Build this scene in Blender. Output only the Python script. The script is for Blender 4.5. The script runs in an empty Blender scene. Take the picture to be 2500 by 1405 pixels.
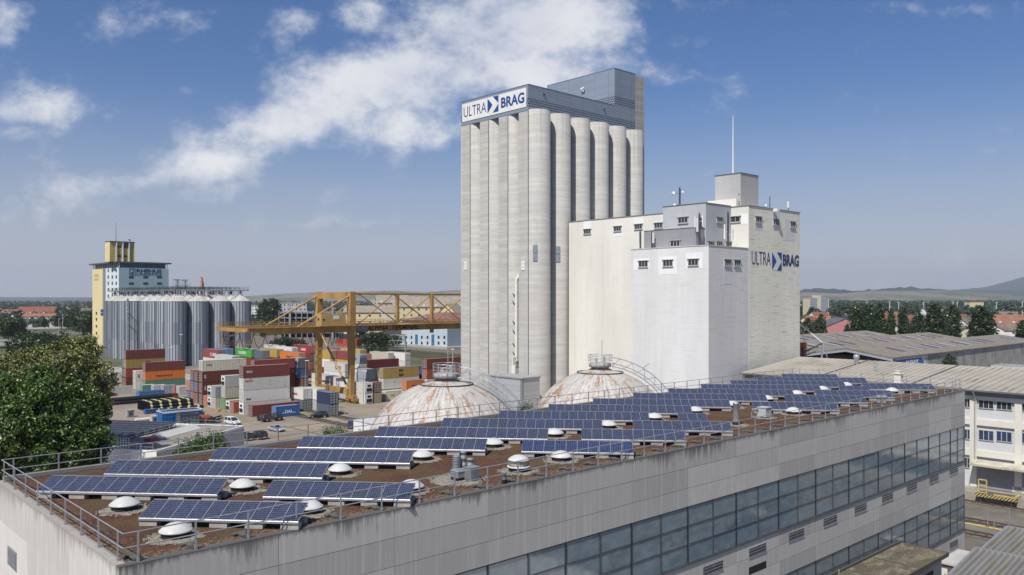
import bpy, math, random
import numpy as np
from mathutils import Vector, Matrix
R = math.radians
scene = bpy.context.scene
COL = scene.collection
random.seed(7)

# ------------------------------------------------------------------ camera
F = 2025.0; H = 28.0; HZ = 730.0           # focal length in photo pixels, eye height, horizon row
TH = R(43.02); CA, SA = math.cos(TH), math.sin(TH)
A = Vector((CA, SA, 0)); B = Vector((-SA, CA, 0))
cam = bpy.data.cameras.new('camera'); co = bpy.data.objects.new('camera', cam); COL.objects.link(co)
co.location = (0, 0, H); co.rotation_euler = (R(90), 0, 0)
cam.sensor_width = 36; cam.lens = F / 2500 * 36; cam.shift_y = (HZ - 702.5) / 2500
cam.clip_start = 0.5; cam.clip_end = 60000
scene.camera = co
# ------------------------------------------------------------------ light
SUN_EL = R(53)
SX, SY = -0.4769, -0.8790
sdir = Vector((SX * math.cos(SUN_EL), SY * math.cos(SUN_EL), math.sin(SUN_EL)))
sl = bpy.data.lights.new('sun', 'SUN'); so = bpy.data.objects.new('sun', sl); COL.objects.link(so)
sl.energy = 4.5; sl.angle = R(0.53); sl.color = (1.0, 0.955, 0.88)
so.rotation_euler = sdir.to_track_quat('Z', 'Y').to_euler(); so.location = (-60, -90, 150)
scene.view_settings.view_transform = 'Standard'; scene.view_settings.look = 'None'
scene.view_settings.exposure = 0.2; scene.view_settings.gamma = 1.0
scene.cycles.max_bounces = 6; scene.cycles.diffuse_bounces = 3; scene.cycles.glossy_bounces = 3
scene.cycles.transparent_max_bounces = 8; scene.cycles.volume_bounces = 1
scene.cycles.use_denoising = True
try: scene.cycles.volume_step_rate = 4
except Exception: pass

class NT:
    def __init__(s, tree): s.t = tree
    def n(s, typ, **kw):
        nd = s.t.nodes.new(typ)
        for k, v in kw.items(): setattr(nd, k, v)
        return nd
    def l(s, a, b): s.t.links.new(a, b)
    def put(s, inp, v):
        if hasattr(v, 'is_linked'): s.l(v, inp)
        elif isinstance(v, (tuple, list)) and len(v) == 3 and inp.type == 'RGBA': inp.default_value = (*v, 1)
        else: inp.default_value = v
    def m(s, op, a, b=None, c=None, clamp=False):
        nd = s.n('ShaderNodeMath', operation=op, use_clamp=clamp)
        s.put(nd.inputs[0], a)
        if b is not None: s.put(nd.inputs[1], b)
        if c is not None: s.put(nd.inputs[2], c)
        return nd.outputs[0]
    def noise(s, vec, scale, detail=4, rough=.55, lac=2.0):
        nd = s.n('ShaderNodeTexNoise'); s.l(vec, nd.inputs['Vector'])
        nd.inputs['Scale'].default_value = scale; nd.inputs['Detail'].default_value = detail
        nd.inputs['Roughness'].default_value = rough
        return nd.outputs['Fac']
    def ramp(s, fac, lo, hi, a=0.0, b=1.0, smooth=True):
        nd = s.n('ShaderNodeMapRange'); nd.interpolation_type = 'SMOOTHSTEP' if smooth else 'LINEAR'
        s.put(nd.inputs[0], fac)
        for i, v in enumerate((lo, hi, a, b)): s.put(nd.inputs[i + 1], v)
        return nd.outputs[0]
    def mix(s, fac, c1, c2, mode='MIX'):
        nd = s.n('ShaderNodeMix', data_type='RGBA', blend_type=mode)
        s.put(nd.inputs[0], fac); s.put(nd.inputs[6], c1); s.put(nd.inputs[7], c2)
        return nd.outputs[2]
    def mapv(s, vec, scale=(1, 1, 1), loc=(0, 0, 0)):
        nd = s.n('ShaderNodeMapping'); s.l(vec, nd.inputs[0]); nd.inputs['Scale'].default_value = scale
        nd.inputs['Location'].default_value = loc
        return nd.outputs[0]
    def sep(s, vec):
        nd = s.n('ShaderNodeSeparateXYZ'); s.l(vec, nd.inputs[0]); return nd.outputs
    def comb(s, x, y, z=0.0):
        nd = s.n('ShaderNodeCombineXYZ'); s.put(nd.inputs[0], x); s.put(nd.inputs[1], y); s.put(nd.inputs[2], z)
        return nd.outputs[0]

# ------------------------------------------------------------------ sky with clouds (direction only)
w = bpy.data.worlds.new('World'); scene.world = w; w.use_nodes = True
wt = NT(w.node_tree); w.node_tree.nodes.clear()
sky = wt.n('ShaderNodeTexSky'); sky.sky_type = 'NISHITA'; sky.sun_disc = False
sky.sun_elevation = SUN_EL; sky.sun_rotation = math.atan2(SX, SY)
sky.altitude = 250; sky.air_density = 1.0; sky.dust_density = 0.7; sky.ozone_density = 4.0
tc = wt.n('ShaderNodeTexCoord'); dx, dy, dz = wt.sep(tc.outputs['Generated'])
yy = wt.m('MAXIMUM', dy, 0.15)
uu = wt.m('DIVIDE', dx, yy); vv = wt.m('DIVIDE', dz, yy)
blobs = [(1270, 60, 300, 115, 8, 1.08), (1480, 20, 85, 70, 0, .8), (1010, 190, 340, 95, 8, 1.0), (770, 275, 260, 80, 14, .9), (1290, 175, 250, 62, 4, .85),
         (930, 305, 230, 60, 0, .8), (460, 415, 270, 52, 12, .7), (300, 470, 330, 50, 4, .5), (65, 265, 170, 46, 4, .72),
         (20, 320, 110, 26, 0, .5), (880, 40, 75, 48, 0, .8), (735, 45, 62, 34, 0, .58), (5, 60, 55, 55, 0, .72),
         (470, 45, 62, 42, 20, .33), (285, 75, 52, 42, 0, .34), (1560, 122, 26, 18, 0, .5), (1620, 72, 22, 12, 0, .45), (1490, 85, 60, 45, 0, .55),
         (455, 222, 50, 20, 0, .42), (830, 548, 210, 22, 3, .3), (2380, 25, 160, 26, 0, .38), (2210, 15, 70, 22, 0, .36), (1300, 180, 60, 25, 0, .3), (190, 190, 60, 14, 0, .34), (2000,700,500,40,0,.12)]
tot = None
for (px, py, rx, ry, rot, amp) in blobs:
    cx, cy = (px - 1250) / F, (HZ - py) / F
    c, s_ = math.cos(R(rot)), math.sin(R(rot))
    ax = wt.m('ADD', uu, -cx); ay = wt.m('ADD', vv, -cy)
    e1 = wt.m('DIVIDE', wt.m('ADD', wt.m('MULTIPLY', ax, c), wt.m('MULTIPLY', ay, s_)), rx / F)
    e2 = wt.m('DIVIDE', wt.m('ADD', wt.m('MULTIPLY', ax, -s_), wt.m('MULTIPLY', ay, c)), ry / F)
    d2 = wt.m('ADD', wt.m('MULTIPLY', e1, e1), wt.m('MULTIPLY', e2, e2))
    g = wt.m('MULTIPLY', wt.m('EXPONENT', wt.m('MULTIPLY', d2, -0.75)), amp)
    tot = g if tot is None else wt.m('MAXIMUM', tot, g)
cv = wt.comb(uu, wt.m('MULTIPLY', vv, 1.35), 3.7)
n1 = wt.noise(cv, 10.0, 14, .64); n2 = wt.noise(cv, 34.0, 8, .66); n3 = wt.noise(wt.comb(uu, vv, 9.1), 4.0, 4, .5)
nn = wt.m('ADD', wt.m('MULTIPLY', n1, .75), wt.m('MULTIPLY', n2, .25))
dens = wt.m('ADD', wt.m('MULTIPLY', wt.m('SUBTRACT', nn, .5), 2.4), wt.m('MULTIPLY', tot, 1.0))
mask = wt.ramp(dens, .15, .98)
mask = wt.m('MULTIPLY', mask, wt.m('MULTIPLY', .90, wt.ramp(dy, .05, .3)))
shade = wt.ramp(wt.m('ADD', wt.m('MULTIPLY', n1, .6), wt.m('MULTIPLY', n3, .5)), .42, .72)
ccol = wt.mix(shade, (4.6, 4.85, 5.5), (6.6, 6.6, 6.65))
hsv = wt.n('ShaderNodeHueSaturation'); wt.l(sky.outputs[0], hsv.inputs['Color']); hsv.inputs['Saturation'].default_value = 1.22
hz = wt.ramp(dz, -.02, .26, 1.0, 0.0, True)
skyt = wt.mix(1.0, hsv.outputs[0], (.69, .605, .67), 'MULTIPLY')
skyc = wt.mix(wt.m('MULTIPLY', hz, .82), skyt, (3.2, 3.35, 3.85))
out = wt.mix(mask, skyc, ccol)
bg = wt.n('ShaderNodeBackground'); wt.l(out, bg.inputs[0]); bg.inputs[1].default_value = 0.12
wo = wt.n('ShaderNodeOutputWorld'); wt.l(bg.outputs[0], wo.inputs[0])

# ------------------------------------------------------------------ helpers
def ray(px): return (px - 1250) / F
def W(px, py, d): return Vector((ray(px) * d, d, H - (py - HZ) / F * d))
def gnd(px, py, z=0.0):
    d = (H - z) * F / (py - HZ); return Vector((ray(px) * d, d, z))
def onL(o, px, py, x0=0.0):
    """point seen at px,py on the face whose normal is -A through o + x0*A -> (y along B, z)"""
    u = ray(px); X = o.x + x0 * CA; Y = o.y + x0 * SA
    t = (X - u * Y) / (SA + u * CA); d = Y + CA * t
    return t, H - (py - HZ) / F * d
def onR(o, px, py, y0=0.0):
    """same on the face whose normal is -B -> (x along A, z)"""
    u = ray(px); X = o.x - y0 * SA; Y = o.y + y0 * CA
    s = (u * Y - X) / (CA - u * SA); d = Y + SA * s
    return s, H - (py - HZ) / F * d

def tag(o, label=None, cat=None, group=None, kind=None):
    if label: o['label'] = label
    if cat: o['category'] = cat
    if group: o['group'] = group
    if kind: o['kind'] = kind
    return o
def empty(name, loc, rz=0.0, label=None, cat=None, group=None):
    o = bpy.data.objects.new(name, None); COL.objects.link(o); o.location = loc; o.rotation_euler = (0, 0, rz)
    o.empty_display_size = .5
    return tag(o, label, cat, group)
def link(name, me, parent=None, mats=None):
    o = bpy.data.objects.new(name, me); COL.objects.link(o)
    if parent is not None: o.parent = parent
    if mats is not None:
        for m_ in (mats if isinstance(mats, (list, tuple)) else [mats]): me.materials.append(m_)
    return o

class MB:
    def __init__(s): s.v = []; s.f = []; s.m = []; s.sm = []
    def add(s, vs, fs, mi=0, smooth=False):
        k = len(s.v); s.v += [tuple(v) for v in vs]
        for f in fs: s.f.append(tuple(i + k for i in f)); s.m.append(mi); s.sm.append(smooth)
        return s
    def box(s, x0, x1, y0, y1, z0, z1, mi=0):
        if x0 > x1: x0, x1 = x1, x0
        if y0 > y1: y0, y1 = y1, y0
        if z0 > z1: z0, z1 = z1, z0
        return s.add([(x0, y0, z0), (x1, y0, z0), (x1, y1, z0), (x0, y1, z0), (x0, y0, z1), (x1, y0, z1), (x1, y1, z1), (x0, y1, z1)],
                     [(0, 3, 2, 1), (4, 5, 6, 7), (0, 1, 5, 4), (1, 2, 6, 5), (2, 3, 7, 6), (3, 0, 4, 7)], mi)
    def quad(s, a, b, c, d, mi=0): return s.add([a, b, c, d], [(0, 1, 2, 3)], mi)
    def bar(s, p, q, w=.1, h=None, mi=0):
        """rectangular bar p->q"""
        h = h or w; p = Vector(p); q = Vector(q); d = (q - p)
        if d.length < 1e-6: return s
        d.normalize(); up = Vector((0, 0, 1)) if abs(d.z) < .95 else Vector((1, 0, 0))
        a = d.cross(up).normalized() * w / 2; b = a.cross(d).normalized() * h / 2
        vs = [p - a - b, p + a - b, p + a + b, p - a + b, q - a - b, q + a - b, q + a + b, q - a + b]
        return s.add(vs, [(0, 1, 2, 3), (7, 6, 5, 4), (0, 4, 5, 1), (1, 5, 6, 2), (2, 6, 7, 3), (3, 7, 4, 0)], mi)
    def tube(s, pts, r, n=8, mi=0, cap=True):
        pts = [Vector(p) for p in pts]; rs = r if isinstance(r, (list, tuple)) else [r] * len(pts)
        vs = []; fs = []
        for i, p in enumerate(pts):
            d = (pts[min(i + 1, len(pts) - 1)] - pts[max(i - 1, 0)]).normalized()
            up = Vector((0, 0, 1)) if abs(d.z) < .95 else Vector((1, 0, 0))
            a = d.cross(up).normalized(); b = a.cross(d).normalized()
            for k in range(n):
                t = 2 * math.pi * k / n; vs.append(p + (a * math.cos(t) + b * math.sin(t)) * rs[i])
        for i in range(len(pts) - 1):
            for k in range(n):
                k2 = (k + 1) % n; fs.append((i * n + k, (i + 1) * n + k, (i + 1) * n + k2, i * n + k2))
        s.add(vs, fs, mi, True)
        if cap:
            s.add(vs[:n], [tuple(range(n))], mi); s.add(vs[-n:], [tuple(range(n - 1, -1, -1))], mi)
        return s
    def lathe(s, prof, n=24, c=(0, 0, 0), mi=0, a0=0.0, a1=None, smooth=True):
        """prof: list of (r, z)"""
        full = a1 is None; a1 = 2 * math.pi if full else a1; m = n if full else n + 1
        vs = []; fs = []
        for r, z in prof:
            for k in range(m):
                t = a0 + (a1 - a0) * k / n; vs.append((c[0] + r * math.cos(t), c[1] + r * math.sin(t), c[2] + z))
        for i in range(len(prof) - 1):
            for k in range(n):
                k2 = (k + 1) % m; fs.append((i * m + k, i * m + k2, (i + 1) * m + k2, (i + 1) * m + k))
        return s.add(vs, fs, mi, smooth)
    def prism(s, poly, z0, z1, mi=0):
        """poly: ccw list of (x, y)"""
        n = len(poly); vs = [(x, y, z0) for x, y in poly] + [(x, y, z1) for x, y in poly]
        fs = [tuple(range(n - 1, -1, -1)), tuple(range(n, 2 * n))] + [(i, (i + 1) % n, n + (i + 1) % n, n + i) for i in range(n)]
        return s.add(vs, fs, mi)
    def mesh(s, name, mats):
        me = bpy.data.meshes.new(name); me.from_pydata(s.v, [], s.f)
        for m_ in (mats if isinstance(mats, (list, tuple)) else [mats]): me.materials.append(m_)
        me.polygons.foreach_set('material_index', s.m); me.polygons.foreach_set('use_smooth', s.sm)
        me.update(); return me
    def build(s, name, mats, parent=None): return link(name, s.mesh(name, mats), parent)

def structure(name, mb, mats): return tag(mb.build(name, mats), kind='structure')

_fonts = {}
def fit_text(name, body, parent, org, udir, w_, h_, nrm, mat, bold=0.0, shear=0.0, depth=.04):
    """lettering fitted into w_ x h_ starting at org (lower left), running along udir, standing on z"""
    key = (body, bold, shear)
    if key not in _fonts:
        cu = bpy.data.curves.new('t', 'FONT'); cu.body = body; cu.size = 1; cu.offset = bold; cu.shear = shear; cu.resolution_u = 3
        cu.extrude = .5
        ob = bpy.data.objects.new('t', cu); COL.objects.link(ob)
        dg = bpy.context.evaluated_depsgraph_get(); me = bpy.data.meshes.new_from_object(ob.evaluated_get(dg))
        n = len(me.vertices); a = np.zeros(n * 3); me.vertices.foreach_get('co', a); a = a.reshape(-1, 3)
        fs = [tuple(p.vertices) for p in me.polygons]
        bpy.data.objects.remove(ob); bpy.data.meshes.remove(me)
        mn = a.min(0); mx = a.max(0); a = (a - mn) / np.maximum(mx - mn, 1e-6)
        _fonts[key] = (a, fs)
    a, fs = _fonts[key]
    org = np.array(org); u = np.array(udir); n_ = np.array(nrm); z = np.array((0, 0, 1.0))
    P = org + a[:, :1] * w_ * u + a[:, 1:2] * h_ * z + (a[:, 2:3]) * depth * n_
    me = bpy.data.meshes.new(name); me.from_pydata([tuple(p) for p in P], [], fs); me.materials.append(mat); me.update()
    return link(name, me, parent)

# ------------------------------------------------------------------ materials
def base_mat(name):
    m = bpy.data.materials.new(name); m.use_nodes = True; t = m.node_tree
    bs = t.nodes['Principled BSDF']; return m, NT(t), bs
def pm(name, col, rough=.8, var=.12, scale=.5, stretch=(1, 1, 1), bump=0.0, col2=None, c2=(.45, .7), metal=0.0, fine=.06, spec=None, island=0.0, joint=None, bdist=.05):
    """painted / mineral surface: two scales of noise, optional second colour, optional joints (px,pz)"""
    m, n, bs = base_mat(name)
    tc = n.n('ShaderNodeTexCoord').outputs['Object']
    v = n.mapv(tc, stretch)
    big = n.noise(v, scale, 5, .6); fi = n.noise(n.mapv(tc, (1, 1, 1), (7, 3, 1)), scale * 14, 4, .6)
    c = n.mix(n.ramp(big, .3, .7), tuple(x * (1 - var) for x in col), tuple(min(1, x * (1 + var)) for x in col))
    if col2: c = n.mix(n.ramp(n.noise(n.mapv(tc, stretch, (11, 5, 2)), scale * 2.3, 6, .65), c2[0], c2[1]), c, col2)
    c = n.mix(n.ramp(fi, .35, .65), n.mix(1.0, c, (1 - fine,) * 3, 'MULTIPLY'), c)
    if island:
        g = n.n('ShaderNodeNewGeometry').outputs['Random Per Island']
        c = n.mix(1.0, c, n.mix(g, (1 - island,) * 3, (1 + island * .4,) * 3), 'MULTIPLY')
    n.l(c, bs.inputs['Base Color']); bs.inputs['Roughness'].default_value = rough; bs.inputs['Metallic'].default_value = metal
    if spec is not None: bs.inputs['Specular IOR Level'].default_value = spec
    if bump:
        b = n.n('ShaderNodeBump'); b.inputs['Strength'].default_value = bump; b.inputs['Distance'].default_value = bdist
        n.l(n.m('ADD', fi, big), b.inputs['Height']); n.l(b.outputs[0], bs.inputs['Normal'])
    return m
M = {}
def flat(name, col, rough=.6, metal=0.0, **k):
    if name not in M: M[name] = pm(name, col, rough, var=k.get('var', .08), scale=k.get('scale', 1.0), metal=metal, fine=.04)
    return M[name]

M['asphalt'] = pm('asphalt', (.15, .135, .115), .9, .2, .06, bump=.3, col2=(.20, .18, .15), fine=.15)
M['yard'] = pm('yard_paving', (.27, .225, .165), .9, .18, .035, bump=.2, col2=(.125, .11, .09), c2=(.52, .72), fine=.16)
def yard_mat():
    m, n, bs = base_mat('worn_yard_paving'); tc = n.n('ShaderNodeTexCoord').outputs['Object']
    rt = n.n('ShaderNodeMapping'); n.l(tc, rt.inputs[0]); rt.inputs['Rotation'].default_value = (0, 0, -TH); v = rt.outputs[0]; x, y, z = n.sep(v)
    c = n.mix(n.ramp(n.noise(v, .04, 5, .6), .35, .65), (.30, .25, .185), (.215, .178, .135))
    c = n.mix(n.m('MULTIPLY', n.ramp(n.noise(n.mapv(v, (.05, .6, 1)), 1.0, 7, .7), .52, .64), .5), c, (.12, .105, .09))
    c = n.mix(n.m('MULTIPLY', n.ramp(n.noise(n.mapv(v, (1.1, .035, 1), (5, 2, 0)), 1.0, 7, .7), .55, .66), .5), c, (.11, .095, .085))
    c = n.mix(n.m('MULTIPLY', n.ramp(n.noise(n.mapv(v, (1, 1, 1), (9, 1, 0)), .35, 7, .72), .60, .66), .7), c, (.07, .062, .055))
    j = n.m('MAXIMUM', n.m('LESS_THAN', n.m('FRACT', n.m('MULTIPLY', x, 1 / 6.0)), .03), n.m('LESS_THAN', n.m('FRACT', n.m('MULTIPLY', y, 1 / 6.0)), .03))
    c = n.mix(n.m('MULTIPLY', j, .3), c, (.10, .09, .08))
    n.l(c, bs.inputs['Base Color']); bs.inputs['Roughness'].default_value = .9
    return m
M['yard'] = yard_mat()
M['ballast'] = pm('ballast', (.20, .17, .135), .95, .25, 1.2, bump=.8, fine=.5)
M['grass'] = pm('grass', (.085, .105, .035), .95, .35, .12, bump=.5, col2=(.16, .14, .07), c2=(.5, .7), fine=.4)
M['field'] = pm('field', (.075, .10, .045), .95, .4, .004, col2=(.14, .13, .08), c2=(.5, .62), fine=.3)
M['kerb'] = pm('kerb_concrete', (.36, .34, .30), .85, .1, .8)
M['yellowline'] = pm('yellow_line_paint', (.50, .40, .12), .8, .2, 2.0)
M['whiteline'] = pm('white_line_paint', (.55, .54, .5), .8, .2, 2.0)
M['steel'] = pm('galvanised_steel', (.47, .48, .50), .42, .12, 2.0, metal=.6)
M['darksteel'] = pm('dark_steel', (.10, .105, .11), .5, .2, 2.0, metal=.4)
M['rail'] = pm('rail_steel', (.13, .10, .08), .5, .2, 2.0, metal=.5)
M['rubber'] = flat('black_rubber', (.012, .012, .013), .75)
M['white'] = pm('white_paint', (.72, .72, .70), .7, .05, .4)
M['cream'] = pm('cream_paint', (.70, .68, .60), .8, .05, .15, stretch=(1, 1, 3))
M['winframe'] = flat('window_frame_paint', (.42, .42, .40), .6)
M['darkglass'] = pm('dark_window_glass', (.035, .042, .05), .15, .3, .7)
M['blueglass'] = pm('blue_window_glass', (.035, .06, .12), .12, .3, .7)
M['blue_sign'] = flat('blue_sign_paint', (.018, .06, .24), .5)
M['navy_sign'] = flat('navy_sign_paint', (.02, .04, .13), .5)
M['bark'] = pm('bark', (.10, .08, .06), .95, .25, 2.0, stretch=(1, 1, .3), bump=.6)
M['roof_gravel'] = pm('roof_gravel', (.30, .275, .235), .95, .15, .3, bump=.5, fine=.35)
M['pebble'] = pm('pale_pebbles', (.42, .38, .31), .95, .2, 3.0, bump=1.0, fine=.55)
# ================================================================== materials of the main structures
def silo_concrete(name, col, amt=1.0):
    m, n, bs = base_mat(name); tc = n.n('ShaderNodeTexCoord').outputs['Object']
    band = n.noise(n.mapv(tc, (.05, .05, .8)), 1.0, 6, .7)
    fineb = n.noise(n.mapv(tc, (.12, .12, 3.2)), 1.0, 5, .65)
    big = n.noise(tc, .13, 4, .6); pit = n.noise(n.mapv(tc, (1, 1, 1.8)), 1.6, 6, .7)
    oi = n.n('ShaderNodeObjectInfo').outputs['Random']
    c = n.mix(n.ramp(band, .35, .68), tuple(x * (1 - .16 * amt) for x in col), tuple(x * (1 + .09 * amt) for x in col))
    c = n.mix(n.m('MULTIPLY', n.ramp(fineb, .42, .62), .45 * amt), c, tuple(x * .66 for x in col))
    c = n.mix(n.m('MULTIPLY', n.ramp(big, .45, .7), .25 * amt), c, (col[0] * .95, col[1] * .9, col[2] * .80))
    c = n.mix(n.m('MULTIPLY', n.ramp(pit, .56, .68), .45 * amt), c, tuple(x * .45 for x in col))
    vs_ = n.noise(n.mapv(tc, (1.3, 1.3, .05)), 1.0, 6, .7); c = n.mix(n.m('MULTIPLY', n.ramp(vs_, .54, .70), .30 * amt), c, tuple(x * .58 for x in col))
    c = n.mix(1.0, c, n.mix(oi, (.97, .97, .97), (1.03, 1.03, 1.025)), 'MULTIPLY')
    run = n.m('MULTIPLY', n.ramp(n.noise(n.mapv(tc, (2.0, 2.0, .03), (3, 3, 0)), 1.0, 6, .7), .50, .62), n.ramp(n.sep(tc)[2], 50.0, 69.0)); c = n.mix(n.m('MULTIPLY', run, .35 * amt), c, tuple(x * .4 for x in col))
    n.l(c, bs.inputs['Base Color']); bs.inputs['Roughness'].default_value = .9
    b = n.n('ShaderNodeBump'); b.inputs['Strength'].default_value = .5; b.inputs['Distance'].default_value = .06
    n.l(n.m('ADD', fineb, pit), b.inputs['Height']); n.l(b.outputs[0], bs.inputs['Normal'])
    return m
M['silo'] = silo_concrete('silo_concrete', (.50, .49, .46))
M['silo_dark'] = silo_concrete('lift_shaft_concrete', (.42, .41, .385), 1.1)

def board_wall(name, col, streak, col_s, pz=1.0, amt=.5):
    """painted concrete with horizontal pour lines and dark broken scratches along them"""
    m, n, bs = base_mat(name); tc = n.n('ShaderNodeTexCoord').outputs['Object']
    x, y, z = n.sep(tc)
    big = n.noise(n.mapv(tc, (1, 1, .25)), .12, 4, .6)
    c = n.mix(n.ramp(big, .35, .7), tuple(v * .92 for v in col), tuple(min(.85, v * 1.05) for v in col))
    lines = n.noise(n.mapv(tc, (.26, .26, 4.2)), 1.0, 7, .75)
    c = n.mix(n.m('MULTIPLY', n.ramp(lines, .545, .60), streak), c, col_s)
    rn_ = n.noise(n.mapv(tc, (.9, .9, .045)), 1.0, 6, .7); c = n.mix(n.m('MULTIPLY', n.ramp(rn_, .50, .68), .16), c, tuple(v * .55 for v in col))
    fr = n.m('FRACT', n.m('MULTIPLY', z, 1 / pz)); ln = n.m('LESS_THAN', fr, .05)
    c = n.mix(n.m('MULTIPLY', ln, n.m('MULTIPLY', n.ramp(n.noise(n.mapv(tc, (.3, .3, .6)), 1.0, 4, .6), .45, .6), amt)), c, tuple(v * .6 for v in col))
    n.l(c, bs.inputs['Base Color']); bs.inputs['Roughness'].default_value = .85
    b = n.n('ShaderNodeBump'); b.inputs['Strength'].default_value = .25; b.inputs['Distance'].default_value = .05
    n.l(lines, b.inputs['Height']); n.l(b.outputs[0], bs.inputs['Normal'])
    return m
M['store_white'] = board_wall('white_storehouse_paint', (.70, .685, .62), .22, (.50, .49, .44), 1.0, .2)
M['store_side'] = board_wall('weathered_cream_paint', (.76, .735, .62), .5, (.25, .24, .19), 1.1, .6)
M['annex_white'] = board_wall('annex_white_paint', (.68, .68, .665), .30, (.5, .5, .48), .95, .4)
M['annex_side'] = board_wall('annex_side_paint', (.67, .655, .625), .5, (.40, .39, .38), .95, .5)
M['grey_block'] = board_wall('grey_block_paint', (.45, .46, .48), .25, (.26, .26, .27), 1.3, .3)
M['grey_dark'] = board_wall('dark_grey_block_paint', (.28, .285, .30), .2, (.18, .18, .19), 1.3, .2)
M['tower_grey'] = board_wall('roof_tower_paint', (.42, .415, .41), .3, (.26, .26, .26), 1.2, .3)
M['patch'] = flat('repaired_paint_patch', (.78, .78, .78), .8, var=.03)
M['patch_side'] = flat('repaired_side_patch', (.62, .62, .61), .8, var=.03)

def cladding(name, col, pz, pxw, dots=None):
    m, n, bs = base_mat(name); tc = n.n('ShaderNodeTexCoord').outputs['Object']; x, y, z = n.sep(tc)
    hxy = n.m('ADD', x, y)
    jz = n.m('LESS_THAN', n.m('FRACT', n.m('MULTIPLY', z, 1 / pz)), .05)
    jx = n.m('LESS_THAN', n.m('FRACT', n.m('MULTIPLY', hxy, 1 / pxw)), .018)
    cell = n.comb(n.m('FLOOR', n.m('MULTIPLY', hxy, 1 / pxw)), n.m('FLOOR', n.m('MULTIPLY', z, 1 / pz)))
    wn = n.n('ShaderNodeTexWhiteNoise'); wn.noise_dimensions = '3D'; n.l(cell, wn.inputs['Vector'])
    c = n.mix(wn.outputs['Value'], tuple(v * .95 for v in col), tuple(v * 1.05 for v in col))
    c = n.mix(n.m('MULTIPLY', n.m('MAXIMUM', jz, jx), .75), c, tuple(v * .45 for v in col))
    if dots:
        z0, z1, p = dots
        gx = n.m('MULTIPLY', hxy, 1 / p); gz = n.m('MULTIPLY', z, 1 / p)
        row = n.m('MULTIPLY', n.m('MODULO', n.m('FLOOR', gz), 2.0), .5)
        fx = n.m('SUBTRACT', n.m('FRACT', n.m('ADD', gx, row)), .5); fz = n.m('SUBTRACT', n.m('FRACT', gz), .5)
        r2 = n.m('ADD', n.m('MULTIPLY', fx, fx), n.m('MULTIPLY', fz, fz))
        d = n.m('MULTIPLY', n.m('LESS_THAN', r2, .11), n.m('MULTIPLY', n.m('GREATER_THAN', z, z0), n.m('LESS_THAN', z, z1)))
        c = n.mix(d, c, (.01, .012, .016))
    n.l(c, bs.inputs['Base Color']); bs.inputs['Roughness'].default_value = .45
    bs.inputs['Metallic'].default_value = .15
    return m
M['clad'] = cladding('blue_grey_cladding', (.25, .295, .355), .72, 4.4, (69.6, 71.6, .52))
M['clad_up'] = cladding('blue_grey_upper_cladding', (.25, .295, .355), .72, 4.4, (74.7, 76.8, .52))
M['shed_clad'] = cladding('grey_shed_cladding', (.42, .44, .45), 1.1, 30)

# ================================================================== windows on walls
def wall_window(parent, side, u, z, w_=2.0, h_=1.0, lights=3, off=0.0, patch=None, glass='darkglass', sill=True):
    """window centred at u,z on the x=off face (side L, u along y) or the y=off face (side R, u along x)"""
    def bx(mb, u0, u1, d0, d1, z0, z1, mi=0):
        if side == 'L': mb.box(off - d1, off - d0, u0, u1, z0, z1, mi)
        else: mb.box(u0, u1, off - d1, off - d0, z0, z1, mi)
    if patch:
        m_, u0, u1, z0, z1 = patch
        mb = MB(); bx(mb, u + u0, u + u1, 0, .02, z + z0, z + z1); mb.build('paint_patch', m_, parent)
    f = MB(); t = .09
    a, b, c, d = u - w_ / 2, u + w_ / 2, z - h_ / 2, z + h_ / 2
    bx(f, a, b, .0, .14, d - t, d); bx(f, a, b, .0, .14, c, c + t); bx(f, a, a + t, 0, .135, c + t, d - t); bx(f, b - t, b, 0, .135, c + t, d - t)
    for k in range(1, lights):
        q = a + (b - a) * k / lights; bx(f, q - .045, q + .045, 0, .12, c + t, d - t)
    if sill: bx(f, a - .18, b + .18, 0, .26, d + .002, d + .1); bx(f, a - .1, b + .1, 0, .22, c - .12, c - .002)
    o = f.build('window', M['winframe'], parent)
    g = MB(); bx(g, a + t, b - t, .0, .06, c + t, d - t); g.build('pane', M[glass], o)
    return o

def roof_edge(mb, x0, x1, y0, y1, z, t=.18, ov=.12, mi=0):
    mb.box(x0 - ov, x1 + ov, y0 - ov, y0 + .2, z, z + t, mi); mb.box(x0 - ov, x1 + ov, y1 - .2, y1 + ov, z, z + t, mi)
    mb.box(x0 - ov, x0 + .2, y0 + .2, y1 - .2, z, z + t, mi); mb.box(x1 - .2, x1 + ov, y0 + .2, y1 - .2, z, z + t, mi)

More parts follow.
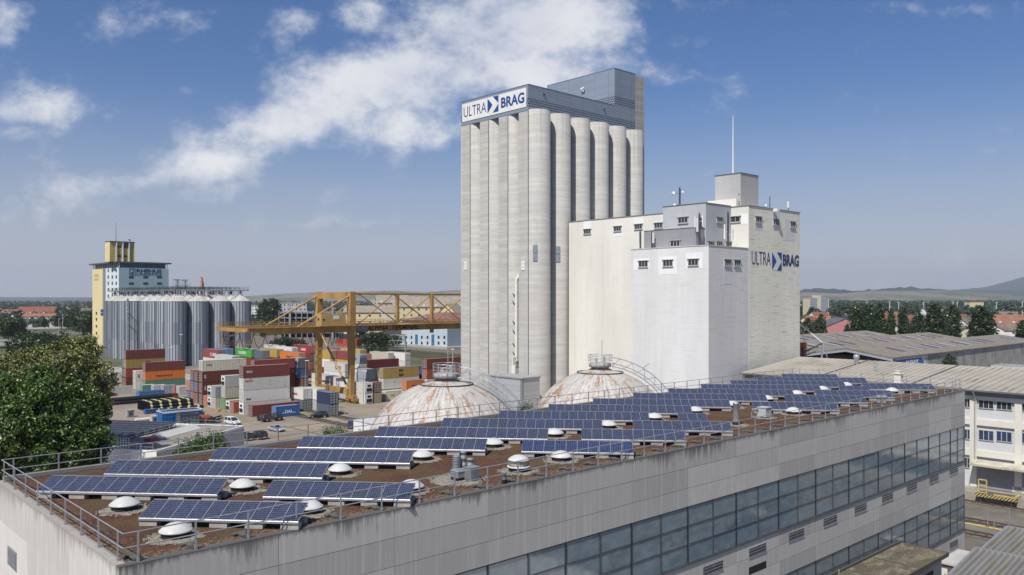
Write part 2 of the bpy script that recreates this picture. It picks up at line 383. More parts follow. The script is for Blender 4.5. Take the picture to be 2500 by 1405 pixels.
# the double chevron emblem: dark square with a pale arrow band, drawn on a face
def emblem(parent, org, udir, w_, h_, nrm, mdark, mlight, back=False):
    org = Vector(org); u = Vector(udir); n = Vector(nrm); Z = Vector((0, 0, 1))
    def P(a, b, d): return org + u * (a * w_) + Z * (b * h_) + n * d
    def poly(pts, d0, d1, mat, nm):
        mb = MB(); k = len(pts); vs = [P(a, b, d0) for a, b in pts] + [P(a, b, d1) for a, b in pts]
        mb.add(vs, [tuple(range(k)), tuple(range(2 * k - 1, k - 1, -1))] + [(i, (i + 1) % k, k + (i + 1) % k, k + i) for i in range(k)])
        return mb.build(nm, mat, parent)
    if mlight: poly([(.02, 0), (.50, 0), (.97, .5), (.50, 1), (.02, 1), (.46, .5)], .0, .03, mlight, 'arrow_emblem')
    mb = MB()
    for pts in ([(0, .03), (.45, .5), (0, .97)], [(.50, 0), (1, 0), (1, .47)], [(.50, 1), (1, .53), (1, 1)]):
        if len(pts) == 3:
            vs = [P(a, b, .001) for a, b in pts] + [P(a, b, .045) for a, b in pts]
            mb.add(vs, [(0, 1, 2), (5, 4, 3), (0, 3, 4, 1), (1, 4, 5, 2), (2, 5, 3, 0)])
    mb.build('arrow_emblem', mdark, parent)

# ================================================================== tall grain silo
S0 = Vector((ray(1290) * 180, 180, 0)); D = 6.52; r = 2.82
silo = empty('silo_building', S0, TH, 'tall bare concrete grain silo of round towers with blue-grey top storey and white sign', 'silo')
mb = MB(); mb.box(r, 37.8, 0.3, 22.4, 0, 68.85); mb.build('core_wall', M['silo'], silo)
cyl = MB(); cyl.lathe([(r, 0), (r, 68.95), (r - .12, 69.1), (.1, 69.1)], 48); cm = cyl.mesh('silo_cylinder', M['silo'])
spots = [(r + k * D, 0) for k in range(6)] + [(r, j * D) for j in (1, 2, 3)] + [(r + k * D, 22.0) for k in range(6)]
for (x, y) in spots:
    c = link('silo_cylinder', cm, silo); c.location = (x, y, 0); c.rotation_euler = (0, 0, x * .7 + y * 1.3)
for j in range(4):
    mb = MB(); mb.box(0.0, r, j * D + .05, j * D + 3.05, 0, 68.86); mb.build('pilaster', M['silo'], silo)
    mb = MB(); mb.box(-.04, .03, j * D - .11, j * D + .11, 0, 68.8); mb.build('joint_strip', flat('dark_joint_filler', (.13, .125, .115), .9), silo)
mb = MB(); mb.box(-.05, 36.7, -.05, 22.8, 68.9, 74.5); mb.build('top_storey', M['clad'], silo)
mb = MB(); mb.box(28.9, 36.7, -.045, 22.79, 74.5, 83.5); mb.build('machine_house', M['clad_up'], silo)
mb = MB(); roof_edge(mb, 0, 28.8, 0, 22.75, 74.5, .14, .09); mb.box(28.85, 36.75, -.09, 22.84, 83.5, 83.62); mb.build('coping', flat('coping_metal', (.16, .19, .24), .4, .5), silo)
mb = MB(); mb.box(36.72, 40.4, -.02, 22.0, 0, 83.3); mb.build('lift_shaft', M['silo_dark'], silo)
# sign
lz0, lz1 = 69.75, 73.95
mb = MB(); mb.box(-.16, -.052, .55, 22.3, lz0, lz1); sg = mb.build('sign_panel', M['white'], silo)
L = (0, -1, 0); NL = (-1, 0, 0)
def tL(px, py, off): t, z = onL(S0, px, py, off); return t, z
fit_text('lettering', 'ULTRA', sg, (-.162, 21.7, 70.75), L, 8.0, 2.35, NL, M['navy_sign'], -.008)
emblem(sg, (-.162, 13.2, 70.25), L, 3.7, 3.6, NL, M['blue_sign'], None)
fit_text('lettering', 'BRAG', sg, (-.162, 8.6, 70.75), L, 7.5, 2.35, NL, M['blue_sign'], .03)
# small lamps / camera on the wall of the machine house and top storey
t, z = onL(S0, 1427, 217, 28.9)
mb = MB(); mb.bar((28.9, t, z), (28.2, t, z), .12); mb.bar((28.3, t - .3, z + .1), (28.3, t + .7, z - .15), .35); mb.bar((28.5, t, z - .8), (28.5, t, z), .3); mb.build('wall_lamp', M['white'], silo)
for px, py in ((1327, 231), (1474, 268)):
    s, z = onR(S0, px, py); mb = MB(); mb.box(s - .2, s + .2, -.35, -.05, z - .15, z + .15); mb.build('wall_lamp', M['darksteel'], silo)
mb = MB(); s, z = onR(S0, 1481, 312); mb.box(s - .2, s + .2, -.8, -.1, z - 1.2, z + .5); mb.build('wall_cabinet', M['white'], silo)
# doors and hatch plates on the shaft walls
for px in (1137, 1277):
    t, z = onL(S0, px, 647)
    mb = MB(); mb.box(-.09, 0.01, t - .55, t + .55, z - 1.15, z + 1.15); mb.box(-.12, 0, t - .62, t - .55, z - 1.2, z + 1.2); mb.box(-.2, .0, t - .6, t + .6, z + 1.15, z + 1.3)
    for k in (-.45, .25): mb.box(-.16, -.1, t - .5, t + .5, z + k, z + k + .07)
    mb.build('hatch_door', M['white'], silo)
for (kx, px, nm) in ((0, 1303, 0), (1, 1355, 1)):
    cx = r + kx * D; ang = math.atan2(-.66, -.755) + (-.12 if kx == 0 else .02)
    z0 = 28 + (730 - 620) / F * 182
    mb = MB()
    for (a, b) in ((-1.75, -.08), (.08, 1.75)):
        vs = []; 
        for rr in (r + .01, r + .13):
            for k in range(5):
                th = ang + (k - 2) * .085
                vs += [(cx + rr * math.cos(th), rr * math.sin(th), z0 + a), (cx + rr * math.cos(th), rr * math.sin(th), z0 + b)]
        fs = [(10 + 2 * k, 12 + 2 * k, 13 + 2 * k, 11 + 2 * k) for k in range(4)] + [(2 * k, 10 + 2 * k, 11 + 2 * k, 2 * k + 1) for k in (0, 4)] + \
             [(2 * k, 2 * k + 2, 12 + 2 * k, 10 + 2 * k) for k in range(4)] + [(2 * k + 1, 11 + 2 * k, 13 + 2 * k, 2 * k + 3) for k in range(4)]
        mb.add(vs, fs)
        rr = r + .2; th = ang
        mb.lathe([(.28, -.02), (.28, .02)], 10, (cx + rr * math.cos(th), rr * math.sin(th), z0 + (a + b) / 2 + .3))
    mb.build('hatch_plate', flat('zinc_hatch', (.33, .35, .38), .4, .5), silo)
# square chute running down the left wall
t, z1 = onL(S0, 1262, 682, .2); _, zb = onL(S0, 1262, 905, .2)
ch = MB(); x = 0.2
ch.bar((x, t, z1), (x, t, zb + 2), .6); ch.bar((x, t, z1), (x + .3, t - 1.4, z1 + 2.0), .55)
for zz in (z1 - 3, z1 - 13, zb + 9, zb + 2.2): ch.box(x - .32, x + .32, t - .32, t + .32, zz, zz + .12)
ch.box(x - .5, x + .5, t - .1, t + .7, z1 - 19, z1 - 17); ch.box(x - .5, x + .5, t - .1, t + .9, zb + 1, zb + 3); ch.box(x - .6, x + .6, t, t + 1.1, zb - 6, zb + 1)
ch.build('chute', flat('ivory_duct', (.74, .72, .64), .6), silo)
mb = MB()
for zz in (z1 - 4, z1 - 5.8, z1 - 15, z1 - 17, zb + 10, zb + 8): mb.bar((x, t + .25, zz), (x - .1, t + 1.3, zz + .9), .12); 
mb.build('chute_bracket', M['darksteel'], silo)

# metal shed at the silo foot
sh = gnd(1274, 1045); sh = Vector((ray(1274) * 171, 171, 0))
shed = empty('metal_shed', sh, TH, 'grey metal clad shed at the foot of the tall concrete silo', 'shed')
hz_ = H - (926 - HZ) / F * 171
mb = MB(); mb.box(0, 5.2, 0, 10.6, 0, hz_); mb.build('wall', M['shed_clad'], shed)
mb = MB(); mb.box(-.2, 5.4, -.2, 10.8, hz_, hz_ + .25); mb.build('roof', flat('shed_roof', (.30, .31, .31), .6), shed)
mb = MB(); mb.box(2.6, 3.9, -.09, 0, 0, 2.3); mb.box(1.2, 2.2, -.06, 0, 0, 2.4); mb.build('door', M['white'], shed)

# ================================================================== white storehouse with annex
M0 = Vector((ray(1828) * 151, 151, 0))
ZM = H + (730 - 503) / F * 151; ZA = H + (730 - 600) / F * 142.3
store = empty('storehouse', M0, TH, 'big cream storehouse with small windows, a front wing and blue lettering', 'building')
# long wall and weathered side as two skins so that each keeps its own paint
def shell(mb_root, x0, x1, y0, y1, z0, z1, mL, mR, name='wall'):
    mb = MB(); mb.box(x0, x1, y0, y1, z0, z1, 0)
    mb.m[-6:] = [0, 0, 1, 0, 0, 0]   # face order: bottom, top, -y, +x, +y, -x
    return mb.build(name, [mL, mR], mb_root)
shell(store, 0, 18.8, 0, 44.7, 0, ZM, M['store_white'], M['store_side'])
shell(store, -12.8, 0, .02, 16.9, 0, ZA, M['annex_white'], M['annex_side'], 'front_wing')
mb = MB(); roof_edge(mb, 0, 18.8, 0, 44.7, ZM, .16, .1); mb.build('roof_edge', flat('roof_edge_metal', (.22, .21, .17), .6), store)
mb = MB(); roof_edge(mb, -12.8, -.3, .02, 16.9, ZA, .14, .08); mb.build('roof_edge', flat('roof_edge_pale', (.55, .54, .50), .6), store)
# penthouse blocks standing on the front wing
x1, _ = 0, 0
ZP = H + (730 - 496) / F * 148.1; ZD = H + (730 - 556) / F * 146.3
shell(store, -8.2, 0, 3.66, 3.66 + 9.4, ZA, ZP, M['grey_block'], M['grey_block'], 'penthouse')
mb = MB(); roof_edge(mb, -8.2, -.2, 3.66, 13.06, ZP, .12, .08); mb.build('roof_edge', flat('roof_edge_dark', (.12, .12, .12), .6), store)
shell(store, -10.86, -8.2, 3.9, 15.4, ZA, ZD, M['grey_dark'], M['grey_dark'], 'penthouse')
mb = MB(); roof_edge(mb, -10.86, -8.25, 3.9, 15.4, ZD, .1, .06); mb.build('roof_edge', flat('roof_edge_dark', (.12, .12, .12), .6), store)
# roof tower + cream base
t0 = Vector((M0.x + 5 * CA - 4.75 * SA, M0.y + 5 * SA + 4.75 * CA, 0))
ZT = H + 307 / F * 157.9; ZTB = H + (730 - 487) / F * 157.9
shell(store, 5, 11.4, 4.75, 10.4, ZM, ZT, M['tower_grey'], M['tower_grey'], 'roof_tower')
mb = MB(); roof_edge(mb, 5, 11.4, 4.75, 10.4, ZT, .14, .1); mb.build('roof_edge', flat('roof_edge_dark', (.12, .12, .12), .6), store)
mb = MB(); mb.box(3.2, 5, 4.6, 10.9, ZM, ZTB); mb.build('tower_base', M['store_white'], store)
mb = MB(); mb.tube([(8.2, 8.4, ZT), (8.2, 8.4, ZT + 6), (8.2, 8.4, ZT + 12)], [.16, .13, .06], 8); mb.build('flagpole', M['white'], store)
# windows
wp = M['patch']
for (px, py, pt) in ((1434, 566, (wp, -1.1, 1.1, .6, 2.4)), (1508, 559, (wp, -1.2, 1.2, -1.6, -.6)), (1559, 554, (wp, -1.2, 1.2, .6, 1.7)), (1608, 551, (wp, -1.6, 1.4, -1.5, -.5)), (1796, 536, (wp, -2.6, -1.1, -1.0, .9))):
    t, z = onL(M0, px, py); wall_window(store, 'L', t, z, 2.0, 1.05, 3 if px < 1700 else 2, 0, pt)
for (px, py, pt) in ((1571, 645, (wp, -1.4, 2.3, -1.1, 1.0)), (1631, 643, (wp, -1.9, 2.1, -2.0, 1.2)), (1693, 641, (wp, -1.9, 1.6, -1.1, 1.7))):
    t, z = onL(M0, px, py, -12.8); wall_window(store, 'L', t, z, 2.1, 1.15, 3, -12.8, pt)
ws = M['patch_side']
for (px, py, pt) in ((1776, 642, (ws, -1.2, 1.4, -3.8, .9)), (1799, 643, (ws, -1.3, 1.3, .6, 1.8))):
    s, z = onR(M0, px, py, .02); wall_window(store, 'R', s, z, 2.0, 1.15, 3, .02, pt)
for (px, py, pt) in ((1851, 537, (ws, -1.2, 1.5, -1.9, .8)), (1894, 543, (ws, -1.2, 1.4, -1.4, 2.0)), (1935, 549, (ws, -3.2, 1.0, -3.2, 1.0))):
    s, z = onR(M0, px, py); wall_window(store, 'R', s, z, 2.0, 1.15, 3, 0, pt)
t, z = onL(M0, 1668, 538, -8.2); wall_window(store, 'L', t, z, 2.1, 1.1, 3, -8.2)
t, z = onL(M0, 1649, 595, -10.86); wall_window(store, 'L', t, z, 2.1, 1.1, 3, -10.86)
t, z = onL(M0, 1710, 548, -8.2)
mb = MB(); mb.box(-8.24, -8.2, t - .5, t + .4, ZD, ZD + 2.0); mb.build('door', M['darkglass'], store)
for px, py in ((1756, 537), (1735, 596), (1755, 596), (1778, 597)):
    s, z = onR(M0, px, py, 3.66); wall_window(store, 'R', s, max(z, ZA + .6), 1.9, 1.0, 3, 3.66)
# floodlight and lettering on the side wall
s, z = onR(M0, 1888, 514)
mb = MB(); mb.box(s - .5, s + .4, -1.1, -.2, z - .3, z + .25); mb.bar((s, -.3, z), (s, 0, z), .2); mb.build('floodlight', M['white'], store)
sa, za = onR(M0, 1835, 646); sb, _ = onR(M0, 1881, 646); sc_, _ = onR(M0, 1885, 640); sd_, _ = onR(M0, 1908, 640); se, _ = onR(M0, 1911, 650); sf, _ = onR(M0, 1950, 650)
fit_text('lettering', 'ULTRA', store, (sa, -.002, za), (1, 0, 0), sb - sa, 2.45, (0, -1, 0), M['navy_sign'], -.006)
emblem(store, (sc_, -.002, za - .9), (1, 0, 0), sd_ - sc_, 3.45, (0, -1, 0), M['blue_sign'], flat('pale_arrow_paint', (.66, .66, .66), .7))
fit_text('lettering', 'BRAG', store, (se, -.002, za), (1, 0, 0), sf - se, 2.3, (0, -1, 0), M['navy_sign'], .04)
# antenna masts and dishes on the roofs (things of their own)
def mast(px, d_rel, h_, label, panels=(), dishes=(), name='antenna_mast', lattice=True, base=None):
    x, y, z = base
    p = M0 + A * x + B * y; o = empty(name, (p.x, p.y, z), TH, label, 'antenna')
    mb = MB(); mb.tube([(0, 0, 0), (0, 0, h_)], .09, 6)
    if lattice:
        for k in range(int(h_ / .5)): mb.bar((-.22, 0, k * .5 + .2), (.22, 0, k * .5 + .45), .05)
        mb.bar((-.22, 0, .1), (-.22, 0, h_ - .3), .06); mb.bar((.22, 0, .1), (.22, 0, h_ - .3), .06)
    mb.build('pole', M['darksteel'], o)
    for (a, dx_, z0, z1) in panels:
        mb = MB(); mb.box(dx_ - .14, dx_ + .14, a - .14, a + .14, z0, z1); mb.bar((0, 0, (z0 + z1) / 2), (dx_, a, (z0 + z1) / 2), .06); mb.build('panel_antenna', M['white'], o)
    for (dx_, dy_, zz, rr) in dishes:
        mb = MB(); mb.lathe([(.01, 0), (rr * .6, .06), (rr, .2), (rr, .26), (.01, .24)], 14)
        mb.v = [(dx_ - (v[2]) * .7 , dy_ + v[0], zz + v[1]) for v in mb.v]; mb.build('dish', M['white'], o)
        mb = MB(); mb.bar((0, 0, zz), (dx_, dy_, zz), .07); mb.build('bracket', M['darksteel'], o)
    return o
mast(0, 0, 3.9, 'lattice antenna mast with three round white dishes on the grey penthouse roof', (), ((-.1, 1.25, 2.7, .38), (0, -.75, 2.75, .28), (-.1, 1.0, .5, .3)), base=(-5.5, 11.2, ZP))
mast(0, 0, 6.0, 'tallest antenna mast with white panel antennas at the front corner of the grey penthouse', ((.75, -.1, 3.4, 5.3), (-.75, 0, 3.5, 5.4), (0.1, -.45, 2.6, 5.0)), (), base=(-11.3, 2.9, ZA))
mast(0, 0, 6.6, 'ladder antenna mast with two white panels beside the right wall of the grey penthouse', ((.45, -.3, 1.6, 4.2), (-.5, .6, 1.3, 3.4)), (), base=(-4.6, 1.4, ZA))
mast(0, 0, 3.6, 'short antenna mast at the left end of the dark grey block', ((.3, 0, 1.2, 3.4),), (), base=(-11.7, 15.6, ZA))
mast(0, 0, 3.3, 'short antenna mast with one white panel in front of the dark grey block', ((-.3, 0, 1.1, 3.0),), (), base=(-11.7, 12.9, ZA))
mast(0, 0, 2.6, 'small sensor pole with a white camera on the storehouse roof edge', (), ((.3, .9, 1.0, .22),), 'sensor_pole', False, base=(9.5, 1.2, ZM))
mast(0, 0, 2.2, 'thin white whip antenna at the right end of the storehouse roof', ((0, 0, 1.0, 2.2),), (), 'whip_antenna', False, base=(16.5, 1.2, ZM))
mast(0, 0, 2.8, 'thin antenna pole beside the grey roof tower', ((0, .1, 1.4, 2.4),), (), 'whip_antenna', False, base=(2.6, 3.6, ZM))
# ================================================================== foreground warehouse with the solar roof
G0 = Vector((-14.65, 30.9, 0)); ZR = 18.0; GL, GW = 87.9, 20.0
def facade_mat(name, col, dirt=.5, dcol=(.05, .047, .042)):
    m, n, bs = base_mat(name); tc = n.n('ShaderNodeTexCoord').outputs['Object']; x, y, z = n.sep(tc)
    g = n.n('ShaderNodeNewGeometry').outputs['Random Per Island']
    c = n.mix(g, tuple(v * .80 for v in col), tuple(v * 1.07 for v in col))
    mot = n.noise(tc, .8, 6, .65); c = n.mix(n.m('MULTIPLY', n.ramp(mot, .35, .7), .25), c, tuple(v * .78 for v in col))
    st = n.noise(n.mapv(tc, (3.5, 3.5, .12)), 1.0, 6, .65)
    c = n.mix(n.m('MULTIPLY', n.ramp(st, .48, .68), .40), c, tuple(min(1, v * 1.4) for v in col))
    # rain dirt hanging from the roof edge in uneven tongues
    drip = n.noise(n.mapv(tc, (4.5, 4.5, .25)), 1.0, 7, .75); patchy = n.noise(n.mapv(tc, (.25, .25, .25)), 1.0, 3, .5)
    reach = n.m('MULTIPLY', n.ramp(drip, .34, .64), n.m('ADD', .25, n.m('MULTIPLY', n.ramp(patchy, .4, .62), 1.0)))
    dz_ = n.m('SUBTRACT', ZR, z)
    top = n.m('SUBTRACT', 1.0, n.m('DIVIDE', dz_, n.m('ADD', .08, n.m('MULTIPLY', reach, 1.25))), clamp=True)
    c = n.mix(n.m('MULTIPLY', top, dirt), c, dcol)
    n.l(c, bs.inputs['Base Color']); bs.inputs['Roughness'].default_value = .8
    b = n.n('ShaderNodeBump'); b.inputs['Strength'].default_value = .25; b.inputs['Distance'].default_value = .02
    n.l(n.noise(tc, 9.0, 5, .7), b.inputs['Height']); n.l(b.outputs[0], bs.inputs['Normal'])
    return m
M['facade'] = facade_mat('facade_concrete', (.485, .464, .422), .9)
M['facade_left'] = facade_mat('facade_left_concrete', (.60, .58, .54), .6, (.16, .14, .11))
def glass_mat(name, tint, rough, wav):
    m, n, bs = base_mat(name); tc = n.n('ShaderNodeTexCoord').outputs['Object']
    g = n.n('ShaderNodeNewGeometry').outputs['Random Per Island']
    sm = n.noise(n.mapv(tc, (1.2, 1.2, 2.2)), .8, 5, .6)
    c = n.mix(n.ramp(sm, .3, .75), tuple(v * .75 for v in tint), tuple(v * 1.5 for v in tint))
    c = n.mix(n.m('MULTIPLY', g, .5), c, tuple(v * 1.5 for v in tint))
    n.l(c, bs.inputs['Base Color']); bs.inputs['Roughness'].default_value = rough; bs.inputs['IOR'].default_value = 2.2
    b = n.n('ShaderNodeBump'); b.inputs['Strength'].default_value = wav; b.inputs['Distance'].default_value = .25
    n.l(n.noise(n.mapv(tc, (1, 1, 1)), .9, 2, .5), b.inputs['Height']); n.l(b.outputs[0], bs.inputs['Normal'])
    return m
M['bandglass'] = glass_mat('band_window_glass', (.135, .18, .205), .09, .05)
hall = empty('solar_warehouse', G0, TH, 'long grey concrete warehouse in the foreground with window bands and a planted flat roof', 'warehouse')
mb = MB(); mb.box(.12, GL - .12, .12, GW - .12, 0, 17.6); mb.build('core', M['darksteel'], hall)
JX = [0.0, 0.5] + [0.5 + 5.95 * k for k in range(1, 15)] + [GL]
JX = [0.0] + [0.5 + 5.95 * k for k in range(1, 15)] + [GL]
rows_ = [(0, 1.35), (1.35, 2.7), (2.7, 3.93), (7.8, 9.0), (9.0, 10.2), (10.2, 11.4), (15.2, 16.6), (16.6, 18.0)]
for grp in (rows_[:3], rows_[3:6], rows_[6:]):
    mb = MB()
    for a, b in zip(JX[:-1], JX[1:]):
        for (t0_, t1_) in grp: mb.box(a + .012, b - .012, 0, .3, ZR - t1_ + .012, ZR - t0_ - (.012 if t0_ else 0))
    mb.build('concrete_panels', M['facade'], hall)
JY = [0.3, 6.5, 13.4, GW]
mb = MB()
for a, b in zip(JY[:-1], JY[1:]):
    for k in range(9):
        z1 = ZR - k * 2.0; mb.box(0, .3, a + .012, b - .012, max(0, z1 - 1.98), z1)
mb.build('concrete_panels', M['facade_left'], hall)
mb = MB(); mb.box(.31, GL, GW - .3, GW, 0, ZR); mb.box(GL - .3, GL, .31, GW - .31, 0, ZR); mb.build('rear_wall', M['facade'], hall)
mb = MB(); mb.box(.3, GL - .3, .3, .36, ZR - .2, ZR + .02); mb.box(.3, .36, .36, GW - .3, ZR - .2, ZR + .03)
mb.box(.3, GL - .3, GW - .3, GW + .05, ZR + .001, ZR + .22); mb.box(GL - .3, GL + .05, .3, GW - .3, ZR + .001, ZR + .22)
mb.build('parapet_trim', flat('parapet_metal', (.25, .24, .22), .6), hall)
# windows: one per bay and band, 3 rows of panes in two columns
def band_window(x0, x1, zt, zb):
    f = MB(); xs = [x0, (x0 + x1) / 2, x1]; zs = [zt - (zt - zb) * k / 3 for k in range(4)]
    for x in xs: f.box(x - .04, x + .04, .02, .12, zb, zt)
    for z in zs: f.box(x0 + .05, x1 - .05, .03, .115, z - .03, z + .03)
    f.box(x0, x1, -.08, .02, zb - .1, zb - .02)
    o = f.build('window', M['darksteel'], hall)
    g = MB()
    for i in range(2):
        for k in range(3):
            g.box(xs[i] + .05, xs[i + 1] - .05, .075, .1, zs[k + 1] + .03, zs[k] - .03)
    g.build('pane', M['bandglass'], o)
for a, b in zip(JX[:-1], JX[1:]):
    for (t0_, t1_) in ((3.97, 7.75), (11.44, 15.15)): band_window(a, b, ZR - t0_, ZR - t1_)
# vents below the upper window band
def vent(side, u, z, w_, h_, nm='vent'):
    mb = MB()
    if side == 'R':
        mb.box(u, u + w_, -.005, .05, z, z + h_, 0)
        for k in range(6): q = z + h_ * (k + .5) / 6; mb.box(u + .04, u + w_ - .04, -.02, -.006, q, q + .045, 0 if k % 2 else 1)
        mb.box(u - .04, u + w_ + .04, -.04, -.006, z - .07, z, 1)
    else:
        mb.box(-.005, .05, u, u + w_, z, z + h_, 0)
        for k in range(8): q = z + h_ * (k + .5) / 8; mb.box(-.05, -.006, u + .04, u + w_ - .04, q, q + .03, 1)
    mb.build(nm, [M['darksteel'], M['steel']], hall)
Gv = Vector(G0)
for (px, py) in ((367, 1362), (647, 1247), (891, 1151), (1103, 1061), (1294, 984), (1463, 916), (1617, 853), (1755, 797), (1880, 746), (1880, 1208)):
    s, z = onR(G0, 1600 + px / 2.578, 860 + py / 2.578); vent('R', s - 1.25, z - .33, 2.4, .66)
s, z = onR(G0, 1600 + 645 / 2.578, 860 + 1360 / 2.578); mb = MB(); mb.box(s - 1.25, s + 1.2, -.004, .03, z - .25, z + .3); mb.build('vent', M['rubber'], hall)
t, z = onL(G0, 29, 1364); vent('L', t - 1.0, z - .5, 1.9, 1.0)
# sedum covering
def sedum_mat():
    m, n, bs = base_mat('sedum_cover'); tc = n.n('ShaderNodeTexCoord').outputs['Object']; x, y, z = n.sep(tc)
    f1 = n.noise(tc, 7.0, 8, .72); f2 = n.noise(tc, 1.1, 5, .6); f3 = n.noise(n.mapv(tc, (1, 1, 1), (5, 9, 0)), .28, 4, .6); f4 = n.noise(n.mapv(tc, (1, 1, 1), (2, 7, 0)), 22.0, 4, .7)
    c = n.mix(n.ramp(f2, .35, .65), (.13, .045, .028), (.075, .040, .025))
    c = n.mix(n.m('MULTIPLY', n.ramp(f1, .50, .60), .8), c, (.20, .135, .085))
    c = n.mix(n.m('MULTIPLY', n.ramp(f3, .47, .60), .75), c, (.125, .088, .045))
    c = n.mix(n.m('MULTIPLY', n.ramp(f3, .61, .69), .7), c, (.10, .105, .025))
    edge = n.m('MAXIMUM', n.ramp(y, 1.6, .5), n.ramp(x, 1.6, .5))
    c = n.mix(n.m('MULTIPLY', edge, n.ramp(f1, .45, .58)), c, (.28, .22, .155))
    c = n.mix(n.ramp(f4, .62, .68), c, (.33, .24, .16)); c = n.mix(n.ramp(f4, .42, .34), c, (.022, .014, .010))
    n.l(c, bs.inputs['Base Color']); bs.inputs['Roughness'].default_value = .95; bs.inputs['Specular IOR Level'].default_value = .2
    b = n.n('ShaderNodeBump'); b.inputs['Strength'].default_value = .9; b.inputs['Distance'].default_value = .12
    n.l(n.m('ADD', f1, n.m('MULTIPLY', f4, .6)), b.inputs['Height']); n.l(b.outputs[0], bs.inputs['Normal'])
    return m
M['sedum'] = sedum_mat()
mb = MB(); nx, ny = 176, 40
xs = np.linspace(.36, GL - .3, nx); ys = np.linspace(.36, GW - .3, ny)
rs_ = np.random.RandomState(3)
vs = [(x, y, ZR - .03 + (0 if i in (0, nx - 1) or j in (0, ny - 1) else rs_.uniform(-.015, .03))) for j, y in enumerate(ys) for i, x in enumerate(xs)]
mb.add(vs, [(j * nx + i, j * nx + i + 1, (j + 1) * nx + i + 1, (j + 1) * nx + i) for j in range(ny - 1) for i in range(nx - 1)], 0, True)
mb.build('roof_planting', M['sedum'], hall)
mb = MB(); mb.bar((14, 10.3, ZR + .02), (GL - 2, 10.3, ZR + .02), .08, .05); mb.build('roof_seam', M['darksteel'], hall)

# ------------------------------------------------------------------ railings
def railing(label, p, q, n_posts, flange=True, h_=1.15):
    p = Vector(p); q = Vector(q); o = empty('roof_railing', p, 0, label, 'railing')
    d = q - p; L_ = d.length; u = d.normalized()
    mb = MB()
    for z in (.6, h_): mb.tube([(0, 0, z), d + Vector((0, 0, z))], .026, 6)
    mb.build('handrail', M['steel'], o)
    side = Vector((-u.y, u.x, 0))
    pm_ = MB(); pm_.bar((0, 0, -.02), (0, 0, h_), .05, .07); pm_.box(-.05, .05, -.05, .05, 0, .12); me = pm_.mesh('post', M['steel'])
    for k in range(n_posts):
        c = link('post', me, o); c.location = u * (L_ * (k + .25) / (n_posts - .5)); c.rotation_euler = (0, 0, math.atan2(u.y, u.x))
    fm = MB(); fm.box(-.12, .12, .05, .75, .02, .1); fm.box(-.3, .3, .72, .98, .02, .09); fme = fm.mesh('foot_weight', flat('rubber_foot', (.10, .10, .09), .9))
    if flange:
        for k in range(n_posts):
            c = link('foot_weight', fme, o); c.location = u * (L_ * (k + .25) / (n_posts - .5)); c.rotation_euler = (0, 0, math.atan2(u.y, u.x))
    return o
def gp(x, y, z=ZR): return G0 + A * x + B * y + Vector((0, 0, z))
i_ = .22
railing('long steel railing along the near right edge of the planted roof', gp(i_, i_), gp(GL - .3, i_), 40)
railing('short steel railing along the left end of the planted roof', gp(i_, GW - .15), gp(i_, i_), 9, False)
railing('steel railing along the rear edge of the planted roof', gp(i_, GW - .15), gp(GL - .3, GW - .15), 39, False)
railing('steel railing across the far end of the planted roof', gp(GL - .3, i_), gp(GL - .3, GW - .15), 8, False)

# ------------------------------------------------------------------ solar panel rows
def cell_mat(name, col, k=1.0):
    m, n, bs = base_mat(name); tc = n.n('ShaderNodeTexCoord').outputs['Object']; x, y, z = n.sep(tc)
    cx = n.m('MULTIPLY', x, 6 / .66); cy = n.m('MULTIPLY', y, 9 / 1.37)
    gx = n.m('ABSOLUTE', n.m('SUBTRACT', n.m('FRACT', cx), .5)); gy = n.m('ABSOLUTE', n.m('SUBTRACT', n.m('FRACT', cy), .5))
    line = n.m('GREATER_THAN', n.m('MAXIMUM', gx, gy), .455)
    oi = n.n('ShaderNodeObjectInfo').outputs['Random']
    wn = n.n('ShaderNodeTexWhiteNoise'); wn.noise_dimensions = '3D'; n.l(n.comb(n.m('FLOOR', cx), n.m('FLOOR', cy), n.m('MULTIPLY', oi, 91)), wn.inputs['Vector'])
    c = n.mix(wn.outputs['Value'], tuple(v * .7 for v in col), tuple(v * 1.35 for v in col))
    c = n.mix(oi, c, n.mix(1.0, c, (1.25, 1.0, .85), 'MULTIPLY'))
    c = n.mix(n.m('MULTIPLY', n.ramp(n.noise(tc, 14.0, 3, .6), .56, .66), .35), c, tuple(v * 2.2 for v in col))
    c = n.mix(n.m('MULTIPLY', line, .55), c, (.33, .35, .40))
    n.l(c, bs.inputs['Base Color']); bs.inputs['Roughness'].default_value = .22; bs.inputs['IOR'].default_value = 1.45
    return m
M['cell'] = cell_mat('solar_cells', (.020, .029, .066)); M['cell_blue'] = cell_mat('blue_solar_cells', (.010, .022, .080))
M['frame'] = flat('aluminium_frame', (.55, .56, .57), .35, .7)
M['block'] = pm('concrete_block', (.36, .34, .31), .9, .15, 1.5)
TILT = R(21); PL = 1.42; RD = R(-5.0)
ru = Vector((math.cos(RD), math.sin(RD), 0)); rb = Vector((-ru.y, ru.x, 0))
_pan = {}
def panel_mesh(w_, cm_):
    key = (round(w_, 3), cm_)
    if key not in _pan:
        mb = MB(); t = .018
        mb.box(t, w_ - t, t, PL - t * 2, .0, .03, 0)
        for (a, b, c, d) in ((0, w_, 0, t), (0, w_, PL - t * 2, PL), (0, t, t, PL - t), (w_ - t, w_, t, PL - t)): mb.box(a, b, c, d, -.01, .04, 1)
        _pan[key] = mb.mesh('panel', [M[cm_], M['frame']])
    return _pan[key]
_blk = MB(); _blk.box(0, .8, .02, .42, 0, .268); _blk = _blk.mesh('ballast_block', M['block'])
